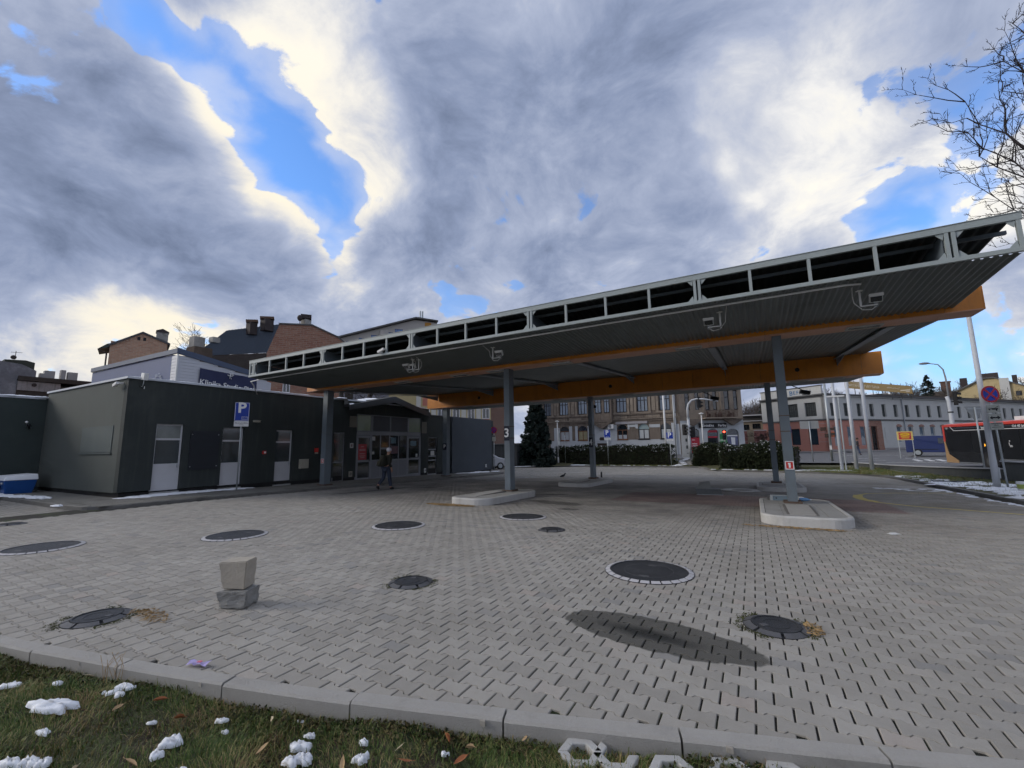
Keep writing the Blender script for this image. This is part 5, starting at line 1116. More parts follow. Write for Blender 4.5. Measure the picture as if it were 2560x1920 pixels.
# corner shop wing
fs = FR((-7.62, 56.), 25)
HOL = [(1.1, 2.2, .3, 3.35), (3.1, 4.4, .3, 3.3), (5.35, 6.75, 1.2, 3.25)]
b = MB(); s_ = 0
for a, c, z0, z1 in HOL:
    fs.box(b, s_, a, -.35, 0, -.5, 4.3)
    if z0 > -.5: fs.box(b, a, c, -.35, 0, -.5, z0)
    sp_ = z1-.55; ar = arc(a, c, sp_, z1); fs.face(b, [(a, 4.3), (a, sp_)]+ar[1:-1]+[(c, sp_), (c, 4.3)], -.35, 0); s_ = c
fs.box(b, s_, 7.4, -.35, 0, -.5, 4.3); HB(b, 'shop_front', wband, tn)
b = MB(); holed(fs, b, 0, 7.4, 4.3, 10.2, -.35, 0, [(.7, 1.25, 5.6, 7.9), (1.9, 2.4, 5.6, 7.9), (3.1, 3.6, 5.5, 7.9), (4.0, 4.5, 5.5, 7.9), (5.35, 5.95, 5.5, 7.9), (6.45, 6.95, 5.5, 7.9)]); HB(b, 'corner_wall', peel, tn)
b = MB(); fs.box(b, .05, 7.35, -2.2, -2., -.4, 10.); fs.box(b, 7.2, 7.39, -8, -.36, -.5, 10.2); fs.box(b, 0, 7.4, -8, -.36, 10., 10.2); HB(b, 'corner_interior', mm('dim_interior', (0, 0, 0)), tn)
b = MB(); fs.box(b, -.1, 7.55, -8, .3, 10.2, 10.5); HB(b, 'corner_cornice', peel, tn)
for a, c in ((.7, 1.25), (1.9, 2.4), (3.1, 3.6), (4.0, 4.5), (5.35, 5.95), (6.45, 6.95)): window(fs, a, c, 5.55, 7.9, tn, wdark, glass, nx=1, zs=[.65], d=-.12, fw=.08)
for x in (2.75, 4.85): b = MB(); fs.box(b, x, x+.14, .003, .16, 5.0, 10.0); HB(b, 'pilaster', peel, tn)
b = MB(); fs.box(b, 2.6, 6.4, .003, 1.1, 4.46, 4.60); HB(b, 'balcony_slab', peel, tn)
b = MB()
for k in range(40): x = 2.7+k*.094; fs.box(b, x, x+.02, 1.04, 1.07, 4.6, 5.42)
fs.box(b, 2.68, 6.4, 1.03, 1.08, 5.42, 5.47); HB(b, 'balcony_railing', mm('rusty_iron', (.07, .04, .03), .8, .4, 6.), tn)
b = MB(); g = np.random.default_rng(3)
for k in range(14): x = g.uniform(2.8, 6.2); fs.box(b, x, x+.18, .9, 1.02, 4.62, 4.62+g.uniform(.2, .7))
HB(b, 'balcony_clutter', mm('clutter', (.16, .11, .09), .9, .5, 3., 8.), tn)
for x0, x1, pk in ((.7, 2.5, 1.4), (4.9, 7.3, 6.0)): b = MB(); fs.face(b, [(x0, 4.44), (x1, 4.44), (pk+.35, 3.85), (pk, 3.65), (pk-.3, 3.85)], .003, .6); HB(b, 'corbel', brown, tn)
shopsign = thing('shop_sign', 'black shop sign with white letters over the corner shop door', 'sign', fs.p(3.75, .06, 3.68))
shopsign.rotation_euler = (0, 0, R(25))
b = MB(); b.box(-1.62, .52, -.08, 0, -.28, .28); b.box(.56, 1.62, -.08, 0, -.28, .28); b.build('board', black, shopsign)
text('Śnieżka', .42, lettering_white, shopsign, (-.55, -.085, -.01), (R(90), 0, 0), bold=.008); text('Farby', .42, lettering_white, shopsign, (1.09, -.085, -.01), (R(90), 0, 0), bold=.008)
sred = mm('shop_red', (.45, .03, .05), .5, .15); sgreen = mm('shop_green', (.03, .22, .07), .5, .25, 2., 4.); sblue = mm('shop_print', (.12, .13, .22), .5, .6, 2.5, 3.)
b = MB(); fs.box(b, 1.15, 2.15, -.2, -.16, .3, 3.3); fs.box(b, 3.15, 4.35, -.2, -.16, .3, 3.25); fs.box(b, 5.4, 6.7, -.2, -.16, 1.2, 3.2); HB(b, 'shop_glass', glass, tn)
b = MB(); fs.box(b, 1.15, 2.15, -.155, -.13, .5, 2.25); rp = HB(b, 'red_window_poster', sred, tn)
b = MB()
for z_, w_ in ((1.95, .3), (1.5, .55), (1.32, .6), (1.14, .45), (.9, .6)): fs.box(b, 1.3, 1.3+w_, -.128, -.12, z_, z_+.07)
HB(b, 'poster_print', lettering_white, rp)
b = MB(); fs.box(b, 3.2, 4.3, -.155, -.13, 2.85, 3.1); fs.box(b, 3.2, 4.3, -.155, -.13, 2.2, 2.4); HB(b, 'door_bands', sred, tn)
b = MB(); fs.box(b, 5.45, 6.65, -.155, -.13, 1.3, 2.35); HB(b, 'window_print', sblue, tn); b = MB(); fs.box(b, 5.45, 6.65, -.155, -.125, 2.36, 2.5); fs.face(b, [(5.9, 1.4), (6.3, 1.35), (6.35, 2.2), (5.85, 2.25)], -.128, -.12); HB(b, 'window_print', lettering_white, tn)
b = MB(); fs.box(b, 4.5, 5.28, .005, .06, 1.3, 3.15); gp = HB(b, 'green_panel', sgreen, tn); b = MB(); fs.face(b, [(4.5, 2.6), (5.28, 2.95), (5.28, 3.15), (4.5, 3.15)], .062, .07); fs.face(b, [(4.5, 1.75), (5.28, 1.95), (5.28, 2.1), (4.5, 2.0)], .062, .07); HB(b, 'panel_swoosh', mm('pale_green', (.40, .55, .40), .5, .1), gp)
# traffic control cabinet wall by the stairs
t = thing('white_gate_pillar', 'tall white painted pillar board at the head of the stairs', 'pillar', (-5.6, 44.3, .2)); b = MB(); b.box(-.42, .36, -.12, .12, 0, 3.3); b.build('pillar', wband, t)
b = MB(); b.box(-.05, .12, -.135, -.122, 1.55, 1.85).box(-.02, .13, -.135, -.122, .9, 1.2).box(0, .3, -.135, -.122, .45, .5); b.build('small_signs', darkgrey, t)
# stairs up to the street
t = thing('stairs', 'short flight of dark concrete steps with snow between the hedges', 'stairs', (-5.4, 40.6, -.4))
for k in range(6): b = MB(); b.box(-.62, .62, k*.32, k*.32+.36, -.3, .115*k+.10); b.build('step', concrete, t)
L = [(-5.8+g.uniform(0, .5), 40.5+k*.32, .25, .08, 0, .03) for k in range(6)]; snow_group(L, lambda X, Y: -.3+(Y-40.6)/.32*.115+.03, 'snow on the steps')
# low pink wall and outbuildings right of the tenement
pinkm = mm('pink_wall', (.27, .12, .11), .85, .15, .8, 8., dirt=.35, dirtcol=(.16, .09, .08)); ochre = mm('ochre_plaster', (.33, .27, .20), .85, .12, .8, 8., dirt=.3)
h = house('outbuilding', 'low ochre outbuilding with snow on its flat roof right of the corner shop', (.2, 76., 0)); f3 = FR((0, 76.), -4)
b = MB(); holed(f3, b, -2.2, 3.2, 0, 4.75, -.3, 0, [(-1.2, -.4, 3.45, 4.3), (.0, 1.1, 3.6, 4.4)]); HB(b, 'wall', ochre, h)
b = MB(); f3.box(b, -2.1, 3.1, -6, -.31, 0, 4.7); HB(b, 'body', mm('dim_interior', (0, 0, 0)), h); b = MB(); f3.box(b, -2.5, 1.4, -6, .3, 5.62, 5.78); f3.box(b, -2.3, 2.4, -6, .25, 4.76, 4.88); HB(b, 'roof', mm('snowy_roof', (.5, .5, .52), .7, .2), h)
b = MB(); f3.box(b, -2.1, 1.2, -5, -.2, 4.89, 5.61); HB(b, 'upper_storey', mm('dark_boards', (.07, .065, .06), .9, .3), h)
for a, c, z0, z1 in ((-1.2, -.4, 3.45, 4.3), (.0, 1.1, 3.6, 4.4)): window(f3, a, c, z0, z1, h, wdark, glass, nx=3 if c > 1 else 2, nz=1, d=-.08)
t = thing('pink_wall', 'pink street wall with pale bands and an ochre pillar', 'wall', (1., 73., 0)); f4 = FR((0, 73.), 0)
b = MB(); f4.box(b, -2.2, 4.5, -.3, 0, 0, 3.25); b.build('wall', pinkm, t, world=True)
b = MB(); f4.box(b, -2.2, 4.5, .003, .03, 2.35, 2.42); f4.box(b, -2.2, 4.5, .003, .03, 1.7, 1.77); b.build('bands', mm('pale_pink', (.42, .30, .28), .8, .1), t, world=True)
b = MB(); f4.box(b, -.75, .1, -.35, .12, 0, 3.4); b.build('pillar', ochre, t, world=True); b = MB(); f4.box(b, -2.2, 4.5, -.35, .08, 3.255, 3.36); b.build('coping', mm('snowy_roof', (0, 0, 0)), t, world=True)
# long industrial building with painted letters
bef = house('industrial_building', 'long two-storey white factory building with pink ground floor corner and lettering', (20., 80., 0))
CO = (8.25, 67.5); fR = FR(CO, 50); fL = FR(CO, 140, 1)
wht = mm('factory_white', (.53, .53, .51), .85, .06, .5, 6., dirt=.3, dirtcol=(.36, .35, .33), dscale=.5, streak=.25); salmon = mm('salmon_plaster', (.48, .22, .17), .85, .12, .6, 6., dirt=.25, dirtcol=(.33, .14, .11)); grime = mm('grey_cornice', (.12, .12, .12), .8, .2)
LEN = 62.; FL = .1
upR = [(1.05+2.62*k, 1.95+2.62*k) for k in range(23)]
b = MB(); holed(fR, b, 0, LEN, 4.45, 7.3, -.4, 0, [(a, c, 4.8, 6.5) for a, c in upR]); HB(b, 'upper_wall', wht, bef)
lowR = [(1.2+2.62*k, 2.25+2.62*k) for k in range(23) if k not in (3,)]
lows = sorted(lowR+[(8.72, 9.95)])
lows = [(a, c, (.35 if abs(a-8.72) < .01 else 1.0 if a < 8 else 1.3), 3.55) for a, c in lows if not (abs(a-11.68) < .05)]
b = MB(); holed(fR, b, 0, 7.6, FL-1, 4.25, -.4, 0, [h_ for h_ in lows if h_[1] < 7.6]); HB(b, 'pink_ground_floor', salmon, bef)
b = MB(); holed(fR, b, 7.6, 11.1, FL-1, 4.25, -.4, 0, [(8.72, 9.95, .35, 3.5)]); HB(b, 'brick_portal', brick_mat('red_brick', (.27, .12, .085), (.34, .17, .12), (.25, .2, .17), 1.6, .25), bef)
b = MB(); holed(fR, b, 11.1, LEN, FL-1, 4.25, -.4, 0, [h_ for h_ in lows if h_[0] > 11.1]); HB(b, 'ground_floor', wht, bef)
b = MB(); fR.box(b, -.1, LEN, .003, .12, 4.26, 4.44); HB(b, 'string_course', grime, bef); b = MB(); fR.box(b, -.15, LEN, -.4, .16, 7.31, 7.48); HB(b, 'cornice', wht, bef)
b = MB(); fR.box(b, -.35, LEN, -9, .38, 7.49, 7.66); HB(b, 'roof_edge', grime, bef); b = MB(); fR.face(b, [(12, 7.67), (LEN, 7.67), (LEN-2, 8.2), (14, 8.2)], -8, -1.5); HB(b, 'roof', mm('weathered_roof', (.11, .095, .085), .9, .3, .6, 5., dirt=.4), bef)
b = MB(); fR.box(b, 0, 7.6, .003, .08, FL-1, .55); fR.box(b, 11.1, LEN, .003, .06, FL-1, .6); HB(b, 'plinth', mm('pale_plinth', (.33, .31, .30), .85, .1), bef)
wing = mm('industrial_pane', (.05, .055, .055), .35, .35, 3., 6.); wbl = mm('blue_film', (.10, .15, .20), .3, .35, 1.5, 3.)
for k, (a, c) in enumerate(upR[:19]): window(fR, a, c, 4.8, 6.5, bef, mm('iron_frame', (.10, .11, .11), .6, .1), wing, nx=3, nz=4, d=-.18, fw=.035)
for k, (a, c, z0, z1) in enumerate(lows[:15]):
    if abs(a-8.72) < .01:
        window(fR, a, c, z0, z1, bef, wdark, glass, nx=2, zs=[.3, .65], d=-.2, fw=.08, name='door'); continue
    w = window(fR, a, c, z0, z1-.12, bef, white if a > 11 else wht, wbl, nx=1, nz=1, d=-.12, fw=.05)
    b = MB(); fR.face(b, arc(a-.12, c+.12, z1-.1, z1+.25, 7)+[(c+.0, z1-.1), (a-.0, z1-.1)], .003, .06); HB(b, 'arched_lintel', mm('lintel_brick', (.33, .2, .16), .9, .2) if a > 8 else salmon, w)
    b = MB(); q = (a+c)/2; fR.face(b, [(a+.12, z0+.1), (c-.1, z0+.1), (c-.15, z0+.9), (q, z0+1.25), (a+.1, z0+.8)], -.128, -.122); HB(b, 'window_print', mm('pale_print', (.33, .36, .38), .6, .3, 4., 8.), w)
b = MB(); fR.face(b, [(11.55, 1.3), (12.5, 1.3), (12.5, 3.2)]+arc(11.55, 12.5, 3.2, 3.55, 6)[1:-1][::-1]+[(11.55, 3.2)], .003, .03); HB(b, 'blind_arch', wht, bef)
b = MB(); b.tube([fR.p(16.05, .1, 7.4), fR.p(16.05, .1, .3)], .07, 6); HB(b, 'downpipe', mm('zinc_pipe', (0, 0, 0)), bef)
lowL = [(1.25, 2.45), (3.6, 4.85)]; upL = [(1.1, 2.6), (3.55, 5.0)]
b = MB(); holed(fL, b, .02, 9., 4.45, 7.3, -.4, 0, [(a, c, 4.85, 6.65) for a, c in upL]); HB(b, 'upper_wall', wht, bef)
b = MB(); holed(fL, b, .02, 9., FL-1, 4.25, -.4, 0, [(a, c, 1.15, 3.3) for a, c in lowL]); HB(b, 'pink_ground_floor', salmon, bef)
b = MB()
for z_ in (1.5, 2.1, 2.7, 3.3, 3.8): fL.box(b, .05, 1.1, .003, .02, z_, z_+.06)
HB(b, 'plaster_bands', mm('pale_pink', (0, 0, 0)), bef)
b = MB(); fL.box(b, .0, 9., .003, .12, 4.26, 4.44); HB(b, 'string_course', grime, bef); b = MB(); fL.box(b, .0, 9., .003, .16, 7.31, 7.48); fL.box(b, -.3, 9., .0, .3, 7.49, 7.64); HB(b, 'cornice', grime, bef)
for a, c in upL: window(fL, a, c, 4.85, 6.65, bef, mm('iron_frame', (0, 0, 0)), wing, nx=5, nz=4, d=-.2, fw=.035)
for a, c in lowL: window(fL, a, c, 1.15, 3.3, bef, wdark, mm('showroom_pane', (.03, .045, .06), .2, .4, 1.5), nx=1, nz=1, d=-.15, fw=.06)
b = MB(); fL.box(b, .3, 9., -.35, -.1, 7.65, 8.72); HB(b, 'attic_wall', wht, bef); b = MB(); fL.box(b, .2, 9.1, -.4, -.02, 8.73, 8.83); HB(b, 'attic_coping', mm('grey_cornice', (0, 0, 0)), bef)
blu = mm('letter_blue', (.05, .15, .32), .6, .1)
def on_wall(s, fr_, s_, d_, z_, size, m, root, ang, **kw):
    o = text(s, size, m, None, (0, 0, 0), (0, 0, 0), **kw); o.parent = root; o.rotation_euler = (R(90), 0, R(ang)); o.location = Vector(fr_.p(s_, d_, z_))-root.location; return o
on_wall('B', fL, 4.35, -.09, 8.12, .85, blu, bef, 320, bold=.012); on_wall('E', fL, 3.86, -.09, 8.12, .7, blu, bef, 320, bold=.01); on_wall('F', fL, 3.42, -.09, 8.12, .7, blu, bef, 320, bold=.01); on_wall('A', fL, 2.93, -.09, 8.12, .7, blu, bef, 320, bold=.01); on_wall('M', fL, 2.32, -.09, 8.12, .7, blu, bef, 320, bold=.01); on_wall('A', fL, 1.7, -.09, 8.12, .7, mm('faded_letter', (.35, .38, .42), .7, .1), bef, 320)
o = sheet('footway', np.linspace(0, 1, 2), np.linspace(0, 1, 2), lambda X, Y: 0*X, sl); bpy.data.objects.remove(o)
b = MB(); fR.box(b, -2, LEN, .0, 3.2, -1., .33); fL.box(b, -3.2, 9, .0, 3., -1., .33); o = b.build('footway', mm('footway_slabs', (.25, .245, .24), .85, .1)); o['kind'] = 'structure'
# rooftop banner
t = thing('rooftop_banner', 'long tan advertising banner with pale lettering on a rooftop frame', 'banner', (12.3, 79., 7.7))
e_ = Vector((12.35, 79.0, 0)); d_ = (Vector((19.45, 77.6, 0))-e_).normalized(); fb = FR((e_.x, e_.y), math.degrees(math.atan2(d_.y, d_.x)))
tan = mm('tan_banner', (.30, .215, .10), .7, .08, .6, 5.)
b = MB(); fb.face(b, [(0, 9.3), (7.2, 7.8), (7.2, 8.85), (0, 10.35)], 0, .06); HB(b, 'banner_sheet', tan, t)
b = MB()
for x in np.linspace(.1, 7.1, 8): zz_ = 10.35-x*.208; b.bar(fb.p(x, -.1, 7.2), fb.p(x, -.1, zz_+.1), .07, .07); b.bar(fb.p(x, -.1, zz_-.6), fb.p(x, -2.2, 7.4), .06, .06); b.bar(fb.p(x, 0, zz_+.08), fb.p(x, .55, zz_+.2), .03, .03)
HB(b, 'frame', mm('dark_frame', (.06, .06, .06), .6, .1), t)
tl = math.degrees(math.atan2(d_.y, d_.x)); tm_ = mm('banner_letters', (.60, .55, .45), .7, .05)
for s_, z_, sz, tx in ((2.0, 9.35, .52, 'APARTAMENTY REYTANA'), (5.3, 8.78, .34, 'www.reytana.pl'), (1.6, 9.85, .24, 'NOWE MIESZKANIA')):
    o = text(tx, sz, tm_, None, (0, 0, 0), (0, 0, 0), sx=.62, depth=.01); o.parent = t; o.location = Vector(fb.p(s_, .07, z_))-t.location
    o.matrix_local = Matrix.Translation(o.location) @ Matrix.Rotation(R(tl), 4, 'Z') @ Matrix.Rotation(math.atan(.208), 4, 'Y') @ Matrix.Rotation(R(90), 4, 'X')
b = MB(); fb.box(b, 6.55, 6.95, .07, .08, 8.1, 8.2); fb.box(b, 6.0, 7.0, .07, .08, 8.28, 8.42); HB(b, 'print_line', tm_, t)
# yellow gabled house far right
yh = house('gabled_house', 'pale yellow gabled house with a pink base and chimneys beyond the factory', (27.5, 80.5, 0)); fy = FR((24.2, 81.5), -22)
yel = mm('yellow_plaster', (.50, .40, .22), .85, .06, .5, 5., dirt=.2); pk = mm('pink_base', (.30, .17, .16), .85, .1); dtile = mm('dark_tiles', (.05, .04, .04), .8, .2)
b = MB(); fy.face(b, [(.6, 6.9), (6.9, 6.2), (6.9, 8.1), (4.3, 9.5), (3.4, 9.5), (.6, 8.1)], -8, 0); HB(b, 'gable_wall', yel, yh)
b = MB(); fy.box(b, .6, 6.9, -8, 0, 0, 6.2); fy.face(b, [(.6, 5.2), (6.9, 5.2), (6.9, 6.25), (.6, 6.9)], .002, .03); HB(b, 'base_wall', pk, yh)
b = MB(); fy.face(b, [(.3, 8.0), (3.35, 9.62), (4.35, 9.62), (7.1, 8.1), (7.1, 7.95), (4.3, 9.48), (3.4, 9.48), (.4, 7.85)], -8, .25); HB(b, 'roof', mm('grey_cornice', (0, 0, 0)), yh)
b = MB(); fy.box(b, 3.2, 4.7, -2., -1.2, 9.5, 10.3); HB(b, 'chimney', dtile, yh); b = MB(); fy.box(b, 4.75, 5.6, -.1, .3, 4.5, 9.35); HB(b, 'flue', wht, yh); b = MB(); fy.box(b, 5.85, 6.3, -2, -1.4, 8.4, 9.8); HB(b, 'chimney', dtile, yh)
window(fy, 6.0, 6.5, 7.0, 7.6, yh, wdark, glass, nx=1, nz=1, d=.04); b = MB(); b.tube([fy.p(6.35, .02, 5.95), fy.p(6.35, .12, 5.95)], .28, 14); HB(b, 'satellite_dish', white, yh)
h = house('pale_house', 'pale blue-grey house end cut by the right edge', (33.5, 79.5, 0)); fz = FR((31.1, 79.4), -22); b = MB(); fz.box(b, 0, 6, -8, 0, 0, 8.4); HB(b, 'wall', mm('pale_blue_plaster', (.38, .44, .50), .85, .06), h); b = MB(); fz.box(b, -.2, 6.2, -8, .25, 8.4, 8.65); HB(b, 'roof', grime, h); b = MB(); fz.box(b, 1.2, 2.0, -4, -3, 8.65, 11.2); HB(b, 'chimney', yel, h)
h = house('chimney_house', 'dark roofs with two brick chimneys behind the street lamp', (24.4, 83.5, 0)); fz = FR((19., 84.), -15)
b = MB(); fz.face(b, [(0, 0), (8, 0), (8, 8.0), (5, 8.4), (0, 7.4)], -6, 0); HB(b, 'wall', mm('weathered_roof', (0, 0, 0)), h); b = MB(); fz.box(b, 5.0, 6.0, -2.5, -1.5, 8.2, 9.7); fz.box(b, 4.9, 6.1, -2.6, -1.4, 9.72, 9.85); HB(b, 'chimney', brick_mat('dark_brick', (.12, .06, .045), (.15, .08, .06), (.12, .1, .09), 1.5, .2), h); b = MB(); fz.box(b, 7.0, 7.7, -2.5, -1.5, 8.2, 10.1); HB(b, 'chimney', dtile, h)
def push_back(root, k):
    """set a house built to a guessed distance further off, at matching size"""
    O_ = Vector((0, 0, 1.61)); root.location = O_+(root.location-O_)*k
    def walk(o):
        for c in o.children: c.data.transform(Matrix.Scale(k, 4)); walk(c)
    walk(root)
for o in list(bpy.data.objects):
    if o.name in ('gabled_house', 'pale_house', 'chimney_house'): push_back(o, 1.5)
# ------------------------------------------------------------------ buildings behind the station, on the left
K = 1.35; CX, CY = -24.84*K, 10.59*K; zk = lambda z: 1.61+(z-1.61)*K
cl = house('clinic_building', 'blue and white sheet-clad clinic building with a navy banner behind the dark station', (CX-4, CY+4, 0)); fw_ = FR((CX, CY), 180, 1); fe = FR((CX, CY), 90)
navyw = mm('blue_cladding', (.085, .115, .23), .6, .07, .7, 6.); lap = mm('white_siding', (.55, .56, .60), .55, .04); navyt = mm('slate_blue_trim', (.075, .10, .16), .55, .1)
b = MB(); fw_.box(b, .74, 14, -.3, 0, 0, zk(6.42)); HB(b, 'blue_wall', navyw, cl)
b = MB(); b.prism([(CX-.05, CY+.05), (CX-.05, CY+6.6), (CX-14, CY+6.6), (CX-14, CY+.05)], 0, lambda x, y: zk(6.4)-.17*(y-CY)*1.0-.05); HB(b, 'body', lap, cl)
# lap siding on the two white faces, one board after another
k = 0; z = 4.0
while z < zk(6.5):
    zt_ = z+.21; smax = min(6.2, max(0, (zk(6.5)-zt_)/.172))
    if smax > .1: b = MB(); vs = [fe.p(x, d, zz_) for x in (0, smax) for d, zz_ in ((.0, z), (.05, z), (.022, zt_), (0, zt_))]; b.add(vs, [(0, 1, 2, 3), (7, 6, 5, 4), (0, 4, 5, 1), (1, 5, 6, 2), (2, 6, 7, 3), (3, 7, 4, 0)]); HB(b, 'siding_board', lap, cl)
    if zt_ < zk(6.35): b = MB(); vs = [fw_.p(x, d, zz_) for x in (0, .735) for d, zz_ in ((.0, z), (.05, z), (.022, zt_), (0, zt_))]; b.add(vs, [(3, 2, 1, 0), (4, 5, 6, 7), (1, 5, 4, 0), (2, 6, 5, 1), (3, 7, 6, 2), (0, 4, 7, 3)]); HB(b, 'siding_board', lap, cl)
    z += .21
b = MB(); fe.face(b, [(-.1, zk(6.42)), (6.3, zk(6.42)-1.09), (6.3, zk(6.70)-1.09), (-.1, zk(6.70))], -.05, .12); fw_.box(b, -.1, 14, -.05, .12, zk(6.44), zk(6.68)); HB(b, 'roof_trim', navyt, cl)
b = MB(); fe.box(b, -.07, .02, -.02, .075, 3.8, zk(6.42)); HB(b, 'corner_trim', white, cl)
t = thing('clinic_banner', 'navy banner with a white monogram and clinic lettering on the white siding', 'banner', fe.p(3., .1, 6.31)); t.rotation_euler = (0, 0, R(90))
nb_ = mm('navy_banner', (.022, .028, .085), .55, .12, 1.5, 5.)
b = MB(); gx = np.linspace(-1.68, 2.35, 22); gz_ = np.linspace(-1.6, 1., 10); vs = [(x, -.02-.02*math.sin(x*4+z*2.5)-.012*math.sin(x*9-z*3), z-.062*(x+1.68)) for z in gz_ for x in gx]
b.add(vs, [(j*22+i, j*22+i+1, (j+1)*22+i+1, (j+1)*22+i) for j in range(9) for i in range(21)]); b.build('banner_sheet', nb_, t, smooth=True)
b = MB(); mo = lambda L: [(x*.36+.35, -.08, z*.36+.72) for x, z in L]
b.tube(mo([(.5, .72), (.1, .85), (-.35, .72), (-.25, .45), (.3, .3), (.5, .05), (.1, -.12), (-.4, -.05), (-.55, .1)]), .028, 6); b.tube(mo([(.0, .42), (-.05, -.1), (-.1, -.65)]), .028, 6); b.tube(mo([(.0, .3), (.45, .4), (.62, .15), (.3, -.1), (-.02, -.02)]), .028, 6); b.sphere(mo([(.22, -.62)])[0], .03); b.build('monogram', lettering_white, t, smooth=True)
o = text('Klinika Studio Pięknа'.replace('а', 'a'), .52, lettering_white, t, (.55, -.09, -.10), (R(90), R(3.2), 0), bold=.006)
t = thing('wall_lettering', 'arched pale lettering and half emblem painted on the blue clinic wall', 'lettering', fw_.p(2.5, .03, 6.35))
wl = mm('pale_letters', (.40, .45, .55), .6, .05)
for i, ch in enumerate('my dla Ciebie'):
    if ch == ' ': continue
    a = R(150-i*10.5); o = text(ch, .36, wl, t, (.62*math.cos(a)*1.05, -.02, -.15+.66*math.sin(a)), (R(90), -(a-PI/2), 0))
b = MB(); vs = [(.30*math.cos(PI*i/14), -.02, -.15+.34*math.sin(PI*i/14)) for i in range(15)]; b.extr(vs, (0, 0, 0), (0, -.01, 0)); b.build('emblem', mm('emblem_grey', (.30, .33, .36), .6, .1), t)
t.rotation_euler = (0, 0, 0)
# brick gable house with chimney
bg = house('brick_house', 'brick gable house with two small dark vents behind the clinic', (-49, 18, 0)); q0 = Vector((-47.63, 15.22, 0)); q1 = Vector((-46.32, 18.82, 0)); fg = FR((q0.x, q0.y), math.degrees(math.atan2(q1.y-q0.y, q1.x-q0.x)))
bk1 = brick_mat('pale_red_brick', (.36, .19, .12), (.44, .27, .18), (.40, .33, .26), 1.5, .35, (.40, .28, .19)); Wg = (q1-q0).length
b = MB(); fg.face(b, [(.0, 0), (Wg, 0), (Wg, 11.35), (2.05, 12.1), (0, 10.75)], -.3, 0); HB(b, 'gable_wall', bk1, bg)
b = MB(); fg.face(b, [(-.1, 10.72), (2.05, 12.16), (Wg+.2, 11.36), (Wg+.2, 11.2), (2.05, 12.0), (-.1, 10.55)], -9, .15); HB(b, 'roof', mm('grey_roof', (0, 0, 0)), bg); b = MB(); fg.box(b, .02, Wg-.02, -9, -.31, 0, 11.1); HB(b, 'side_wall', bk1, bg)
for x in (1.72, 2.12): b = MB(); fg.box(b, x, x+.2, -.02, .012, 11.35, 11.65); HB(b, 'vent_hole', black, bg)
b = MB(); fg.box(b, 3.0, 3.85, -1.2, -.4, 11.0, 12.4); chm = HB(b, 'chimney', mm('lime_render', (.33, .32, .30), .9, .2, dirt=.5), bg); b = MB(); fg.face(b, [(2.95, 12.4), (3.9, 12.4), (3.9, 12.5), (3.42, 12.75), (2.95, 12.55)], -1.25, -.35); HB(b, 'chimney_cap', dtile, chm)
b = MB(); fg.face(b, [(-.75, 10.25), (.02, 10.5), (.02, 10.85), (-.2, 10.75)], -3, -.05); HB(b, 'eave', mm('green_tin', (.05, .07, .065), .6, .2), bg); b = MB(); b.tube([fg.p(-.7, -.1, 10.2), fg.p(-.15, .05, 9.9), fg.p(-.15, .05, 3)], .06, 6); HB(b, 'downpipe', dtile, bg)
# mansard brick house
mh = house('mansard_house', 'brick house with rough red gable wall and slate mansard roof left of the canopy', (-42, 28, 0)); ks = 1.2
m0 = Vector((-34.2*ks, 20.75*ks, 0)); m1 = Vector((-30.72*ks, 25.62*ks, 0)); fm_ = FR((m0.x, m0.y), math.degrees(math.atan2(m1.y-m0.y, m1.x-m0.x))); zk2 = lambda z: 1.61+(z-1.61)*ks; WW = (m1-m0).length
red_rough = brick_mat('rough_red_brick', (.25, .11, .075), (.33, .17, .115), (.30, .22, .17), 2.3, .45, (.34, .24, .18))
b = MB(); fm_.face(b, [(0, 0), (WW, 0), (WW, zk2(10.7)), (WW-.8, zk2(11.2)), (WW*.54, zk2(12.05)), (.95, zk2(11.9)), (0, zk2(9.5))], -.35, 0); HB(b, 'gable_wall', red_rough, mh)
b = MB(); fm_.face(b, [(.9, zk2(11.88)), (WW*.54, zk2(12.05)), (WW-.8, zk2(11.2)), (WW+.1, zk2(10.62)), (WW+.1, zk2(10.72)), (WW-.75, zk2(11.3)), (WW*.54, zk2(12.16)), (.85, zk2(12.0))], -9, .12); HB(b, 'roof', grime, mh)
slate = mm('slate_blue_sheet', (.06, .075, .10), .4, .12, 1., 10., metal=.4); S0 = Vector(fm_.p(0, 0, zk2(9.5))); S1 = Vector(fm_.p(.95, 0, zk2(11.9))); bk_ = Vector(fm_.p(0, -14, 0))-Vector(fm_.p(0, 0, 0))
bw = Vector((-.5, -.87, 0))*5.8
b = MB(); b.add([S0+Vector((0, 0, -.1)), S0+bw+Vector((0, 0, -1.0)), S1+bw*.75+Vector((0, 0, -1.2)), S1], [(0, 1, 2, 3)]); sl_ = HB(b, 'mansard_slope', slate, mh)
for i in range(1, 18):
    f = i/18; a = S0.lerp(S0+bw+Vector((0, 0, -.9)), f); c = S1.lerp(S1+bw*.75+Vector((0, 0, -1.2)), f); b = MB(); b.bar(a+Vector((0, 0, .02)), c+Vector((0, 0, .02)), .06, .06); HB(b, 'standing_seam', slate, sl_)
b = MB(); vs = [Vector(S0)+Vector((0, 0, -.12)), Vector(S0)+bw+Vector((0, 0, -1.05))]; b.add([vs[0], vs[1], Vector((vs[1].x, vs[1].y, 0)), Vector((vs[0].x, vs[0].y, 0))], [(0, 1, 2, 3)]); HB(b, 'street_wall', mm('dark_brown_wall', (.055, .045, .04), .9, .3), mh)
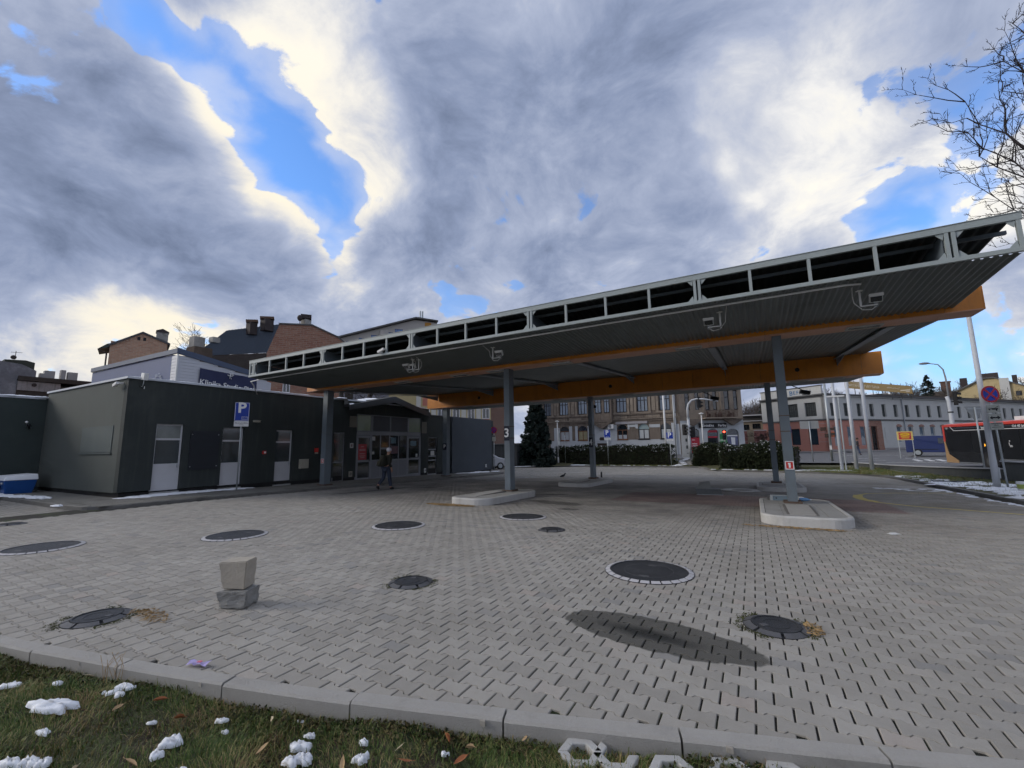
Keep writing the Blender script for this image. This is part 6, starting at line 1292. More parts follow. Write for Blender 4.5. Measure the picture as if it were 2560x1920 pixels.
for (u_, v_, z0, z1, w_) in ((-41.6, 23.6, 13.1, 14.0, .7), (-41.0, 24.7, 13.6, 14.5, .85)):
    b = MB(); b.box(u_-w_/2, u_+w_/2, v_-w_/2, v_+w_/2, z0-.5, z1-.25); c_ = HB(b, 'chimney', dtile, mh); b = MB(); b.bar((u_-w_*.4, v_-w_*.6, z1-.15), (u_+w_*.4, v_+w_*.6, z1-.05), .7, .22); HB(b, 'chimney_cap', mm('brown_tile', (.12, .075, .055), .8, .2), c_)
cq = fm_.p(WW*.46, -1., 0); b = MB(); b.box(cq[0]-.4, cq[0]+.4, cq[1]-.35, cq[1]+.35, zk2(11.9), zk2(12.7)); c_ = HB(b, 'chimney', mm('lime_render', (0, 0, 0)), mh); b = MB(); b.bar((cq[0]-.3, cq[1]-.4, zk2(12.95)), (cq[0]+.3, cq[1]+.4, zk2(12.95)), .9, .42); HB(b, 'chimney_cap', dtile, c_)
cq = fm_.p(WW*.38, -.6, 0); b = MB(); b.tube([(cq[0], cq[1], zk2(11.9)), (cq[0], cq[1], zk2(12.6))], .03, 6); b.sphere((cq[0], cq[1], zk2(12.75)), .26, .26, .33); HB(b, 'satellite_dish', dtile, mh)
fx_ = FR((m0.x, m0.y), math.degrees(math.atan2(m1.y-m0.y, m1.x-m0.x))); window(fx_, 1.55, 2.2, zk2(6.2), zk2(7.6), mh, white, glass, nx=2, nz=1, d=.04)
h = house('roof_cluster', 'dark ruined roofs and pale chimney blocks between the brick gable and the slate roof', (-45, 22, 0))
b = MB()
for (a_, c_, z0, z1, m_) in (): pass
zq = lambda px, py, r_: None
for (u0_, v0_, u1_, v1_, z0, z1, m_, nm) in ((-44.6, 19.6, -43.2, 22.6, 3., 10.9, mm('rubble_wall', (.10, .075, .058), .95, .35, 1.5, 8.), 'wall'), (-44.9, 19.9, -44.0, 20.8, 10.8, 12.0, mm('lime_render', (0, 0, 0)), 'chimney'), (-44.0, 23.2, -43.2, 24.0, 10.8, 12.2, mm('lime_render', (0, 0, 0)), 'chimney'), (-43.6, 20.9, -42.9, 22.2, 11.51, 12.0, mm('lime_render', (0, 0, 0)), 'parapet'), (-43.6, 22.6, -42.9, 24.2, 3, 10.6, mm('dark_brown_wall', (0, 0, 0)), 'wall')):
    b = MB(); b.box(u0_, u1_, v0_, v1_, z0, z1); HB(b, nm, m_, h)
# modern flats far behind
mf = house('apartment_block', 'modern pale flats with blue windows and a sloping roof above the canopy', (-62, 66, 0)); a0 = Vector((-69.8, 56.81, 0)); a1 = Vector((-59.88, 67.19, 0)); ff = FR((a0.x, a0.y), math.degrees(math.atan2(a1.y-a0.y, a1.x-a0.x))); Lf = (a1-a0).length; ang2 = ff
pale = mm('pale_render', (.42, .40, .38), .85, .05); bluew = glass_mat('blue_pane', (.06, .16, .42), .1, 1.)
b = MB(); ff.face(b, [(0, 0), (Lf+4.5, 0), (Lf+4.5, 27.6), (Lf, 27.9), (0, 23.1)], -10, 0); HB(b, 'wall', pale, mf)
b = MB(); ff.face(b, [(-.8, 22.9), (Lf+.2, 28.1), (Lf+4.8, 27.8), (Lf+4.8, 28.0), (Lf+.2, 28.4), (-.8, 23.2)], -10, .7); HB(b, 'roof', grime, mf)
for i, x in enumerate(np.arange(1.2, Lf-2, 2.3)):
    zt_ = 22.2+x*.335; window(ff, x, x+(2.0 if i % 3 == 0 else 1.6), zt_-1.6, zt_, mf, mm('navy_frame', (.03, .05, .1), .5, .1), bluew, nx=3, nz=2, d=.05)
b = MB(); b.tube([ff.p(8.3, .3, 20), ff.p(8.3, .3, 25.0)], .9, 14); HB(b, 'stair_turret', pale, mf); b = MB()
for x in (Lf+1.2, Lf+1.7): b.tube([ff.p(x, -1, 27), ff.p(x, -1, 30.2)], .16, 8)
HB(b, 'steel_flues', galv, mf); b = MB(); ff.box(b, Lf+2.1, Lf+3.4, .01, .06, 26.2, 27.5); HB(b, 'orange_panel', mm('amber_panel', (.45, .22, .04), .6, .1), mf)
# yellow and pink flats seen under the canopy
pf = house('striped_flats', 'yellow flats with pale pilasters and salmon panels beyond the far end wall', (-34, 46, 0)); p0_ = Vector((-36.56, 41.09, 0)); p1_ = Vector((-28.86, 46.82, 0)); fp = FR((p0_.x, p0_.y), math.degrees(math.atan2(p1_.y-p0_.y, p1_.x-p0_.x))); Lp = (p1_-p0_).length
ylw = mm('cream_yellow', (.50, .42, .23), .85, .05, dirt=.15); slm = mm('salmon_panel', (.48, .19, .14), .85, .06)
b = MB(); fp.box(b, -3, Lp, -8, 0, -.5, 12.); HB(b, 'wall', ylw, pf)
for x in np.arange(.6, Lp, 1.86): b = MB(); fp.box(b, x-.28, x+.28, .003, .10, 1.4, 12.); HB(b, 'pilaster', mm('cream_white', (.58, .57, .52), .85, .05), pf)
for zb_ in (2.2, 5.0, 7.8):
    for x in np.arange(.6, Lp-1, 1.86):
        b = MB(); fp.box(b, x+.5, x+1.36, .003, .03, zb_-1.1, zb_); HB(b, 'salmon_panel', slm, pf); window(fp, x+.48, x+1.38, zb_+.02, zb_+1.35, pf, white, glass, nx=2, nz=1, d=.06, fw=.08)
b = MB(); fp.box(b, Lp+.02, Lp+1.9, -8, -.05, -.5, 12.); HB(b, 'brick_end', brick_mat('brown_brick', (.17, .09, .065), (.21, .12, .09), (.2, .16, .14), 1.5, .3), pf)
h = house('grey_tower', 'grey tall flats with a brick strip behind the entrance gable', (-45, 44, 0)); fgx = FR((-46., 34.), 40); b = MB(); fgx.box(b, 0, 11, -6, 0, 0, 14.); HB(b, 'wall', mm('blue_grey_wall', (.30, .31, .36), .85, .06), h); b = MB(); fgx.box(b, 9.6, 10., .003, .08, 0, 14.); HB(b, 'brick_strip', mm('brick_strip', (.2, .09, .06), .9, .2), h)
for k in range(6): b = MB(); fgx.box(b, 3.6+k*.55+(.25 if k > 2 else 0), 3.9+k*.55+(.25 if k > 2 else 0), .003, .04, 8.2, 8.75); HB(b, 'small_window', black, h)
gr = house('garage_row', 'low dark boarded garage behind the white car', (-21., 37.5, 0)); b = MB(); b.box(-24., -19.9, 37., 41., -.6, 1.75); HB(b, 'wall', mm('dark_boards2', (.045, .05, .055), .85, .2, 2., 10., streak=.4), gr)
for k in range(14): b = MB(); x = -23.9+k*.285; b.box(x, x+.27, 36.96, 36.998, -.6, 1.66); HB(b, 'board', mm('dark_boards2', (0, 0, 0)), gr)
b = MB(); b.box(-24.2, -19.8, 36.8, 41.1, 1.752, 1.85); HB(b, 'roof', grime, gr)
# roofs at the far left
rl = house('old_roofs', 'old grey roofs with pale chimney blocks at the far left skyline', (-62, 14, 0)); fo = FR((-58.45, 11.), 86)
b = MB(); fo.face(b, [(-.5, 0), (2.6, 0), (2.6, 9.2), (1.6, 9.7), (-.5, 9.9)], -6, 0); HB(b, 'tin_roof', mm('tin_roof', (.17, .17, .19), .6, .3, 1., 6., dirt=.5, dirtcol=(.35, .36, .38)), rl)
b = MB(); fo.face(b, [(.6, 9.65), (2.5, 9.3), (2.5, 10.0), (1.9, 10.15), (.6, 10.05)], -1.6, -.4); HB(b, 'dormer', mm('dark_moss_roof', (.05, .055, .045), .9, .3), rl); b = MB(); b.sphere(fo.p(1.1, -.3, 10.3), .2); b.tube([fo.p(1.2, -.3, 10.1), fo.p(1.2, -.3, 10.9)], .025, 5); b.bar(fo.p(.9, -.3, 10.75), fo.p(1.6, -.3, 10.8), .03, .03); HB(b, 'aerial', dtile, rl)
b = MB(); fo.box(b, 1.5, 6.6, -5, .05, 0, 7.9); fo.box(b, 1.5, 6.6, -5, .3, 8.2, 8.6); HB(b, 'dark_eaves', mm('dark_brown_wall', (0, 0, 0)), rl); b = MB(); fo.box(b, 1.52, 4.3, .06, .12, 7.3, 8.15); HB(b, 'stained_wall', mm('stained_plaster', (.30, .28, .28), .9, .25, 1.2, 8., dirt=.5, streak=.5), rl)
b = MB(); b.tube([fo.p(2.55, .13, 7.85), fo.p(2.55, .2, 7.85)], .17, 14); HB(b, 'round_vent', dtile, rl)
for x0, x1, z1 in ((3.0, 3.3, 9.15), (3.3, 4.0, 9.45), (4.4, 4.75, 9.65), (4.9, 5.6, 9.5), (2.2, 2.62, 9.4)): b = MB(); fo.box(b, x0, x1, -1.5, -.9, 8.6, z1); HB(b, 'chimney_block', mm('pale_block', (.34, .33, .33), .9, .1), rl)
# ------------------------------------------------------------------ signs, poles, lamps
bluep = mm('sign_blue', (.012, .045, .34), .4, .05); signback = mm('sign_back', (.30, .31, .31), .5, .06)
def pole_sign(name, label, cat, loc, rz, h, r_, plates, group=None, lean=0., pm=galv):
    """plates: (centre z, shape, w, h, face material)"""
    t = thing(name, label, cat, loc, rz, group); t.rotation_euler = (0, lean, rz)
    b = MB(); b.tube([(0, .03, -.2), (0, .03, h)], r_, 10); b.build('pole', pm, t, smooth=True); out_ = []
    for zc, shp, w, hh, m in plates:
        b = MB()
        if shp == 'rect': b.extr([(x, 0, z+zc) for x, z in rrect(-w/2, w/2, -hh/2, hh/2, min(w, hh)*.08, 3)], (0, 0, 0), (0, -.014, 0))
        elif shp == 'disc': b.tube([(0, 0, zc), (0, -.014, zc)], w/2, 32)
        elif shp == 'tri': b.extr([(-w/2, 0, zc+hh/2), (w/2, 0, zc+hh/2), (.03, 0, zc-hh/2), (-.03, 0, zc-hh/2)], (0, 0, 0), (0, -.014, 0))
        out_.append(b.build('sign_plate', m, t))
    return t, out_
def frame_rect(t, w, h, zc, m, th=.015, y=-.017, name='border'):
    b = MB()
    for q in ((-w/2, w/2, -h/2, -h/2+th), (-w/2, w/2, h/2-th, h/2), (-w/2, -w/2+th, -h/2+th, h/2-th), (w/2-th, w/2, -h/2+th, h/2-th)): b.box(q[0], q[1], y, -.0145, q[2]+zc, q[3]+zc)
    return b.build(name, m, t)
# parking sign with envelope
PSL = (-17.78, 9.95, gz(9.95)+.095); rzp = math.atan2(.44, .24)
t, _ = pole_sign('parking_sign', 'blue parking sign with a white P and an envelope in front of the dark wall', 'sign', PSL, rzp, 3.42, .026, [(3.06, 'rect', .50, .74, bluep), (2.58, 'rect', .50, .21, white)])
frame_rect(t, .48, .72, 3.06, lettering_white, .012); text('P', .56, lettering_white, t, (-.01, -.016, 3.20), (R(90), 0, 0), bold=.018, depth=.002)
b = MB()
for q in ((0, .21, -.05, -.04), (0, .21, .05, .06), (0, .01, -.04, .05), (.2, .21, -.04, .05)): b.box(q[0], q[1], -.018, -.0145, 2.80+q[2], 2.80+q[3])
b.bar((.005, -.0165, 2.765), (.205, -.0165, 2.855), .003, .01, (0, 1, 0)); b.bar((.005, -.0145, 2.855), (.205, -.0145, 2.765), .003, .01, (0, 1, 0)); b.build('envelope_symbol', lettering_white, t)
text('Dla pracowników', .062, black, t, (0, -.0155, 2.61), (R(90), 0, 0), depth=.001, bold=.001); text('urzędu', .055, black, t, (0, -.0155, 2.54), (R(90), 0, 0), depth=.001)
def psign(label, loc, rz, zc, h_, sub):
    t, _ = pole_sign('parking_sign', label, 'sign', loc, rz, zc+h_/2-.02, .03, [(zc, 'rect', .60, h_, bluep), (zc-h_/2-.10, 'rect', .60, .17, white)], 'parking signs in front of the long hedge')
    frame_rect(t, .58, h_-.02, zc, lettering_white, .014); text('P', .60 if h_ < .7 else .55, lettering_white, t, (-.02, -.016, zc+(.02 if h_ < .7 else .10)), (R(90), 0, 0), bold=.02, depth=.002)
    if sub: frame_rect(t, .24, .11, zc-h_/2+.10, lettering_white, .012, name='ticket_symbol')
    b = MB(); b.box(-.2, .2, -.017, -.0145, zc-h_/2-.12, zc-h_/2-.10); b.build('print_line', black, t); return t
psign('blue parking sign with a ticket symbol before the porch of the tenement', (-12.15, 40.75, -.25), R(12), 2.86, .76, True)
psign('plain square blue parking sign between the hedge and the stairs', (-6.5, 40.7, -.25), R(10), 2.56, .60, False)
def small_lamp(label, x, y, h):
    t = thing('park_lamp', label, 'street lamp', (x, y, -.3), 0, 'small white lamps along the hedges'); b = MB(); b.tube([(0, 0, 0), (0, 0, .75)], .075, 10).tube([(0, 0, .75), (0, 0, h)], .045, 10); b.build('pole', white, t, smooth=True)
    b = MB(); b.tube([(0, 0, h), (0, 0, h+.06), (0, 0, h+.10), (0, 0, h+.16)], [.07, .2, .2, .05], 14); b.build('lamp_head', white, t, smooth=True); return t
small_lamp('white mushroom lamp at the left part of the hedge', -17.25, 40.75, 4.2); small_lamp('white mushroom lamp right of the stairs', -3.8, 40.8, 4.35)
t, _ = pole_sign('sign_post', 'grey sign post seen from behind at the left end of the hedge', 'sign', (-18.0, 42.9, 0.), R(190), 3.0, .03, [(2.45, 'rect', .35, .85, signback)])
t, _ = pole_sign('sign_post', 'bare thin post in the snow before the hedge', 'post', (-16.55, 40.9, -.3), 0, 2.9, .03, [])
for x, y, lb in ((-7.25, 43.1, 'tall white pole behind the square parking sign'), (-6.4, 43.2, 'slim pale pole left of the white gate pillar')):
    t = thing('pole', lb, 'pole', (x, y, 0.)); b = MB(); b.tube([(0, 0, 0), (0, 0, 7.2)], [.10, .075] if x < -7 else [.05, .05], 10); b.build('shaft', white if x < -7 else galv, t, smooth=True); b = MB(); b.tube([(0, 0, -.02), (0, 0, .12)], .15, 12); b.build('base', galv, t)
# no-stopping signs
redr = mm('sign_red', (.42, .02, .03), .4, .06)
def nostop(label, loc, rz, h, zc, d_, plates, lean=0., blue=bluep):
    t, _ = pole_sign('no_stopping_sign', label, 'sign', loc, rz, h, .032, [(zc, 'disc', d_, d_, redr)]+plates, None, lean)
    b = MB(); b.tube([(0, -.0145, zc), (0, -.017, zc)], d_*.40, 32); b.build('blue_field', blue, t)
    for a in (45, -45):
        b = MB(); c, s_ = math.cos(R(a))*d_*.42, math.sin(R(a))*d_*.42; b.bar((-c, -.019 if a > 0 else -.0205, zc-s_), (c, -.019 if a > 0 else -.0205, zc+s_), .003, d_*.10, (0, 0, 1)) if False else b.extr([(-c-s_*.12, -.0175, zc-s_+c*.12), (-c+s_*.12, -.0175, zc-s_-c*.12), (c+s_*.12, -.0175, zc+s_-c*.12), (c-s_*.12, -.0175, zc+s_+c*.12)], (0, 0, 0), (0, -.003 if a > 0 else -.005, 0)); b.build('red_bar', redr, t)
    return t
t = nostop('faded no-stopping sign on a thin post by the white car', (-18.62, 30.65, -.42), R(20), 3.45, 3.32, .52, [(2.84, 'rect', .24, .14, signback), (2.60, 'rect', .30, .34, mm('pale_plate', (.42, .42, .36), .6, .1))], blue=mm('faded_violet', (.10, .035, .26), .5, .1))
b = MB(); b.box(-.1, .1, -.017, -.0145, 2.8, 2.88); b.build('tow_symbol', black, t)
plg = mm('dirty_plate', (.30, .31, .28), .6, .1)
t = nostop('round blue and red no-stopping sign above three plates at the right edge', (7.98, 22.85, gz(22.85)+.12), R(24), 3.75, 3.44, .63, [(2.89, 'rect', .46, .30, plg), (2.56, 'rect', .46, .30, plg), (2.25, 'rect', .46, .27, plg)], lean=-.03)
b = MB(); b.bar((-.13, -.016, 2.93), (.02, -.016, 2.86), .004, .035, (0, 1, 0)); b.box(-.06, .16, -.019, -.0145, 2.86, 2.91); b.bar((.02, -.016, 2.90), (.18, -.016, 2.98), .004, .03, (0, 1, 0)); b.tube([(-.14, -.0145, 2.87), (-.14, -.018, 2.87)], .03, 10); b.tube([(.10, -.0145, 2.84), (.10, -.018, 2.84)], .03, 10); b.build('tow_symbol', black, t)
b = MB(); b.box(-.10, .10, -.018, -.0145, 2.535, 2.585); b.extr([(-.19, -.0145, 2.56), (-.09, -.0145, 2.49), (-.09, -.0145, 2.63)], (0, 0, 0), (0, -.0035, 0)); b.extr([(.19, -.0145, 2.56), (.09, -.0145, 2.63), (.09, -.0145, 2.49)], (0, 0, 0), (0, -.0035, 0)); b.build('double_arrow', black, t)
for z_, w_ in ((2.33, .36), (2.27, .16), (2.20, .34)): b = MB(); b.box(-w_/2, w_/2, -.017, -.0145, z_, z_+.018); b.build('print_line', black, t)
t, _ = pole_sign('yield_sign', 'grey back of a yield sign on its pole in front of the bus', 'sign', (9.24, 28.5, .1), R(204), 3.0, .035, [(2.68, 'tri', .86, .72, signback)])
b = MB(); b.box(-.3, .3, .0, .02, 2.9, 2.95); b.build('clamp', galv, t)
# big pale pole, flagpoles
polem = mm('white_pole', (.50, .52, .55), .5, .06, dirt=.25, dirtcol=(.3, .3, .3))
t = thing('lamp_pole', 'thick pale grey pole in the snow at the right, topping out behind the canopy', 'pole', (7.77, 23.12, gz(23.1)+.10)); b = MB(); b.tube([(0, 0, -.1), (0, 0, 1.0), (0, 0, 1.05), (0, 0, 8.4)], [.105, .10, .095, .062], 16); b.build('shaft', polem, t, smooth=True); b = MB(); b.tube([(0, 0, -.05), (0, 0, .03)], .17, 14); b.build('base', polem, t); b = MB(); b.box(.09, .125, -.06, .06, .35, .75); b.build('hatch', polem, t)
def flagpole(label, x, y, h, r_):
    t = thing('flagpole', label, 'flagpole', (x, y, gz(y)+.1), 0, 'white flagpoles on the far right verge'); b = MB(); b.tube([(0, 0, -.1), (0, 0, h)], [r_, r_*.8], 12); b.build('pole', polem, t, smooth=True)
    b = MB(); b.tube([(0, 0, -.02), (0, 0, .05)], r_*2, 12); b.build('base', galv, t); b = MB(); b.tube([(r_+.015, 0, .9), (r_+.015, 0, h-.2)], .006, 4); b.build('halyard', white, t); return t
flagpole('leftmost of the three white flagpoles on the right verge', 4.91, 35.68, 6.1, .10); flagpole('middle one of the three white flagpoles on the right verge', 5.92, 37.2, 6.3, .115); flagpole('rightmost of the three white flagpoles on the right verge', 6.61, 36.52, 6.6, .115)
t = thing('short_lamp_post', 'thin post with a flat crossbar leaning on the leftmost flagpole', 'post', (5.12, 35.62, -.34)); b = MB(); b.tube([(0, 0, 0), (.02, 0, 4.9)], .045, 8); b.build('post', galv, t); b = MB(); b.box(-.6, .35, -.05, .05, 4.85, 4.95); b.build('crossbar', white, t)
# street lamps, traffic signals
def street_lamp(label, x, y, z, h, out_=1.2, side=-1):
    t = thing('street_lamp', label, 'street lamp', (x, y, z), 0, 'tall street lamps'); b = MB(); b.tube([(0, 0, 0), (0, 0, h*.55)], [.14, .11], 10).tube([(0, 0, h*.55), (0, 0, h*.82), (side*.1, 0, h*.92), (side*.45, 0, h*.98), (side*out_, 0, h)], [.085, .075, .065, .055, .05], 10); b.build('pole', mm('lamp_grey', (.26, .27, .28), .5, .1), t, smooth=True)
    b = MB(); b.sphere((side*(out_+.35), 0, h+.03), .48, .19, .13, 14, 8); b.build('lamp_head', mm('lamp_head_grey', (.22, .22, .23), .4, .1), t, smooth=True); return t
street_lamp('tall curved street lamp in front of the yellow gabled house', 18.7, 63.3, .1, 9.8)
street_lamp('distant street lamp head against the wooded hill', -1.9, 88., .4, 11.6)
sigk = mm('signal_black', (.012, .012, .013), .6, .2); lensd = glass_mat('signal_lens_dark', (.03, .03, .03), .2); redlit = mm('signal_red_lit', (.9, .06, .03), .4, .05, emit=6.)
def signal(parent, c, rz, lit=None, s=1.):
    b = MB(); b.box(-.17*s, .17*s, -.12, .12, -.5*s, .5*s); M_ = Matrix.Translation(c) @ Matrix.Rotation(rz, 4, 'Z'); h = b.build('signal_head', sigk, parent, xf=M_)
    for k in range(3):
        z_ = (.32-.32*k)*s; b = MB(); b.tube([(0, -.121, z_), (0, -.135, z_)], .105*s, 14); b.build('signal_lens', redlit if lit == k else lensd, h, xf=M_)
        b = MB(); vs = []
        for i in range(9): a = PI*(i/8*1.3-.15); vs += [(.125*s*math.cos(a), -.122, z_+.125*s*math.sin(a)), (.115*s*math.cos(a), -.36, z_+.115*s*math.sin(a)-.03)]
        b.add(vs, [(2*i, 2*i+2, 2*i+3, 2*i+1) for i in range(8)]); b.build('visor', sigk, h, xf=M_)
mast = thing('signal_mast', 'white curved signal mast with hanging traffic lights at the head of the stairs', 'traffic light', (-5.2, 43.5, .2))
b = MB(); b.tube([(0, 0, 0), (0, 0, 3.7)], .12, 12).tube([(0, 0, 3.7), (0, 0, 4.6), (.12, 0, 5.05), (.42, 0, 5.38), (.9, 0, 5.48), (1.6, 0, 5.40), (2.65, 0, 5.14)], [.11, .10, .095, .085, .075, .06, .04], 12); b.build('mast', polem, mast, smooth=True)
signal(mast, (1.0, .1, 5.15), R(120)); signal(mast, (-.38, 0, 2.65), R(60)); signal(mast, (.34, .05, 2.45), R(-60)); b = MB(); b.box(-.32, 0, -.03, .03, 3.0, 3.05).box(-.32, 0, -.03, .03, 2.3, 2.35).box(0, .3, -.03, .03, 2.75, 2.8).tube([(0, 0, 3.64), (0, 0, 3.74)], .15, 12); b.build('clamps', galv, mast)
t = thing('traffic_light', 'small traffic light showing red in front of the corner shop window', 'traffic light', (-2.62, 50.2, .25)); b = MB(); b.tube([(0, .14, 0), (0, .14, 2.6)], .05, 8); b.build('post', white, t); signal(t, (0, 0, 2.15), R(5), 0, 1.)
t = thing('traffic_light', 'dark traffic light on a thick pale pole right of the street lamp', 'traffic light', (14.25, 48.3, 0.)); b = MB(); b.tube([(0, 0, 0), (0, 0, 3.), (0, 0, 4.7), (-.1, 0, 5.1)], [.17, .16, .14, .12], 12); b.build('pole', polem, t, smooth=True); signal(t, (.38, -.1, 4.9), R(70), None, 1.1); b = MB(); b.box(0, .3, -.04, .04, 4.6, 4.68).tube([(0, 0, 3.75), (0, 0, 3.85)], .18, 12); b.build('clamps', sigk, t)
t, _ = pole_sign('direction_board', 'grey back of a wide direction board on a thin post before the factory', 'sign', (4.25, 44.8, .0), R(185), 3.3, .04, [(3.0, 'rect', 1.35, .66, signback)])
t = thing('signal_pole', 'tall grey pole with small dark signals and brackets before the factory corner', 'pole', (5.45, 43.9, 0.)); b = MB(); b.tube([(0, 0, 0), (.06, 0, 6.9)], [.10, .085], 10); b.build('pole', galv, t, smooth=True)
b = MB(); b.box(-.55, -.15, -.08, .08, 2.45, 2.75).box(.12, .38, -.1, .1, 1.95, 2.28).box(.1, .4, -.1, .1, 2.5, 2.68).box(-.3, -.08, -.1, .1, 1.9, 2.2); b.build('signal_boxes', mm('rusty_box', (.07, .045, .035), .8, .3), t); b = MB(); b.box(.14, .36, -.115, -.102, 2.30, 2.36).box(.14, .36, -.115, -.102, 1.98, 2.04); b.build('orange_marks', mm('orange_mark', (.5, .12, .04), .6, .1), t); b = MB(); b.box(-.08, .06, -.15, -.1, .9, 1.25); b.build('notice_plate', white, t)
t = thing('crossing_sign', 'small blue pedestrian crossing sign beside the right front column', 'sign', (2.75, 47., .05)); b = MB(); b.tube([(0, .04, 0), (0, .04, 2.9)], .035, 8); b.build('pole', galv, t); b = MB(); b.box(-.3, .3, -.01, .02, 2.35, 2.95); b.build('sign_plate', bluep, t); b = MB(); b.extr([(-.22, -.011, 2.42), (.22, -.011, 2.42), (0, -.011, 2.86)], (0, 0, 0), (0, -.006, 0)); b.build('triangle', lettering_white, t)
# yellow and red advertising board
t = thing('advertising_board', 'yellow and red advertising board on two legs beside the blue van', 'sign', (11.3, 48.75, .05), R(-10)); b = MB(); b.box(-.52, .50, -.04, .04, 1.55, 2.28); bd = b.build('board', mm('board_yellow', (.62, .48, .16), .5, .05), t)
b = MB(); b.box(-.40, .38, -.05, -.042, 1.62, 2.2); b.build('red_field', sred, bd); b = MB(); b.tube([(0, -.053, 2.04), (0, -.062, 2.04)], .12, 20); e2 = b.build('yellow_oval', mm('oval_yellow', (.70, .48, .02), .5, .05), bd); e2.data.transform(Matrix.Diagonal((2.7, 1, 1, 1)))
text('FARBY', .13, sred, bd, (0, -.066, 2.04), (R(90), 0, 0), depth=.002, bold=.004)
b = MB()
for z_, w_ in ((1.86, .62), (1.78, .54), (1.70, .5)): b.box(-w_/2, w_/2, -.055, -.051, z_, z_+.04)
b.build('print_lines', mm('oval_yellow', (0, 0, 0)), bd)
for x in (-.46, .44): b = MB(); b.tube([(x, 0, 0), (x, 0, 1.6)], .03, 8); b.build('leg', galv, t)
# canopy rear-edge floodlights (seen hanging behind the rear beam)
for u, lb in ((-8.35, 'dark floodlight hanging under the rear wing beside the number 4 column'), (-1.75, 'dark floodlight with a long arm under the rear wing before the corner shop'), (2.2, 'dark floodlight under the rear wing left of the factory lettering')):
    t = thing('rear_floodlight', lb, 'floodlight', (u, 24.9, 4.34+zt(u)), 0, 'dark floodlights under the rear canopy wing'); b = MB(); b.tube([(-.5, -.2, 0), (-.35, -.1, -.12), (-.05, 0, -.28), (.12, 0, -.42)], .022, 6); b.build('arm', sigk, t, smooth=True); b = MB(); b.bar((-.05, -.05, -.42), (.32, .05, -.5), .26, .16); b.build('lamp_body', sigk, t); b = MB(); b.box(.0, .26, -.06, .06, -.585, -.56); b.build('lamp_glass', glass, t)
# ------------------------------------------------------------------ vehicles
tyre = mm('tyre', (.02, .02, .02), .85, .2)
def wheel(parent, x, y, r_, w=.2, rimm=galv, xf=None):
    b = MB(); b.tube([(x, y-w/2, r_), (x, y+w/2, r_)], r_, 22); t_ = b.build('tyre', tyre, parent, xf=xf); b = MB(); b.tube([(x, y-w/2-.012, r_), (x, y+w/2+.012, r_)], r_*.62, 14); b.build('rim', rimm, t_, xf=xf); return t_
bus = thing('bus', 'black city bus with a red roof line and beige rear corner at the right edge', 'bus', (11.39, 40.43, -.24), math.atan2(-.961, .276))
# local x along the bus, +y towards the far side
bk_ = mm('bus_black', (.012, .013, .014), .25, .15, spec=.6); bred = mm('bus_red', (.55, .06, .045), .4, .05); bbeige = mm('bus_beige', (.38, .24, .12), .5, .08)
prof = [(-.0, .30), (0, 2.55), (.12, 2.80), (.28, 2.86), (2.22, 2.86), (2.4, 2.78), (2.5, 2.55), (2.5, .30)]
b = MB(); b.extr([(0.02, y, z) for y, z in prof], (0, 0, 0), (11.9, 0, 0)); b.build('body', bk_, bus)
b = MB(); b.extr([(0, -.012, 2.66), (0, .11, 2.82), (0, .28, 2.875), (0, 2.2, 2.875), (0, 2.2, 2.862), (0, .28, 2.862), (0, .12, 2.80), (0, .0, 2.66)], (0, 0, 0), (12, 0, 0)); b.box(0, 12, -.014, .02, 2.68, 2.80).box(-.02, .14, -.016, .02, 1.7, 2.7); b.build('red_roof_line', bred, bus)
b = MB(); b.extr([(-.01, -.018, 1.7), (.10, -.018, 1.68), (.2, -.018, 1.2), (.3, -.018, .85), (1.05, -.018, .46), (1.05, -.018, .30), (-.01, -.018, .32)], (0, 0, 0), (0, .03, 0)); b.build('rear_corner_panel', bbeige, bus)
for a, c in ((.3, 2.3), (2.36, 4.5), (4.56, 5.7), (5.76, 8.), (8.06, 9.3), (9.36, 11.7)): b = MB(); b.box(a, c, -.012, .015, 1.05 if not 4.5 < a < 5.7 else .45, 2.30); b.build('window', mm('bus_window', (.012, .013, .015), .3, .3, spec=.25), bus)
b = MB(); b.box(1.08, 2.95, -.015, .02, .32, .38).box(4.2, 12, -.015, .02, .62, .66); b.build('skirt_line', mm('bus_grey', (.16, .17, .18), .5, .1), bus)
b = MB(); b.bar((.70, -.02, 2.68), (.98, -.02, 2.41), .012, .03, (0, 1, 0)); b.box(.98, 12, -.022, -.013, 2.395, 2.42); b.build('silver_line', lettering_white, bus)
text('137', .17, lettering_white, bus, (.36, -.02, 2.57), (R(90), 0, 0), depth=.002); text('interoptyl', .27, lettering_white, bus, (3.75, -.02, 2.52), (R(90), 0, 0), depth=.002); text('Od 40 lat', .20, lettering_white, bus, (5.75, -.02, 2.54), (R(90), 0, 0), depth=.002)
amb = mm('amber_display', (.9, .38, .03), .4, .05, emit=3.); text('3', .2, amb, bus, (3.3, -.02, 1.46), (R(90), 0, 0), depth=.002); b = MB(); b.box(3.45, 3.62, -.02, -.013, 1.42, 1.5).box(3.72, 3.82, -.02, -.013, 1.42, 1.5); b.build('amber_marks', amb, bus)
b = MB(); b.tube([(5.0, -.016, 1.62), (5.0, -.016, 1.46), (5.18, -.016, 1.44)], .014, 5); b.tube([(5.02, -.016, 1.38), (5.2, -.016, 1.38)], .014, 5); b.sphere((5.05, -.016, 1.7), .03); b.tube([(6.0, -.016, 1.66), (6.0, -.016, 1.5), (6.12, -.016, 1.46), (6.18, -.016, 1.38)], .014, 5); b.build('pictograms', lettering_white, bus)
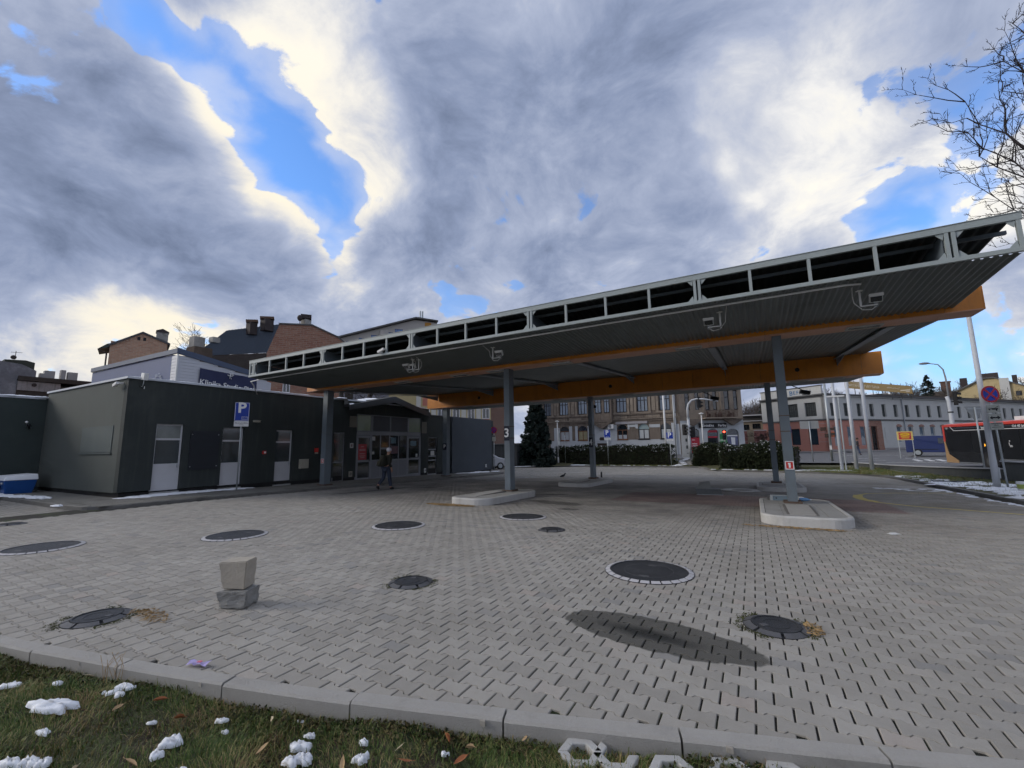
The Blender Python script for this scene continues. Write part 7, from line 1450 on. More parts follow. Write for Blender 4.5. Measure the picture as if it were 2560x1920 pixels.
b = MB(); b.box(4.9, 8.5, .5, 2.0, 2.87, 3.10); b.build('roof_unit', white, bus); b = MB(); b.tube([(2.94, -.02, .48), (2.94, .2, .48)], .01, 4)
for x in (3.55, 9.2): b = MB(); b.tube([(x, -.016, .50), (x, .1, .50)], .60, 26); b.build('wheel_arch', black, bus); wheel(bus, x, .12, .48, .28, mm('dark_rim', (.06, .06, .06), .5, .1))
b = MB(); b.box(-.03, .0, .2, 2.3, .5, 2.3); b.build('rear_panel', bk_, bus)
def car(name, label, loc, rz, L_, pts, body_m, glassy, wheels, wr, w=1.75, extra=()):
    """side profile extruded with tumblehome; glassy: list of side window polygons"""
    t = thing(name, label, 'van' if 'van' in name else 'car', loc, rz); n = len(pts); vs = []
    for y, k in ((-w/2, 1), (w/2, 1)):
        for x, z in pts: f = 1-.16*max(0, (z-.95))/.9; vs.append((x, y*f, z))
    b = MB(); b.add(vs, [tuple(range(n)), tuple(range(2*n-1, n-1, -1))]+[(i, n+i, n+(i+1) % n, (i+1) % n) for i in range(n)]); b.build('body', body_m, t, bevel=.03)
    for poly in glassy:
        for s_ in (-1, 1): b = MB(); q = [(x, s_*(w/2*(1-.16*max(0, z-.95)/.9)+.002), z) for x, z in poly]; b.extr(q, (0, 0, 0), (0, s_*.012, 0)); b.build('side_window', glass, t)
    for x in wheels:
        for s_ in (-1, 1): wheel(t, x, s_*(w/2-.1), wr)
    return t
vanb = mm('van_blue', (.008, .020, .10), .4, .1, spec=.6)
v_ = car('blue_van', 'dark blue panel van parked on the far footway beside the advertising board', (12.75, 55.2, .1), R(-14), 4.2, [(0, .35), (0, 1.75), (.12, 1.86), (2.4, 1.86), (2.75, 1.78), (3.35, 1.18), (4.1, .98), (4.25, .75), (4.25, .35)], vanb, [[(2.25, 1.15), (2.25, 1.65), (2.7, 1.65), (3.15, 1.15)]], (.8, 3.4), .33, 1.8)
b = MB(); b.add([(2.78, -.68, 1.775), (3.34, -.76, 1.20), (3.34, .76, 1.20), (2.78, .68, 1.775), (2.80, -.68, 1.80), (3.37, -.76, 1.22), (3.37, .76, 1.22), (2.80, .68, 1.80)], [(0, 1, 2, 3), (7, 6, 5, 4), (0, 4, 5, 1), (1, 5, 6, 2), (2, 6, 7, 3), (3, 7, 4, 0)]); b.build('windscreen', mm('snowy_glass', (.55, .58, .62), .4, .1), v_)
b = MB(); b.box(0.4, 2.2, -.905, -.898, .60, .64); b.build('side_trim', black, v_)
for s_ in (-1, 1): b = MB(); b.box(3.95, 4.22, s_*.88-.06 if s_ > 0 else -.90, s_*.88+.02 if s_ > 0 else -.80, .80, .95); b.build('headlight', white, v_)
silver = mm('car_silver', (.42, .43, .45), .3, .06, spec=.6)
c_ = car('parked_car', 'pale car mostly hidden between the blue van and the bus', (17., 55.6, .15), R(-14), 4.1, [(0, .35), (0, .9), (.3, 1.05), (.9, 1.42), (2.3, 1.44), (3.0, 1.02), (3.9, .85), (4.05, .6), (4.05, .35)], silver, [[(.6, 1.05), (1.0, 1.36), (2.2, 1.38), (2.75, 1.05)]], (.75, 3.25), .31, 1.7)
c_ = car('parked_car', 'silver car with snow on its bonnet peeking out behind the far end wall', (-22.4, 31.6, -.44), R(52), 4.1, [(0, .3), (0, .9), (.3, 1.05), (.8, 1.42), (2.2, 1.46), (3.05, 1.0), (3.85, .82), (4.05, .62), (4.08, .3)], silver, [[(.6, 1.05), (.95, 1.36), (2.1, 1.38), (2.75, 1.02)]], (.75, 3.2), .31, 1.7)
b = MB(); b.box(4.05, 4.10, -.75, .75, .28, .5); b.build('bumper', mm('bumper_grey', (.07, .07, .075), .6, .1), c_); b = MB(); b.box(4.085, 4.115, -.26, .26, .42, .53); b.build('number_plate', lettering_white, c_)
for s_ in (-.62, .40): b = MB(); b.box(3.98, 4.09, s_, s_+.24, .60, .74); b.build('headlight', glass_mat('headlamp', (.2, .2, .2)), c_)
b = MB(); b.add([(2.25, -.6, 1.45), (3.0, -.7, 1.06), (3.0, .7, 1.06), (2.25, .6, 1.45), (2.28, -.6, 1.5), (3.05, -.7, 1.09), (3.05, .7, 1.09), (2.28, .6, 1.5)], [(0, 1, 2, 3), (7, 6, 5, 4), (0, 4, 5, 1), (1, 5, 6, 2), (2, 6, 7, 3), (3, 7, 4, 0)]).add([(3.06, -.76, 1.015), (3.86, -.72, .85), (3.86, .72, .85), (3.06, .76, 1.015), (3.06, -.7, 1.06), (3.84, -.68, .88), (3.84, .68, .88), (3.06, .7, 1.06)], [(3, 2, 1, 0), (4, 5, 6, 7), (0, 1, 5, 4), (1, 2, 6, 5), (2, 3, 7, 6), (3, 0, 4, 7)]); b.build('snow_cover', snow_m, c_); c_.children[-1]['kind'] = 'stuff'
# ------------------------------------------------------------------ loose things on the lot
sheetm = mm('sheet_metal', (.13, .14, .145), .5, .2, metal=.3, dirt=.4)
t = thing('metal_box', 'bent sheet metal box lying open on the paving under the canopy', 'box', (-1.55, 17.1, gz(17.1)), R(8))
b = MB(); b.add([(-.38, -.25, 0), (.42, -.25, 0), (.42, .3, 0), (-.38, .3, 0), (-.42, -.27, .21), (.40, -.25, .19), (.40, .3, .19), (-.42, .32, .23)], [(0, 3, 2, 1), (0, 1, 5, 4), (1, 2, 6, 5), (2, 3, 7, 6), (3, 0, 4, 7), (4, 5, 6, 7)]); b.build('box_body', sheetm, t)
b = MB(); b.extr([(-.40, -.27, .20), (.10, -.26, .22), (.06, -.05, .46), (-.26, -.02, .40)], (0, 0, 0), (0, .012, .004)); b.build('bent_flap', mm('bare_tin', (.30, .31, .30), .45, .1, metal=.4), t); b = MB(); b.box(-.40, .46, -.31, -.27, .0, .02); b.build('rim', galv, t)
t = thing('metal_ring', 'flat white metal ring lying beside the bent metal box', 'ring', (-.55, 19.2, gz(19.2))); t.rotation_euler[0] = -.02
b = MB(); disc(b, 0, 0, .40, .68, .01, .035, 40); b.build('ring', mm('ring_white', (.50, .50, .49), .6, .08, dirt=.3), t); b = MB(); b.box(-.95, -.6, -.16, .16, .01, .03).box(.6, .9, -.10, .10, .01, .03); b.build('tabs', mm('ring_white', (0, 0, 0)), t)
t = thing('metal_crate', 'blue-grey slotted metal crate lying behind the right front column', 'crate', (.55, 13.85, gz(13.85)+.17), R(-5)); bm_ = mm('blue_grey_metal', (.16, .22, .27), .5, .1)
b = MB(); b.box(-.26, .34, -.10, .16, .02, .14); b.build('case', bm_, t); b = MB(); b.box(-.28, -.22, -.115, -.1, 0, .16).box(.30, .36, -.115, -.1, 0, .16).box(-.22, .30, -.115, -.1, .14, .16); b.build('frame', galv, t); b = MB()
for x in (-.14, .22): b.tube([(x, -.101, .08), (x, -.108, .08)], .018, 8)
b.build('bolts', black, t)
t = thing('blue_bottle', 'crushed blue plastic bottle beside the slotted metal crate', 'bottle', (1.02, 13.8, gz(13.8)+.19)); b = MB(); b.tube([(-.1, 0, .045), (.06, .02, .045), (.11, .03, .04), (.14, .03, .04)], [.04, .042, .02, .012], 10); b.build('bottle', mm('bottle_blue', (.14, .30, .55), .2, .1), t); b = MB(); b.tube([(.14, .03, .04), (.16, .032, .04)], .014, 8); b.build('cap', white, t)
t = thing('paper_litter', 'crumpled white paper on the ribbed cover by the right front column', 'litter', (.98, 14.2, gz(14.2)+.2)); b = MB(); b.sphere((0, 0, .035), .09, .07, .035, 7, 4); b.build('paper', white, t)
t = thing('wrapper', 'crumpled violet and white wrapper lying by the kerb', 'litter', (-3.80, 1.935, .012), R(20)); g = np.random.default_rng(2); b = MB(); vs = [(x, y, .004+g.uniform(0, .022)) for y in np.linspace(-.025, .03, 4) for x in np.linspace(-.08, .09, 8)]; b.add(vs, [(j*8+i, j*8+i+1, (j+1)*8+i+1, (j+1)*8+i) for j in range(3) for i in range(7)]); b.build('foil', mat('wrapper_print', (.42, .36, .62), .35, .45, 22., 50.), t); b = MB(); b.box(.0, .035, -.012, .012, .024, .027); b.build('red_print', mm('wrapper_red', (.6, .15, .2), .4, .1), t)
t = thing('paint_bucket', 'white plastic bucket with a yellow and green label at the right edge', 'bucket', (7.75, 21.25, gz(21.2)+.13)); b = MB(); b.tube([(0, 0, 0), (0, 0, .30)], [.12, .145], 18); b.build('bucket', white, t); b = MB(); b.tube([(0, 0, .07), (0, 0, .22)], [.129, .141], 18, False); b.build('label', mm('bucket_label', (.35, .42, .10), .5, .3, 8., 20.), t); b = MB(); b.tube([(-.15, 0, .28), (-.17, 0, .1), (0, -.16, .05), (.17, 0, .1), (.15, 0, .28)], .006, 5); b.build('handle', galv, t)
t = thing('cable_scrap', 'dark tangle of cable lying on the snow before the retaining wall', 'cable', (7.15, 25.2, gz(25.2)+.15)); b = MB(); b.tube([(.5*math.sin(k*.9)-.1*k*.3, .2*math.cos(k*1.3), .03+.05*abs(math.sin(k))) for k in range(10)], .014, 6); b.build('cable', mm('cable_blue', (.02, .03, .045), .6, .2), t, smooth=True)
t = thing('short_post', 'short dark post standing behind the number 4 column island', 'post', (-8.25, 26.1, gz(26.1))); b = MB(); b.tube([(0, 0, 0), (0, 0, .30)], [.05, .045], 10); b.build('post', black, t); b = MB(); b.tube([(0, 0, .30), (0, 0, .33)], .05, 10); b.build('cap', darkgrey, t)
pg = thing('pigeon', 'dark pigeon standing on the paving left of the far island', 'bird', (-9.94, 24.1, gz(24.1)), R(20)); pm_ = mm('pigeon_grey', (.03, .032, .038), .7, .2)
b = MB(); b.tube([(-.19, 0, .10), (-.10, 0, .125), (0, 0, .15), (.08, 0, .19), (.11, 0, .245), (.13, 0, .285), (.15, 0, .29), (.19, 0, .275)], [.015, .05, .075, .055, .035, .034, .03, .004], 10); b.build('body', pm_, pg, smooth=True)
for s_ in (-.03, .03): b = MB(); b.tube([(.0, s_, .1), (.01, s_, .01), (.05, s_, .004)], .006, 5); b.build('leg', mm('pigeon_leg', (.25, .08, .06), .7, .1), pg)
for px_, py_, lb, m_ in ((2.05, 10.3, 'small flat pale scrap on the paving right of the island', 'paper'),):
    t = thing('paper_scrap', lb, 'litter', (px_, py_, gz(py_)+.004), .5); b = MB(); b.box(-.09, .09, -.05, .05, 0, .004).box(-.02, .09, .05, .08, 0, .01); b.build('paper', white, t)
t = thing('stake', 'leaning wooden stake with a string at the foot of the spruce', 'stake', (-20.2, 37.6, -.35)); b = MB(); b.bar((0, 0, -.1), (-.02, 0, .9), .05, .05); b.build('stake', mm('stake_wood', (.12, .085, .06), .9, .2), t); b = MB(); b.tube([(-.02, 0, .85), (-.6, -.1, .1)], .012, 4); b.build('string', white, t)
# ------------------------------------------------------------------ people
def skin_body(name, verts, edges, radii, m, parent, sub=2):
    me = bpy.data.meshes.new(name); me.from_pydata(verts, edges, []); o = bpy.data.objects.new(name, me); COL.objects.link(o); me.materials.append(m)
    s_ = o.modifiers.new('skin', 'SKIN'); sv = me.skin_vertices[0].data
    for i, r_ in enumerate(radii): sv[i].radius = (r_, r_) if not isinstance(r_, tuple) else r_; sv[i].use_root = (i == 0)
    s_.use_smooth_shade = True; d = o.modifiers.new('sub', 'SUBSURF'); d.levels = sub; d.render_levels = sub
    me2 = bpy.data.meshes.new_from_object(o.evaluated_get(bpy.context.evaluated_depsgraph_get())); bpy.data.objects.remove(o)
    me2.polygons.foreach_set('use_smooth', [True]*len(me2.polygons)); me2.materials.clear(); return link(name, me2, m, parent)
skinm = mm('skin', (.35, .20, .14), .6, .08)
def walker(label, loc, rz, jacket, trousers, hatm, hat=True, pack=None, h=1.72, hand=True):
    """a walking figure, local +x is forward; feet on z = 0"""
    t = thing('person', label, 'person', loc, rz); k = h/1.75
    P3 = lambda L: [(x*k, y*k, z*k) for x, y, z in L]
    # body: pelvis, spine, neck, head, both legs mid-stride, both arms
    V_ = P3([(0, 0, .95), (.02, 0, 1.15), (.05, 0, 1.36), (.08, 0, 1.48), (.11, 0, 1.56), (.125, 0, 1.66), (.125, 0, 1.73),
             (.02, -.10, .90), (.10, -.10, .52), (.17, -.10, .12), (.17, -.10, .06), (.34, -.11, .035),
             (-.02, .10, .90), (-.06, .10, .50), (-.33, .10, .22), (-.37, .10, .15), (-.28, .10, .04),
             (.03, -.19, 1.42), (-.06, -.25, 1.16), (.06, -.25, .95), (.09, -.24, .87),
             (.03, .19, 1.42), (.02, .25, 1.15), (.18, .23, .98), (.23, .22, .93)])
    E_ = [(0, 1), (1, 2), (2, 3), (3, 4), (4, 5), (5, 6), (0, 7), (7, 8), (8, 9), (9, 10), (10, 11), (0, 12), (12, 13), (13, 14), (14, 15), (15, 16), (2, 17), (17, 18), (18, 19), (19, 20), (2, 21), (21, 22), (22, 23), (23, 24)]
    Rd = [.145, .135, .15, .07, .065, .095, .07, .095, .068, .05, .05, .04, .095, .068, .05, .05, .04, .07, .05, .04, .035, .07, .05, .04, .035]
    bd = skin_body('body', V_, E_, [r_*k for r_ in Rd], skinm, t)
    def shell(name, vi, ed, rr_, m): return skin_body(name, [V_[i] for i in vi], ed, [r_*k for r_ in rr_], m, t)
    shell('trousers', [0, 7, 8, 9, 12, 13, 14], [(0, 1), (1, 2), (2, 3), (0, 4), (4, 5), (5, 6)], [.155, .112, .085, .072, .112, .085, .072], trousers)
    shell('jacket', [0, 1, 2, 3, 17, 18, 19, 21, 22, 23], [(0, 1), (1, 2), (2, 3), (2, 4), (4, 5), (5, 6), (2, 7), (7, 8), (8, 9)], [.175, .17, .175, .085, .095, .072, .056, .095, .072, .056], jacket)
    shoe = mm('black_boot', (.015, .014, .014), .6, .2)
    shell('boot', [9, 10, 11], [(0, 1), (1, 2)], [.062, .066, .048], shoe); shell('boot', [14, 15, 16], [(0, 1), (1, 2)], [.062, .066, .048], shoe)
    hd = Vector(V_[5]); b = MB(); b.sphere((hd.x+.10*k, hd.y, hd.z-.02*k), .018*k, .014*k, .022*k, 8, 6); b.build('nose', skinm, bd, smooth=True)
    for s_ in (-1, 1):
        b = MB(); b.sphere((hd.x+.085*k, s_*.035*k, hd.z+.012*k), .011*k, .012*k, .008*k, 6, 4); b.build('eye', black, bd); b = MB(); b.sphere((hd.x+.0, s_*.096*k, hd.z), .018*k, .010*k, .03*k, 8, 6); b.build('ear', skinm, bd, smooth=True)
    b = MB(); b.bar((hd.x+.088*k, -.025*k, hd.z-.055*k), (hd.x+.088*k, .025*k, hd.z-.055*k), .01, .008*k); b.build('mouth', mm('lips', (.25, .09, .08), .6, .1), bd)
    b = MB(); b.sphere((hd.x-.012*k, 0, hd.z+.05*k), .118*k, .108*k, .105*k, 16, 10); b.build('hat' if hat else 'hair', hatm, t, smooth=True)
    for s_, wi, ei in ((-1, 20, 19), (1, 24, 23)):                # five fingers on each hand, slightly curled
        w_ = Vector(V_[wi]); d_ = (w_-Vector(V_[ei])).normalized(); sd = Vector((0, 1, 0)); fwd_ = d_.cross(sd).normalized(); b = MB()
        b.tube([w_, w_+d_*.05*k, w_+d_*.085*k], [.032*k, .040*k, .034*k], 8)
        for q, L_ in ((-.028, .065), (-.009, .075), (.010, .07), (.028, .055)): p0 = w_+d_*.08*k+fwd_*q*k; b.tube([p0, p0+d_*L_*.5*k-sd*s_*.008*k, p0+d_*L_*.9*k-sd*s_*.028*k], [.0095*k, .009*k, .007*k], 6)
        p0 = w_+d_*.02*k+fwd_*.035*k; b.tube([p0, p0+d_*.03*k+fwd_*.02*k, p0+d_*.06*k+fwd_*.018*k-sd*s_*.01*k], [.012*k, .011*k, .008*k], 6); b.build('hand', skinm, bd, smooth=True)
    if pack:
        b = MB(); b.add(P3([(-.13, -.17, 1.02), (-.13, .17, 1.02), (-.40, .15, 1.00), (-.40, -.15, 1.00), (-.07, -.15, 1.46), (-.07, .15, 1.46), (-.27, .13, 1.50), (-.27, -.13, 1.50)]), [(0, 1, 2, 3), (7, 6, 5, 4), (0, 4, 5, 1), (1, 5, 6, 2), (2, 6, 7, 3), (3, 7, 4, 0)])
        o = b.build('backpack', pack, None); o.location = t.location; o.rotation_euler = t.rotation_euler; md = o.modifiers.new('b', 'BEVEL'); md.width = .06; md.segments = 3
        tag(o, 'bulky dark olive backpack on the back of the walking man', 'backpack')
        b = MB(); b.add(P3([(-.40, -.11, 1.04), (-.40, .11, 1.04), (-.47, .10, 1.05), (-.47, -.10, 1.05), (-.345, -.11, 1.26), (-.345, .11, 1.26), (-.40, .10, 1.25), (-.40, -.10, 1.25)]), [(0, 1, 2, 3), (7, 6, 5, 4), (0, 4, 5, 1), (1, 5, 6, 2), (2, 6, 7, 3), (3, 7, 4, 0)]); b.build('front_pocket', pack, o)
        for s_ in (-.13, .13): b = MB(); b.tube(P3([(-.10, s_, 1.05), (.13, s_*1.1, 1.16), (.17, s_*1.05, 1.34), (.06, s_, 1.50), (-.10, s_, 1.46)]), .02, 6); b.build('strap', pack, o)
    return t
walker('walking man in a dark olive jacket, blue jeans and a pale knitted hat', (-13.42, 13.5, gz(13.5)+.004), R(82), mm('olive_jacket', (.022, .022, .016), .9, .25, 6., 30.), mm('jeans', (.035, .045, .07), .9, .2, 6., 40., streak=.3, dirtcol=(.08, .1, .13)), mm('pale_knit', (.50, .50, .55), .9, .1, 30., 90., bump=.5), True, mm('olive_pack', (.026, .026, .018), .9, .3, 6., 30.), 1.66)
walker('distant person in a dark jacket and jeans on the footway before the factory', (9.5, 58.25, .10), R(18), mm('black_jacket', (.02, .02, .024), .8, .2), mm('jeans_blue', (.04, .06, .11), .9, .2), mm('dark_hair', (.03, .018, .012), .8, .2), False, None, 1.75)
# ------------------------------------------------------------------ lawn in front of the kerb
def lawn_z(X, Y):
    d = np.clip((kin(X)-.125-Y), 0, 3); return -.075-.015*np.sin(X*2.1+1)*np.cos(Y*3.3)-.03*np.exp(-d*9)+.02*np.sin(X*5.3)*np.sin(Y*6.1+.5)
lawnm = bpy.data.materials.new('lawn_soil'); lawnm.use_nodes = True
def _lawn():
    T = NT(lawnm.node_tree); b = T.n['Principled BSDF']; b.inputs['Roughness'].default_value = .95; pos = T.new('ShaderNodeNewGeometry').outputs['Position']
    c = T.mix(T.sm(T.noise(pos, 3., 6, .7), .4, .62), (.045, .032, .02), (.05, .062, .02)); c = T.mix(T.sm(T.noise(pos, 40., 4, .7), .5, .75), c, (.12, .09, .05)); T.l.new(c, b.inputs['Base Color'])
    bn = T.new('ShaderNodeBump'); bn.inputs['Distance'].default_value = .02; T.l.new(T.noise(pos, 60., 5, .7), bn.inputs['Height']); T.l.new(bn.outputs[0], b.inputs['Normal'])
_lawn()
gx = np.linspace(-10., 5.2, 150); gt = np.linspace(0, 1, 40); GX, GT = np.meshgrid(gx, gt); GY = (kin(GX)-.11)-GT*3.2; GZ = lawn_z(GX, GY); i = np.arange(GX.size).reshape(GX.shape)
o = npmesh('lawn', np.stack([GX, GY, GZ], -1).reshape(-1, 3), [np.stack([i[:-1, :-1], i[:-1, 1:], i[1:, 1:], i[1:, :-1]], -1).reshape(-1, 4)], lawnm, None, True); o['kind'] = 'structure'
def grass_mat():
    m = bpy.data.materials.new('grass_blades'); m.use_nodes = True; T = NT(m.node_tree); b = T.n['Principled BSDF']; b.inputs['Roughness'].default_value = .6; b.inputs['Specular IOR Level'].default_value = .3
    geo = T.new('ShaderNodeNewGeometry'); pos = geo.outputs['Position']; r_ = geo.outputs['Random Per Island']; n_ = T.noise(pos, 2.6, 5, .65)
    f = T.m('ADD', T.m('MULTIPLY', r_, .75), T.m('MULTIPLY', T.m('SUBTRACT', n_, .5), 1.5))
    c = T.ramp(f, [(0., (.045, .085, .016)), (.32, (.085, .135, .025)), (.52, (.17, .17, .05)), (.70, (.32, .25, .11)), (.86, (.24, .14, .065)), (1., (.10, .06, .03))])
    T.l.new(c, b.inputs['Base Color']); return m
grassm = grass_mat()
g = np.random.default_rng(21); n = 120000
x = g.uniform(-7.6, 1.6, n); d = g.uniform(.0, 1.25, n)**1.0; y = kin(x)-.135-d
cxr = .8752*x+.48353*y; cyf = -.47695*x+.86756*y; k = (cyf > .75) & (np.abs(cxr) < cyf*1.28+.25)
dens = np.sin(x*3.1+y*2.)+np.sin(x*1.3-y*4.1+2)+g.normal(0, 1.1, n); k &= dens > -1.5
x, y = x[k], y[k]; n = len(x); L = g.uniform(.022, .075, n)*(1+.5*(g.uniform(0, 1, n) > .93)); a = g.uniform(0, 2*PI, n); lean = g.uniform(.35, 1.25, n); w = g.uniform(.0011, .0026, n); z = lawn_z(x, y)-.004
# matted tufts share a direction
a = np.where(g.uniform(0, 1, n) < .55, np.sin(x*4.)*2+np.cos(y*5.)*2+g.normal(0, .5, n), a)
dx, dy = np.cos(a), np.sin(a); sx_, sy_ = -dy*w, dx*w; h1, l1 = L*.55*np.cos(lean*.7), L*.55*np.sin(lean*.7); h2, l2 = h1+L*.45*np.cos(lean*1.4), l1+L*.45*np.sin(lean*1.4)
V = np.stack([np.stack([x-sx_, y-sy_, z], -1), np.stack([x+sx_, y+sy_, z], -1), np.stack([x+dx*l1+sx_*.8, y+dy*l1+sy_*.8, z+h1], -1), np.stack([x+dx*l1-sx_*.8, y+dy*l1-sy_*.8, z+h1], -1), np.stack([x+dx*l2, y+dy*l2, z+np.maximum(h2, .004)], -1)], 1).reshape(-1, 3)
bi = np.arange(n)[:, None]*5
o = npmesh('grass', V, [bi+np.array([[0, 1, 2, 3]]), bi+np.array([[3, 2, 4]])], grassm); o['kind'] = 'stuff'; tag(o, 'matted green and straw-coloured winter grass', 'grass')
# clover and dead leaves packed under the kerb
g = np.random.default_rng(22); n = 5200; x = g.uniform(-6.8, .3, n); y = kin(x)-.14-np.abs(g.normal(0, .10, n)); k = np.sin(x*2.2)+g.normal(0, .6, n) > -.5; x, y = x[k], y[k]
o = leaf_cloud('ground_cover', np.stack([x, y, lawn_z(x, y)+g.uniform(.005, .035, len(x))], -1), .020, foliage('clover', (.018, .026, .010), (.085, .065, .028)), None, 5, flat=1.2, elong=1.15); o['kind'] = 'stuff'
# dry stalks by the kerb
b = MB(); g = np.random.default_rng(8)
for k in range(9): x0, y0 = -4.28+g.normal(0, .03), 1.60+g.normal(0, .02); b.tube([(x0, y0, -.08), (x0+g.normal(0, .02), y0+g.normal(0, .015), .03), (x0+g.normal(0, .035), y0+g.normal(0, .03), .08+g.uniform(0, .05))], .0016, 4, False)
o = b.build('dry_stalks', mm('straw', (.34, .23, .11))); tag(o, 'thin dry weed stalks standing against the kerb', 'weed', kind='stuff')
# snow clumps
LS = [(-4.19, 1.27, .155, .055, R(28), .035), (-4.05, 1.59, .06, .03, .4, .03), (-3.96, 1.53, .035, .022, .2, .02), (-4.04, 1.53, .045, .02, .9, .02), (-4.1, 1.50, .02, .013, 0, .015), (-3.99, 1.60, .03, .02, .5, .02), (-4.88, 1.23, .07, .03, .7, .025), (-4.56, 1.39, .035, .025, .3, .02), (-3.06, 1.73, .04, .015, .6, .02), (-3.07, 1.47, .05, .04, .3, .03), (-3.05, 1.44, .045, .025, .9, .03), (-3.01, 1.36, .035, .03, 0, .025), (-2.38, 1.79, .06, .03, .7, .03), (-2.42, 1.88, .03, .015, .5, .02), (-2.28, 1.74, .045, .03, .2, .03), (-2.32, 1.70, .05, .03, .9, .03), (-2.0, 1.88, .04, .025, .4, .03), (-2.09, 1.98, .028, .018, 0, .02), (-3.93, 1.16, .045, .022, .3, .02), (-3.56, 1.01, .06, .03, .3, .035), (-3.66, .96, .06, .03, .3, .035), (-3.48, 1.04, .04, .03, .5, .03), (-6.4, 1.52, .08, .05, .5, .04), (-5.4, 1.15, .05, .03, .5, .03), (-2.9, 1.66, .022, .012, .3, .015), (-2.62, 1.96, .02, .01, .3, .012), (-3.4, 1.5, .025, .012, .9, .014), (-1.62, 2.12, .02, .014, .2, .015), (-2.75, 1.35, .05, .03, .8, .03), (-2.6, 1.42, .03, .02, .8, .02)]
snow_group(LS, lambda X, Y: lawn_z(X, Y)+.022, 'melting snow clumps scattered on the grass')
# fallen leaves
lm_ = [mm('leaf_tan', (.42, .29, .16), .8, .2, 20., 90.), mm('leaf_rust', (.30, .11, .045), .8, .2, 20., 90.), mm('leaf_pale', (.48, .40, .27), .8, .15, 20., 90.)]
g = np.random.default_rng(31); leaf_me = None
LF = [(-3.02, 1.25), (-1.68, 2.22), (-1.85, 2.02), (-1.52, 2.22), (-1.50, 2.1), (-2.2, 1.62), (-2.05, 1.8), (-3.3, 1.6), (-2.75, 1.85), (-3.75, 1.45), (-3.6, 1.62), (-4.5, 1.55), (-2.52, 1.65), (-1.75, 1.95), (-3.2, 1.08), (-1.3, 2.45)]
for k, (x, y) in enumerate(LF):
    t = bpy.data.objects.new('fallen_leaf', None) if False else None
    b = MB(); L_ = g.uniform(.028, .05); W_ = L_*g.uniform(.28, .42); cur = g.uniform(-.01, .014); pts = [(-L_, 0, 0), (-L_*.5, W_*.8, cur), (0, W_, cur*1.2), (L_*.55, W_*.6, cur), (L_, 0, 0), (L_*.55, -W_*.6, cur), (0, -W_, cur*1.2), (-L_*.5, -W_*.8, cur)]
    b.add(pts+[(-L_*.4, 0, -.004), (L_*.4, 0, -.004)], [(0, 1, 8), (1, 2, 9, 8), (2, 3, 9), (3, 4, 9), (4, 5, 9), (5, 6, 9), (6, 7, 8, 9), (7, 0, 8)]).tube([(-L_*1.3, 0, .002), (-L_, 0, 0)], .0016, 4)
    o = b.build('fallen_leaf', lm_[k % 3]); o.location = (x, y, float(lawn_z(np.array(x), np.array(y)))+.045); o.rotation_euler = (g.normal(0, .3), g.normal(0, .3), g.uniform(0, 6)); tag(o, 'curled dry leaf lying on the grass', 'leaf', 'dry leaves on the grass')
# concrete grid pavers half sunk in the turf below the kerb
gp_ = mm('grid_paver_concrete', (.42, .415, .40), .9, .12, 6., 80., bump=.6, bscale=90., dirt=.4, dirtcol=(.2, .19, .17), dscale=4.)
def grid_paver(label, x, y, rz, parts, z=-.075):
    b = MB()
    for poly in parts: b.prism(poly, -.06, 0.)
    o = b.build('grid_paver', gp_, None, bevel=.006); o.location = (x, y, z+.03); o.rotation_euler = (0, 0, rz); return tag(o, label, 'grid paver', 'concrete grid pavers in the turf')
def hexring(ro, ri, n0=0, n1=6):
    return [[(ro*math.cos(R(60*k)), ro*math.sin(R(60*k))), (ro*math.cos(R(60*k+60)), ro*math.sin(R(60*k+60))), (ri*math.cos(R(60*k+60)), ri*math.sin(R(60*k+60))), (ri*math.cos(R(60*k)), ri*math.sin(R(60*k)))] for k in range(n0, n1)]
def hexpoly(ro, ri, a0, a1):
    A = [R(60*k) for k in range(a0, a1+1)]; return [(ro*math.cos(a), ro*math.sin(a)) for a in A]+[(ri*math.cos(a), ri*math.sin(a)) for a in reversed(A)]
grid_paver('grid paver with a square hole at the left end of the row', -.965, 2.47, R(25), [hexpoly(.125, .068, 0, 6)[:]] if False else [hexpoly(.125, .07, 0, 3), hexpoly(.125, .07, 3, 6)])
grid_paver('open-ended grid paver, second from the left', -.79, 2.535, R(25), [hexpoly(.125, .07, 2, 6)])
grid_paver('third grid paver from the left, cut by the bottom edge', -.50, 2.56, R(25), [hexpoly(.125, .07, 0, 4)]); grid_paver('rightmost grid paver, cut by the bottom edge', -.23, 2.68, R(25), [hexpoly(.125, .07, 0, 4)]); grid_paver('low grid paver fragment at the right of the row', .02, 2.79, R(25), [hexpoly(.12, .06, 0, 4)])
# grass on the right verge and along the far kerb
g = np.random.default_rng(23); n = 26000; y = g.uniform(15., 39., n); f = g.uniform(0, 1, n); x = np.where(y < 31.6, kxr(np.minimum(y, 31.6))+.15+f*(wx(y)-kxr(np.minimum(y, 31.6))-.15), 6.2-(y-31.6)*.0-f*0+f*(wx(y)-6.2)-(1-f)*np.clip((y-31.6)*1.2, 0, 3.4))
k = g.uniform(0, 1, n) < np.clip((y-22)/8, .12, 1); x, y = x[k], y[k]; n = len(x); zz0 = np.where(y < 31.6, vz(x, y), zg(y)+.16+.0*x); L = g.uniform(.05, .16, n); a = g.uniform(0, 6.3, n); w = g.uniform(.005, .012, n)
V = np.stack([np.stack([x-np.sin(a)*w, y+np.cos(a)*w, zz0-.05], -1), np.stack([x+np.sin(a)*w, y-np.cos(a)*w, zz0-.05], -1), np.stack([x+np.cos(a)*L*.7, y+np.sin(a)*L*.7, zz0+L*.7], -1)], 1).reshape(-1, 3)
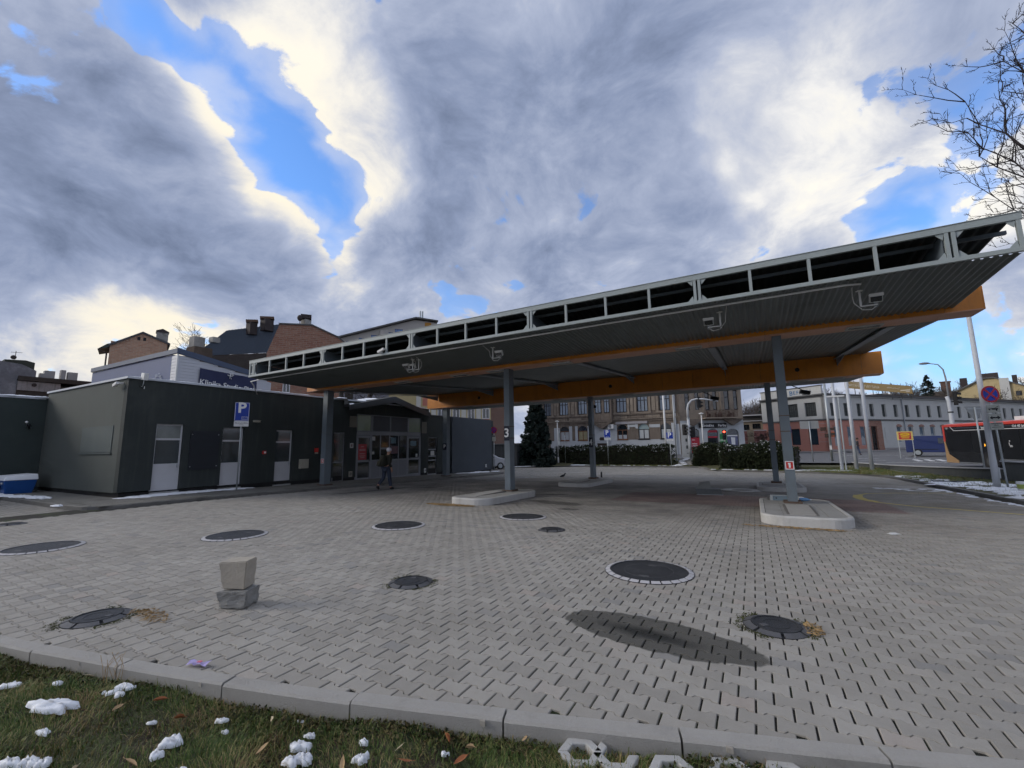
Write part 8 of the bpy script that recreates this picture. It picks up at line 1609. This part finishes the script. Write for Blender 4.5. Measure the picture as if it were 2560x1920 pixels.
o = npmesh('verge_grass', V, [np.arange(3*n).reshape(-1, 3)], grassm); o['kind'] = 'stuff'; tag(o, 'rough winter grass on the right verge', 'grass')
g = np.random.default_rng(24); n = 16000; x = g.uniform(-18, 5.5, n); y = np.where(x > -3, g.uniform(35.3, 36.6, n)-np.clip(x-1, 0, 5)*.4, g.uniform(40., 41.4, n)); zz0 = zg(y)+.11; L = g.uniform(.05, .15, n); a = g.uniform(0, 6.3, n); w = g.uniform(.006, .014, n)
V = np.stack([np.stack([x-np.sin(a)*w, y+np.cos(a)*w, zz0-.04], -1), np.stack([x+np.sin(a)*w, y-np.cos(a)*w, zz0-.04], -1), np.stack([x+np.cos(a)*L*.7, y+np.sin(a)*L*.7, zz0+L*.75], -1)], 1).reshape(-1, 3)
o = npmesh('verge_grass', V, [np.arange(3*n).reshape(-1, 3)], grassm); o['kind'] = 'stuff'; tag(o, 'dull grass strip at the foot of the hedges', 'grass')
# ------------------------------------------------------------------ trees
# crown reaching into the top right corner; its trunk stands on the verge outside the frame
nt = thing('overhanging_tree', 'bare tree whose twigs reach in at the upper right corner', 'tree', (9.3, 16.4, gz(16.4)+.1))
kk_ = 1.667; TP = lambda u, v, z: Vector((u*kk_, v*kk_, 1.61+(z-1.61)*kk_))-nt.location
nb_m = mm('dark_twigs', (.030, .024, .026), .85, .3)
b = MB(); b.tube([(0, 0, -.2), (0, 0, 2), (.1, .1, 5), (0, .3, 8), (-.1, .4, 11.5), (0, .4, 15.5)], [.34, .27, .23, .18, .12, .04], 12, False); b.build('trunk', nb_m, nt, smooth=True)
rr = random.Random(5); bb = MB()
def limb(p0, p1, r0, r1, l, sag=.06, n_=7):
    d_ = p1-p0; pts = []
    for i in range(n_+1):
        f = i/n_; q = p0+d_*f+Vector((0, 0, -sag*d_.length*4*f*(1-f)))+Vector((rr.gauss(0, 1), rr.gauss(0, 1), rr.gauss(0, 1)))*(.028*d_.length*(0 < i < n_)); pts.append(q)
    bb.tube(pts, [r0+(r1-r0)*i/n_ for i in range(n_+1)], 6 if r0 > .03 else 4, False)
    if l > 0:
        for i in range(2, n_+1):
            for _ in range(2 if l > 1 else rr.choice((1, 2))):
                t_ = (pts[i]-pts[i-1]).normalized(); ax = t_.orthogonal().normalized(); ax.rotate(Matrix.Rotation(rr.uniform(0, 6.28), 3, t_)); nd = (t_*rr.uniform(.5, 1.)+ax*rr.uniform(.45, .95)+Vector((0, 0, .25))).normalized()
                limb(pts[i], pts[i]+nd*d_.length*rr.uniform(.16, .36), max(.006, r0*.42), .0045, l-1, rr.uniform(-.1, .1), 4)
for (z0, tgt, r0) in ((7.6, (4.24, 11.23, 8.27), .05), (7.0, (4.20, 11.24, 7.63), .045), (6.4, (4.29, 11.21, 7.05), .05), (5.6, (4.38, 11.17, 6.15), .04), (5.2, (4.81, 11.0, 6.0), .03), (9.2, (4.76, 11.02, 8.75), .05), (11.0, (4.94, 10.94, 9.4), .045), (8.6, (4.7, 11.1, 8.2), .04), (6.0, (4.7, 11.1, 6.7), .04), (10., (5.05, 10.9, 9.0), .04), (4.8, (4.9, 10.9, 5.6), .03)):
    limb(Vector((0, .2, z0)), TP(*tgt), r0, .010, 3, .05)
for k in range(9): a = rr.uniform(-2.2, 1.2); limb(Vector((0, .2, rr.uniform(5, 13))), Vector((math.cos(a)*4.5, math.sin(a)*4.5, rr.uniform(9, 16))), .05, .012, 2, .05)
bb.build('branches', nb_m, nt)
bare_tree('tall bare tree behind the brick gable house, left one of the pair', -56.7, 25.2, 8., 9.6, .8, 3, 5, .16, None, 3, mm('pale_twigs', (.13, .105, .085), .9, .2), 1700, trunk_h=.30, minr=.014)
bare_tree('tall bare tree behind the brick gable house, right one of the pair', -55.2, 28.3, 8., 9.7, .7, 8, 5, .16, None, 3, mm('pale_twigs', (0, 0, 0)), 1700, trunk_h=.34, minr=.014)
pt = thing('pollard_tree', 'dark thick trunks of a cut tree behind the gable roof of the entrance', 'tree', (-25.4, 21.2, 0)); b = MB()
for q in ([(0, 0, 3), (-.1, -.1, 5), (-.15, -.2, 6.2)], [(.15, .1, 3), (.2, .15, 5), (.15, .1, 6.4)], [(.3, .25, 3), (.35, .3, 5), (.45, .3, 6.3)], [(.7, .7, 2), (1.1, 1.1, 4.9), (1.5, 1.6, 6.1), (1.9, 2.0, 6.6)], [(.8, .8, 2.5), (1.2, 1.3, 5.0), (1.45, 1.2, 6.4)]): b.tube(q, [.2, .17, .13, .1][:len(q)], 8)
b.tube([(.3, .3, -.2), (.3, .3, 3.2)], .45, 10); b.build('trunk', bark, pt, smooth=True); bb = MB(); rr = random.Random(9)
for k in range(26):
    p0 = Vector((rr.uniform(.6, 1.7), rr.uniform(.6, 1.8), rr.uniform(4.6, 5.8))); limb(p0, p0+Vector((rr.uniform(-1.2, 2.2), rr.uniform(-1.2, 2.2), rr.uniform(-.3, .8))), .028, .008, 1, .1, 5)
bb.build('branches', bark, pt)
bare_tree('small bare shrub tree before the pink wall', .9, 71.5, .2, 4.2, .9, 14, 5, .09, None, 3, bark, 700, minr=.012); bare_tree('thin bare tree leaning at the far left roofs', -44., 6.2, 3.6, 5.5, .9, 17, 5, .10, None, 3, bark, 700, minr=.010, lean=(.5, .2))
# wooded hill: three kinds of bare tree, each copied with its parts
protos = [bare_tree('bare brownish tree on the wooded hill behind the street', 2., 118., 3., 11.5, .8, 40+k, 5, .20, 'bare trees on the wooded hill', 3, mm('hill_twigs', (.085, .07, .062), .95, .25), 1500, trunk_h=.25, minr=.024) for k in range(3)]
g = np.random.default_rng(77); first = list(protos)
def gnd(x, y): return float(terrain(np.array(x), np.array(y)))
spots = [(-12+i*4.2+g.uniform(-1.5, 1.5), 112+g.uniform(0, 55)) for i in range(20)]+[(18+i*3.6+g.uniform(-1.5, 1.5), 122-i*.6+g.uniform(0, 40)) for i in range(16)]+[(60+i*4, 118+g.uniform(0, 20)) for i in range(4)]+[(g.uniform(-8, 14), g.uniform(100, 128)) for i in range(22)]+[(g.uniform(18, 46), g.uniform(112, 132)) for i in range(16)]
for k, (x, y) in enumerate(spots):
    o = first.pop() if first else copy_tree(protos[k % 3]); o.location = (x, y, gnd(x, y)-.3); o.rotation_euler = (0, 0, g.uniform(0, 6)); s_ = g.uniform(.9, 1.35); o.scale = (s_, s_, s_)
conifer('dark spruce standing alone against the sky right of the tan banner', 29., 107., gnd(29., 107.)+1.0, 11.5, 3.0, 6, 5000)
for k, (x, y) in enumerate(((2., 104.), (4.6, 106.), (7.2, 103.))): conifer(('left', 'middle', 'right')[k]+' one of the dark evergreens on the slope behind the ochre outbuilding', x, y, gnd(x, y)-.3, 9.5+k, 3.2, 60+k, 2600, 'dark evergreens on the slope', 'evergreen_tree')
conifer('dark spruce at the far right skyline between the chimneys', 58., 118., gnd(58., 118.)+1., 13., 3.6, 71, 3000)
# brushwood on the hill, too dense to count
g = np.random.default_rng(55); n = 9000; x = g.uniform(-20, 90, n); y = g.uniform(98, 185, n); P_ = np.stack([x, y, terrain(x, y)+g.uniform(0, 3.2, n)**1.], -1)
o = leaf_cloud('brushwood', P_, .8, foliage('brushwood', (.035, .028, .022), (.10, .075, .055)), None, 7, elong=2.4); o['kind'] = 'stuff'; tag(o, 'brown leafless brushwood on the hillside', 'brushwood')
g = np.random.default_rng(56); n = 2600; x = g.uniform(-26, -14, n); P_ = np.stack([x, 43.4+g.uniform(-.4, .6, n), g.uniform(-.2, 1.3, n)], -1)
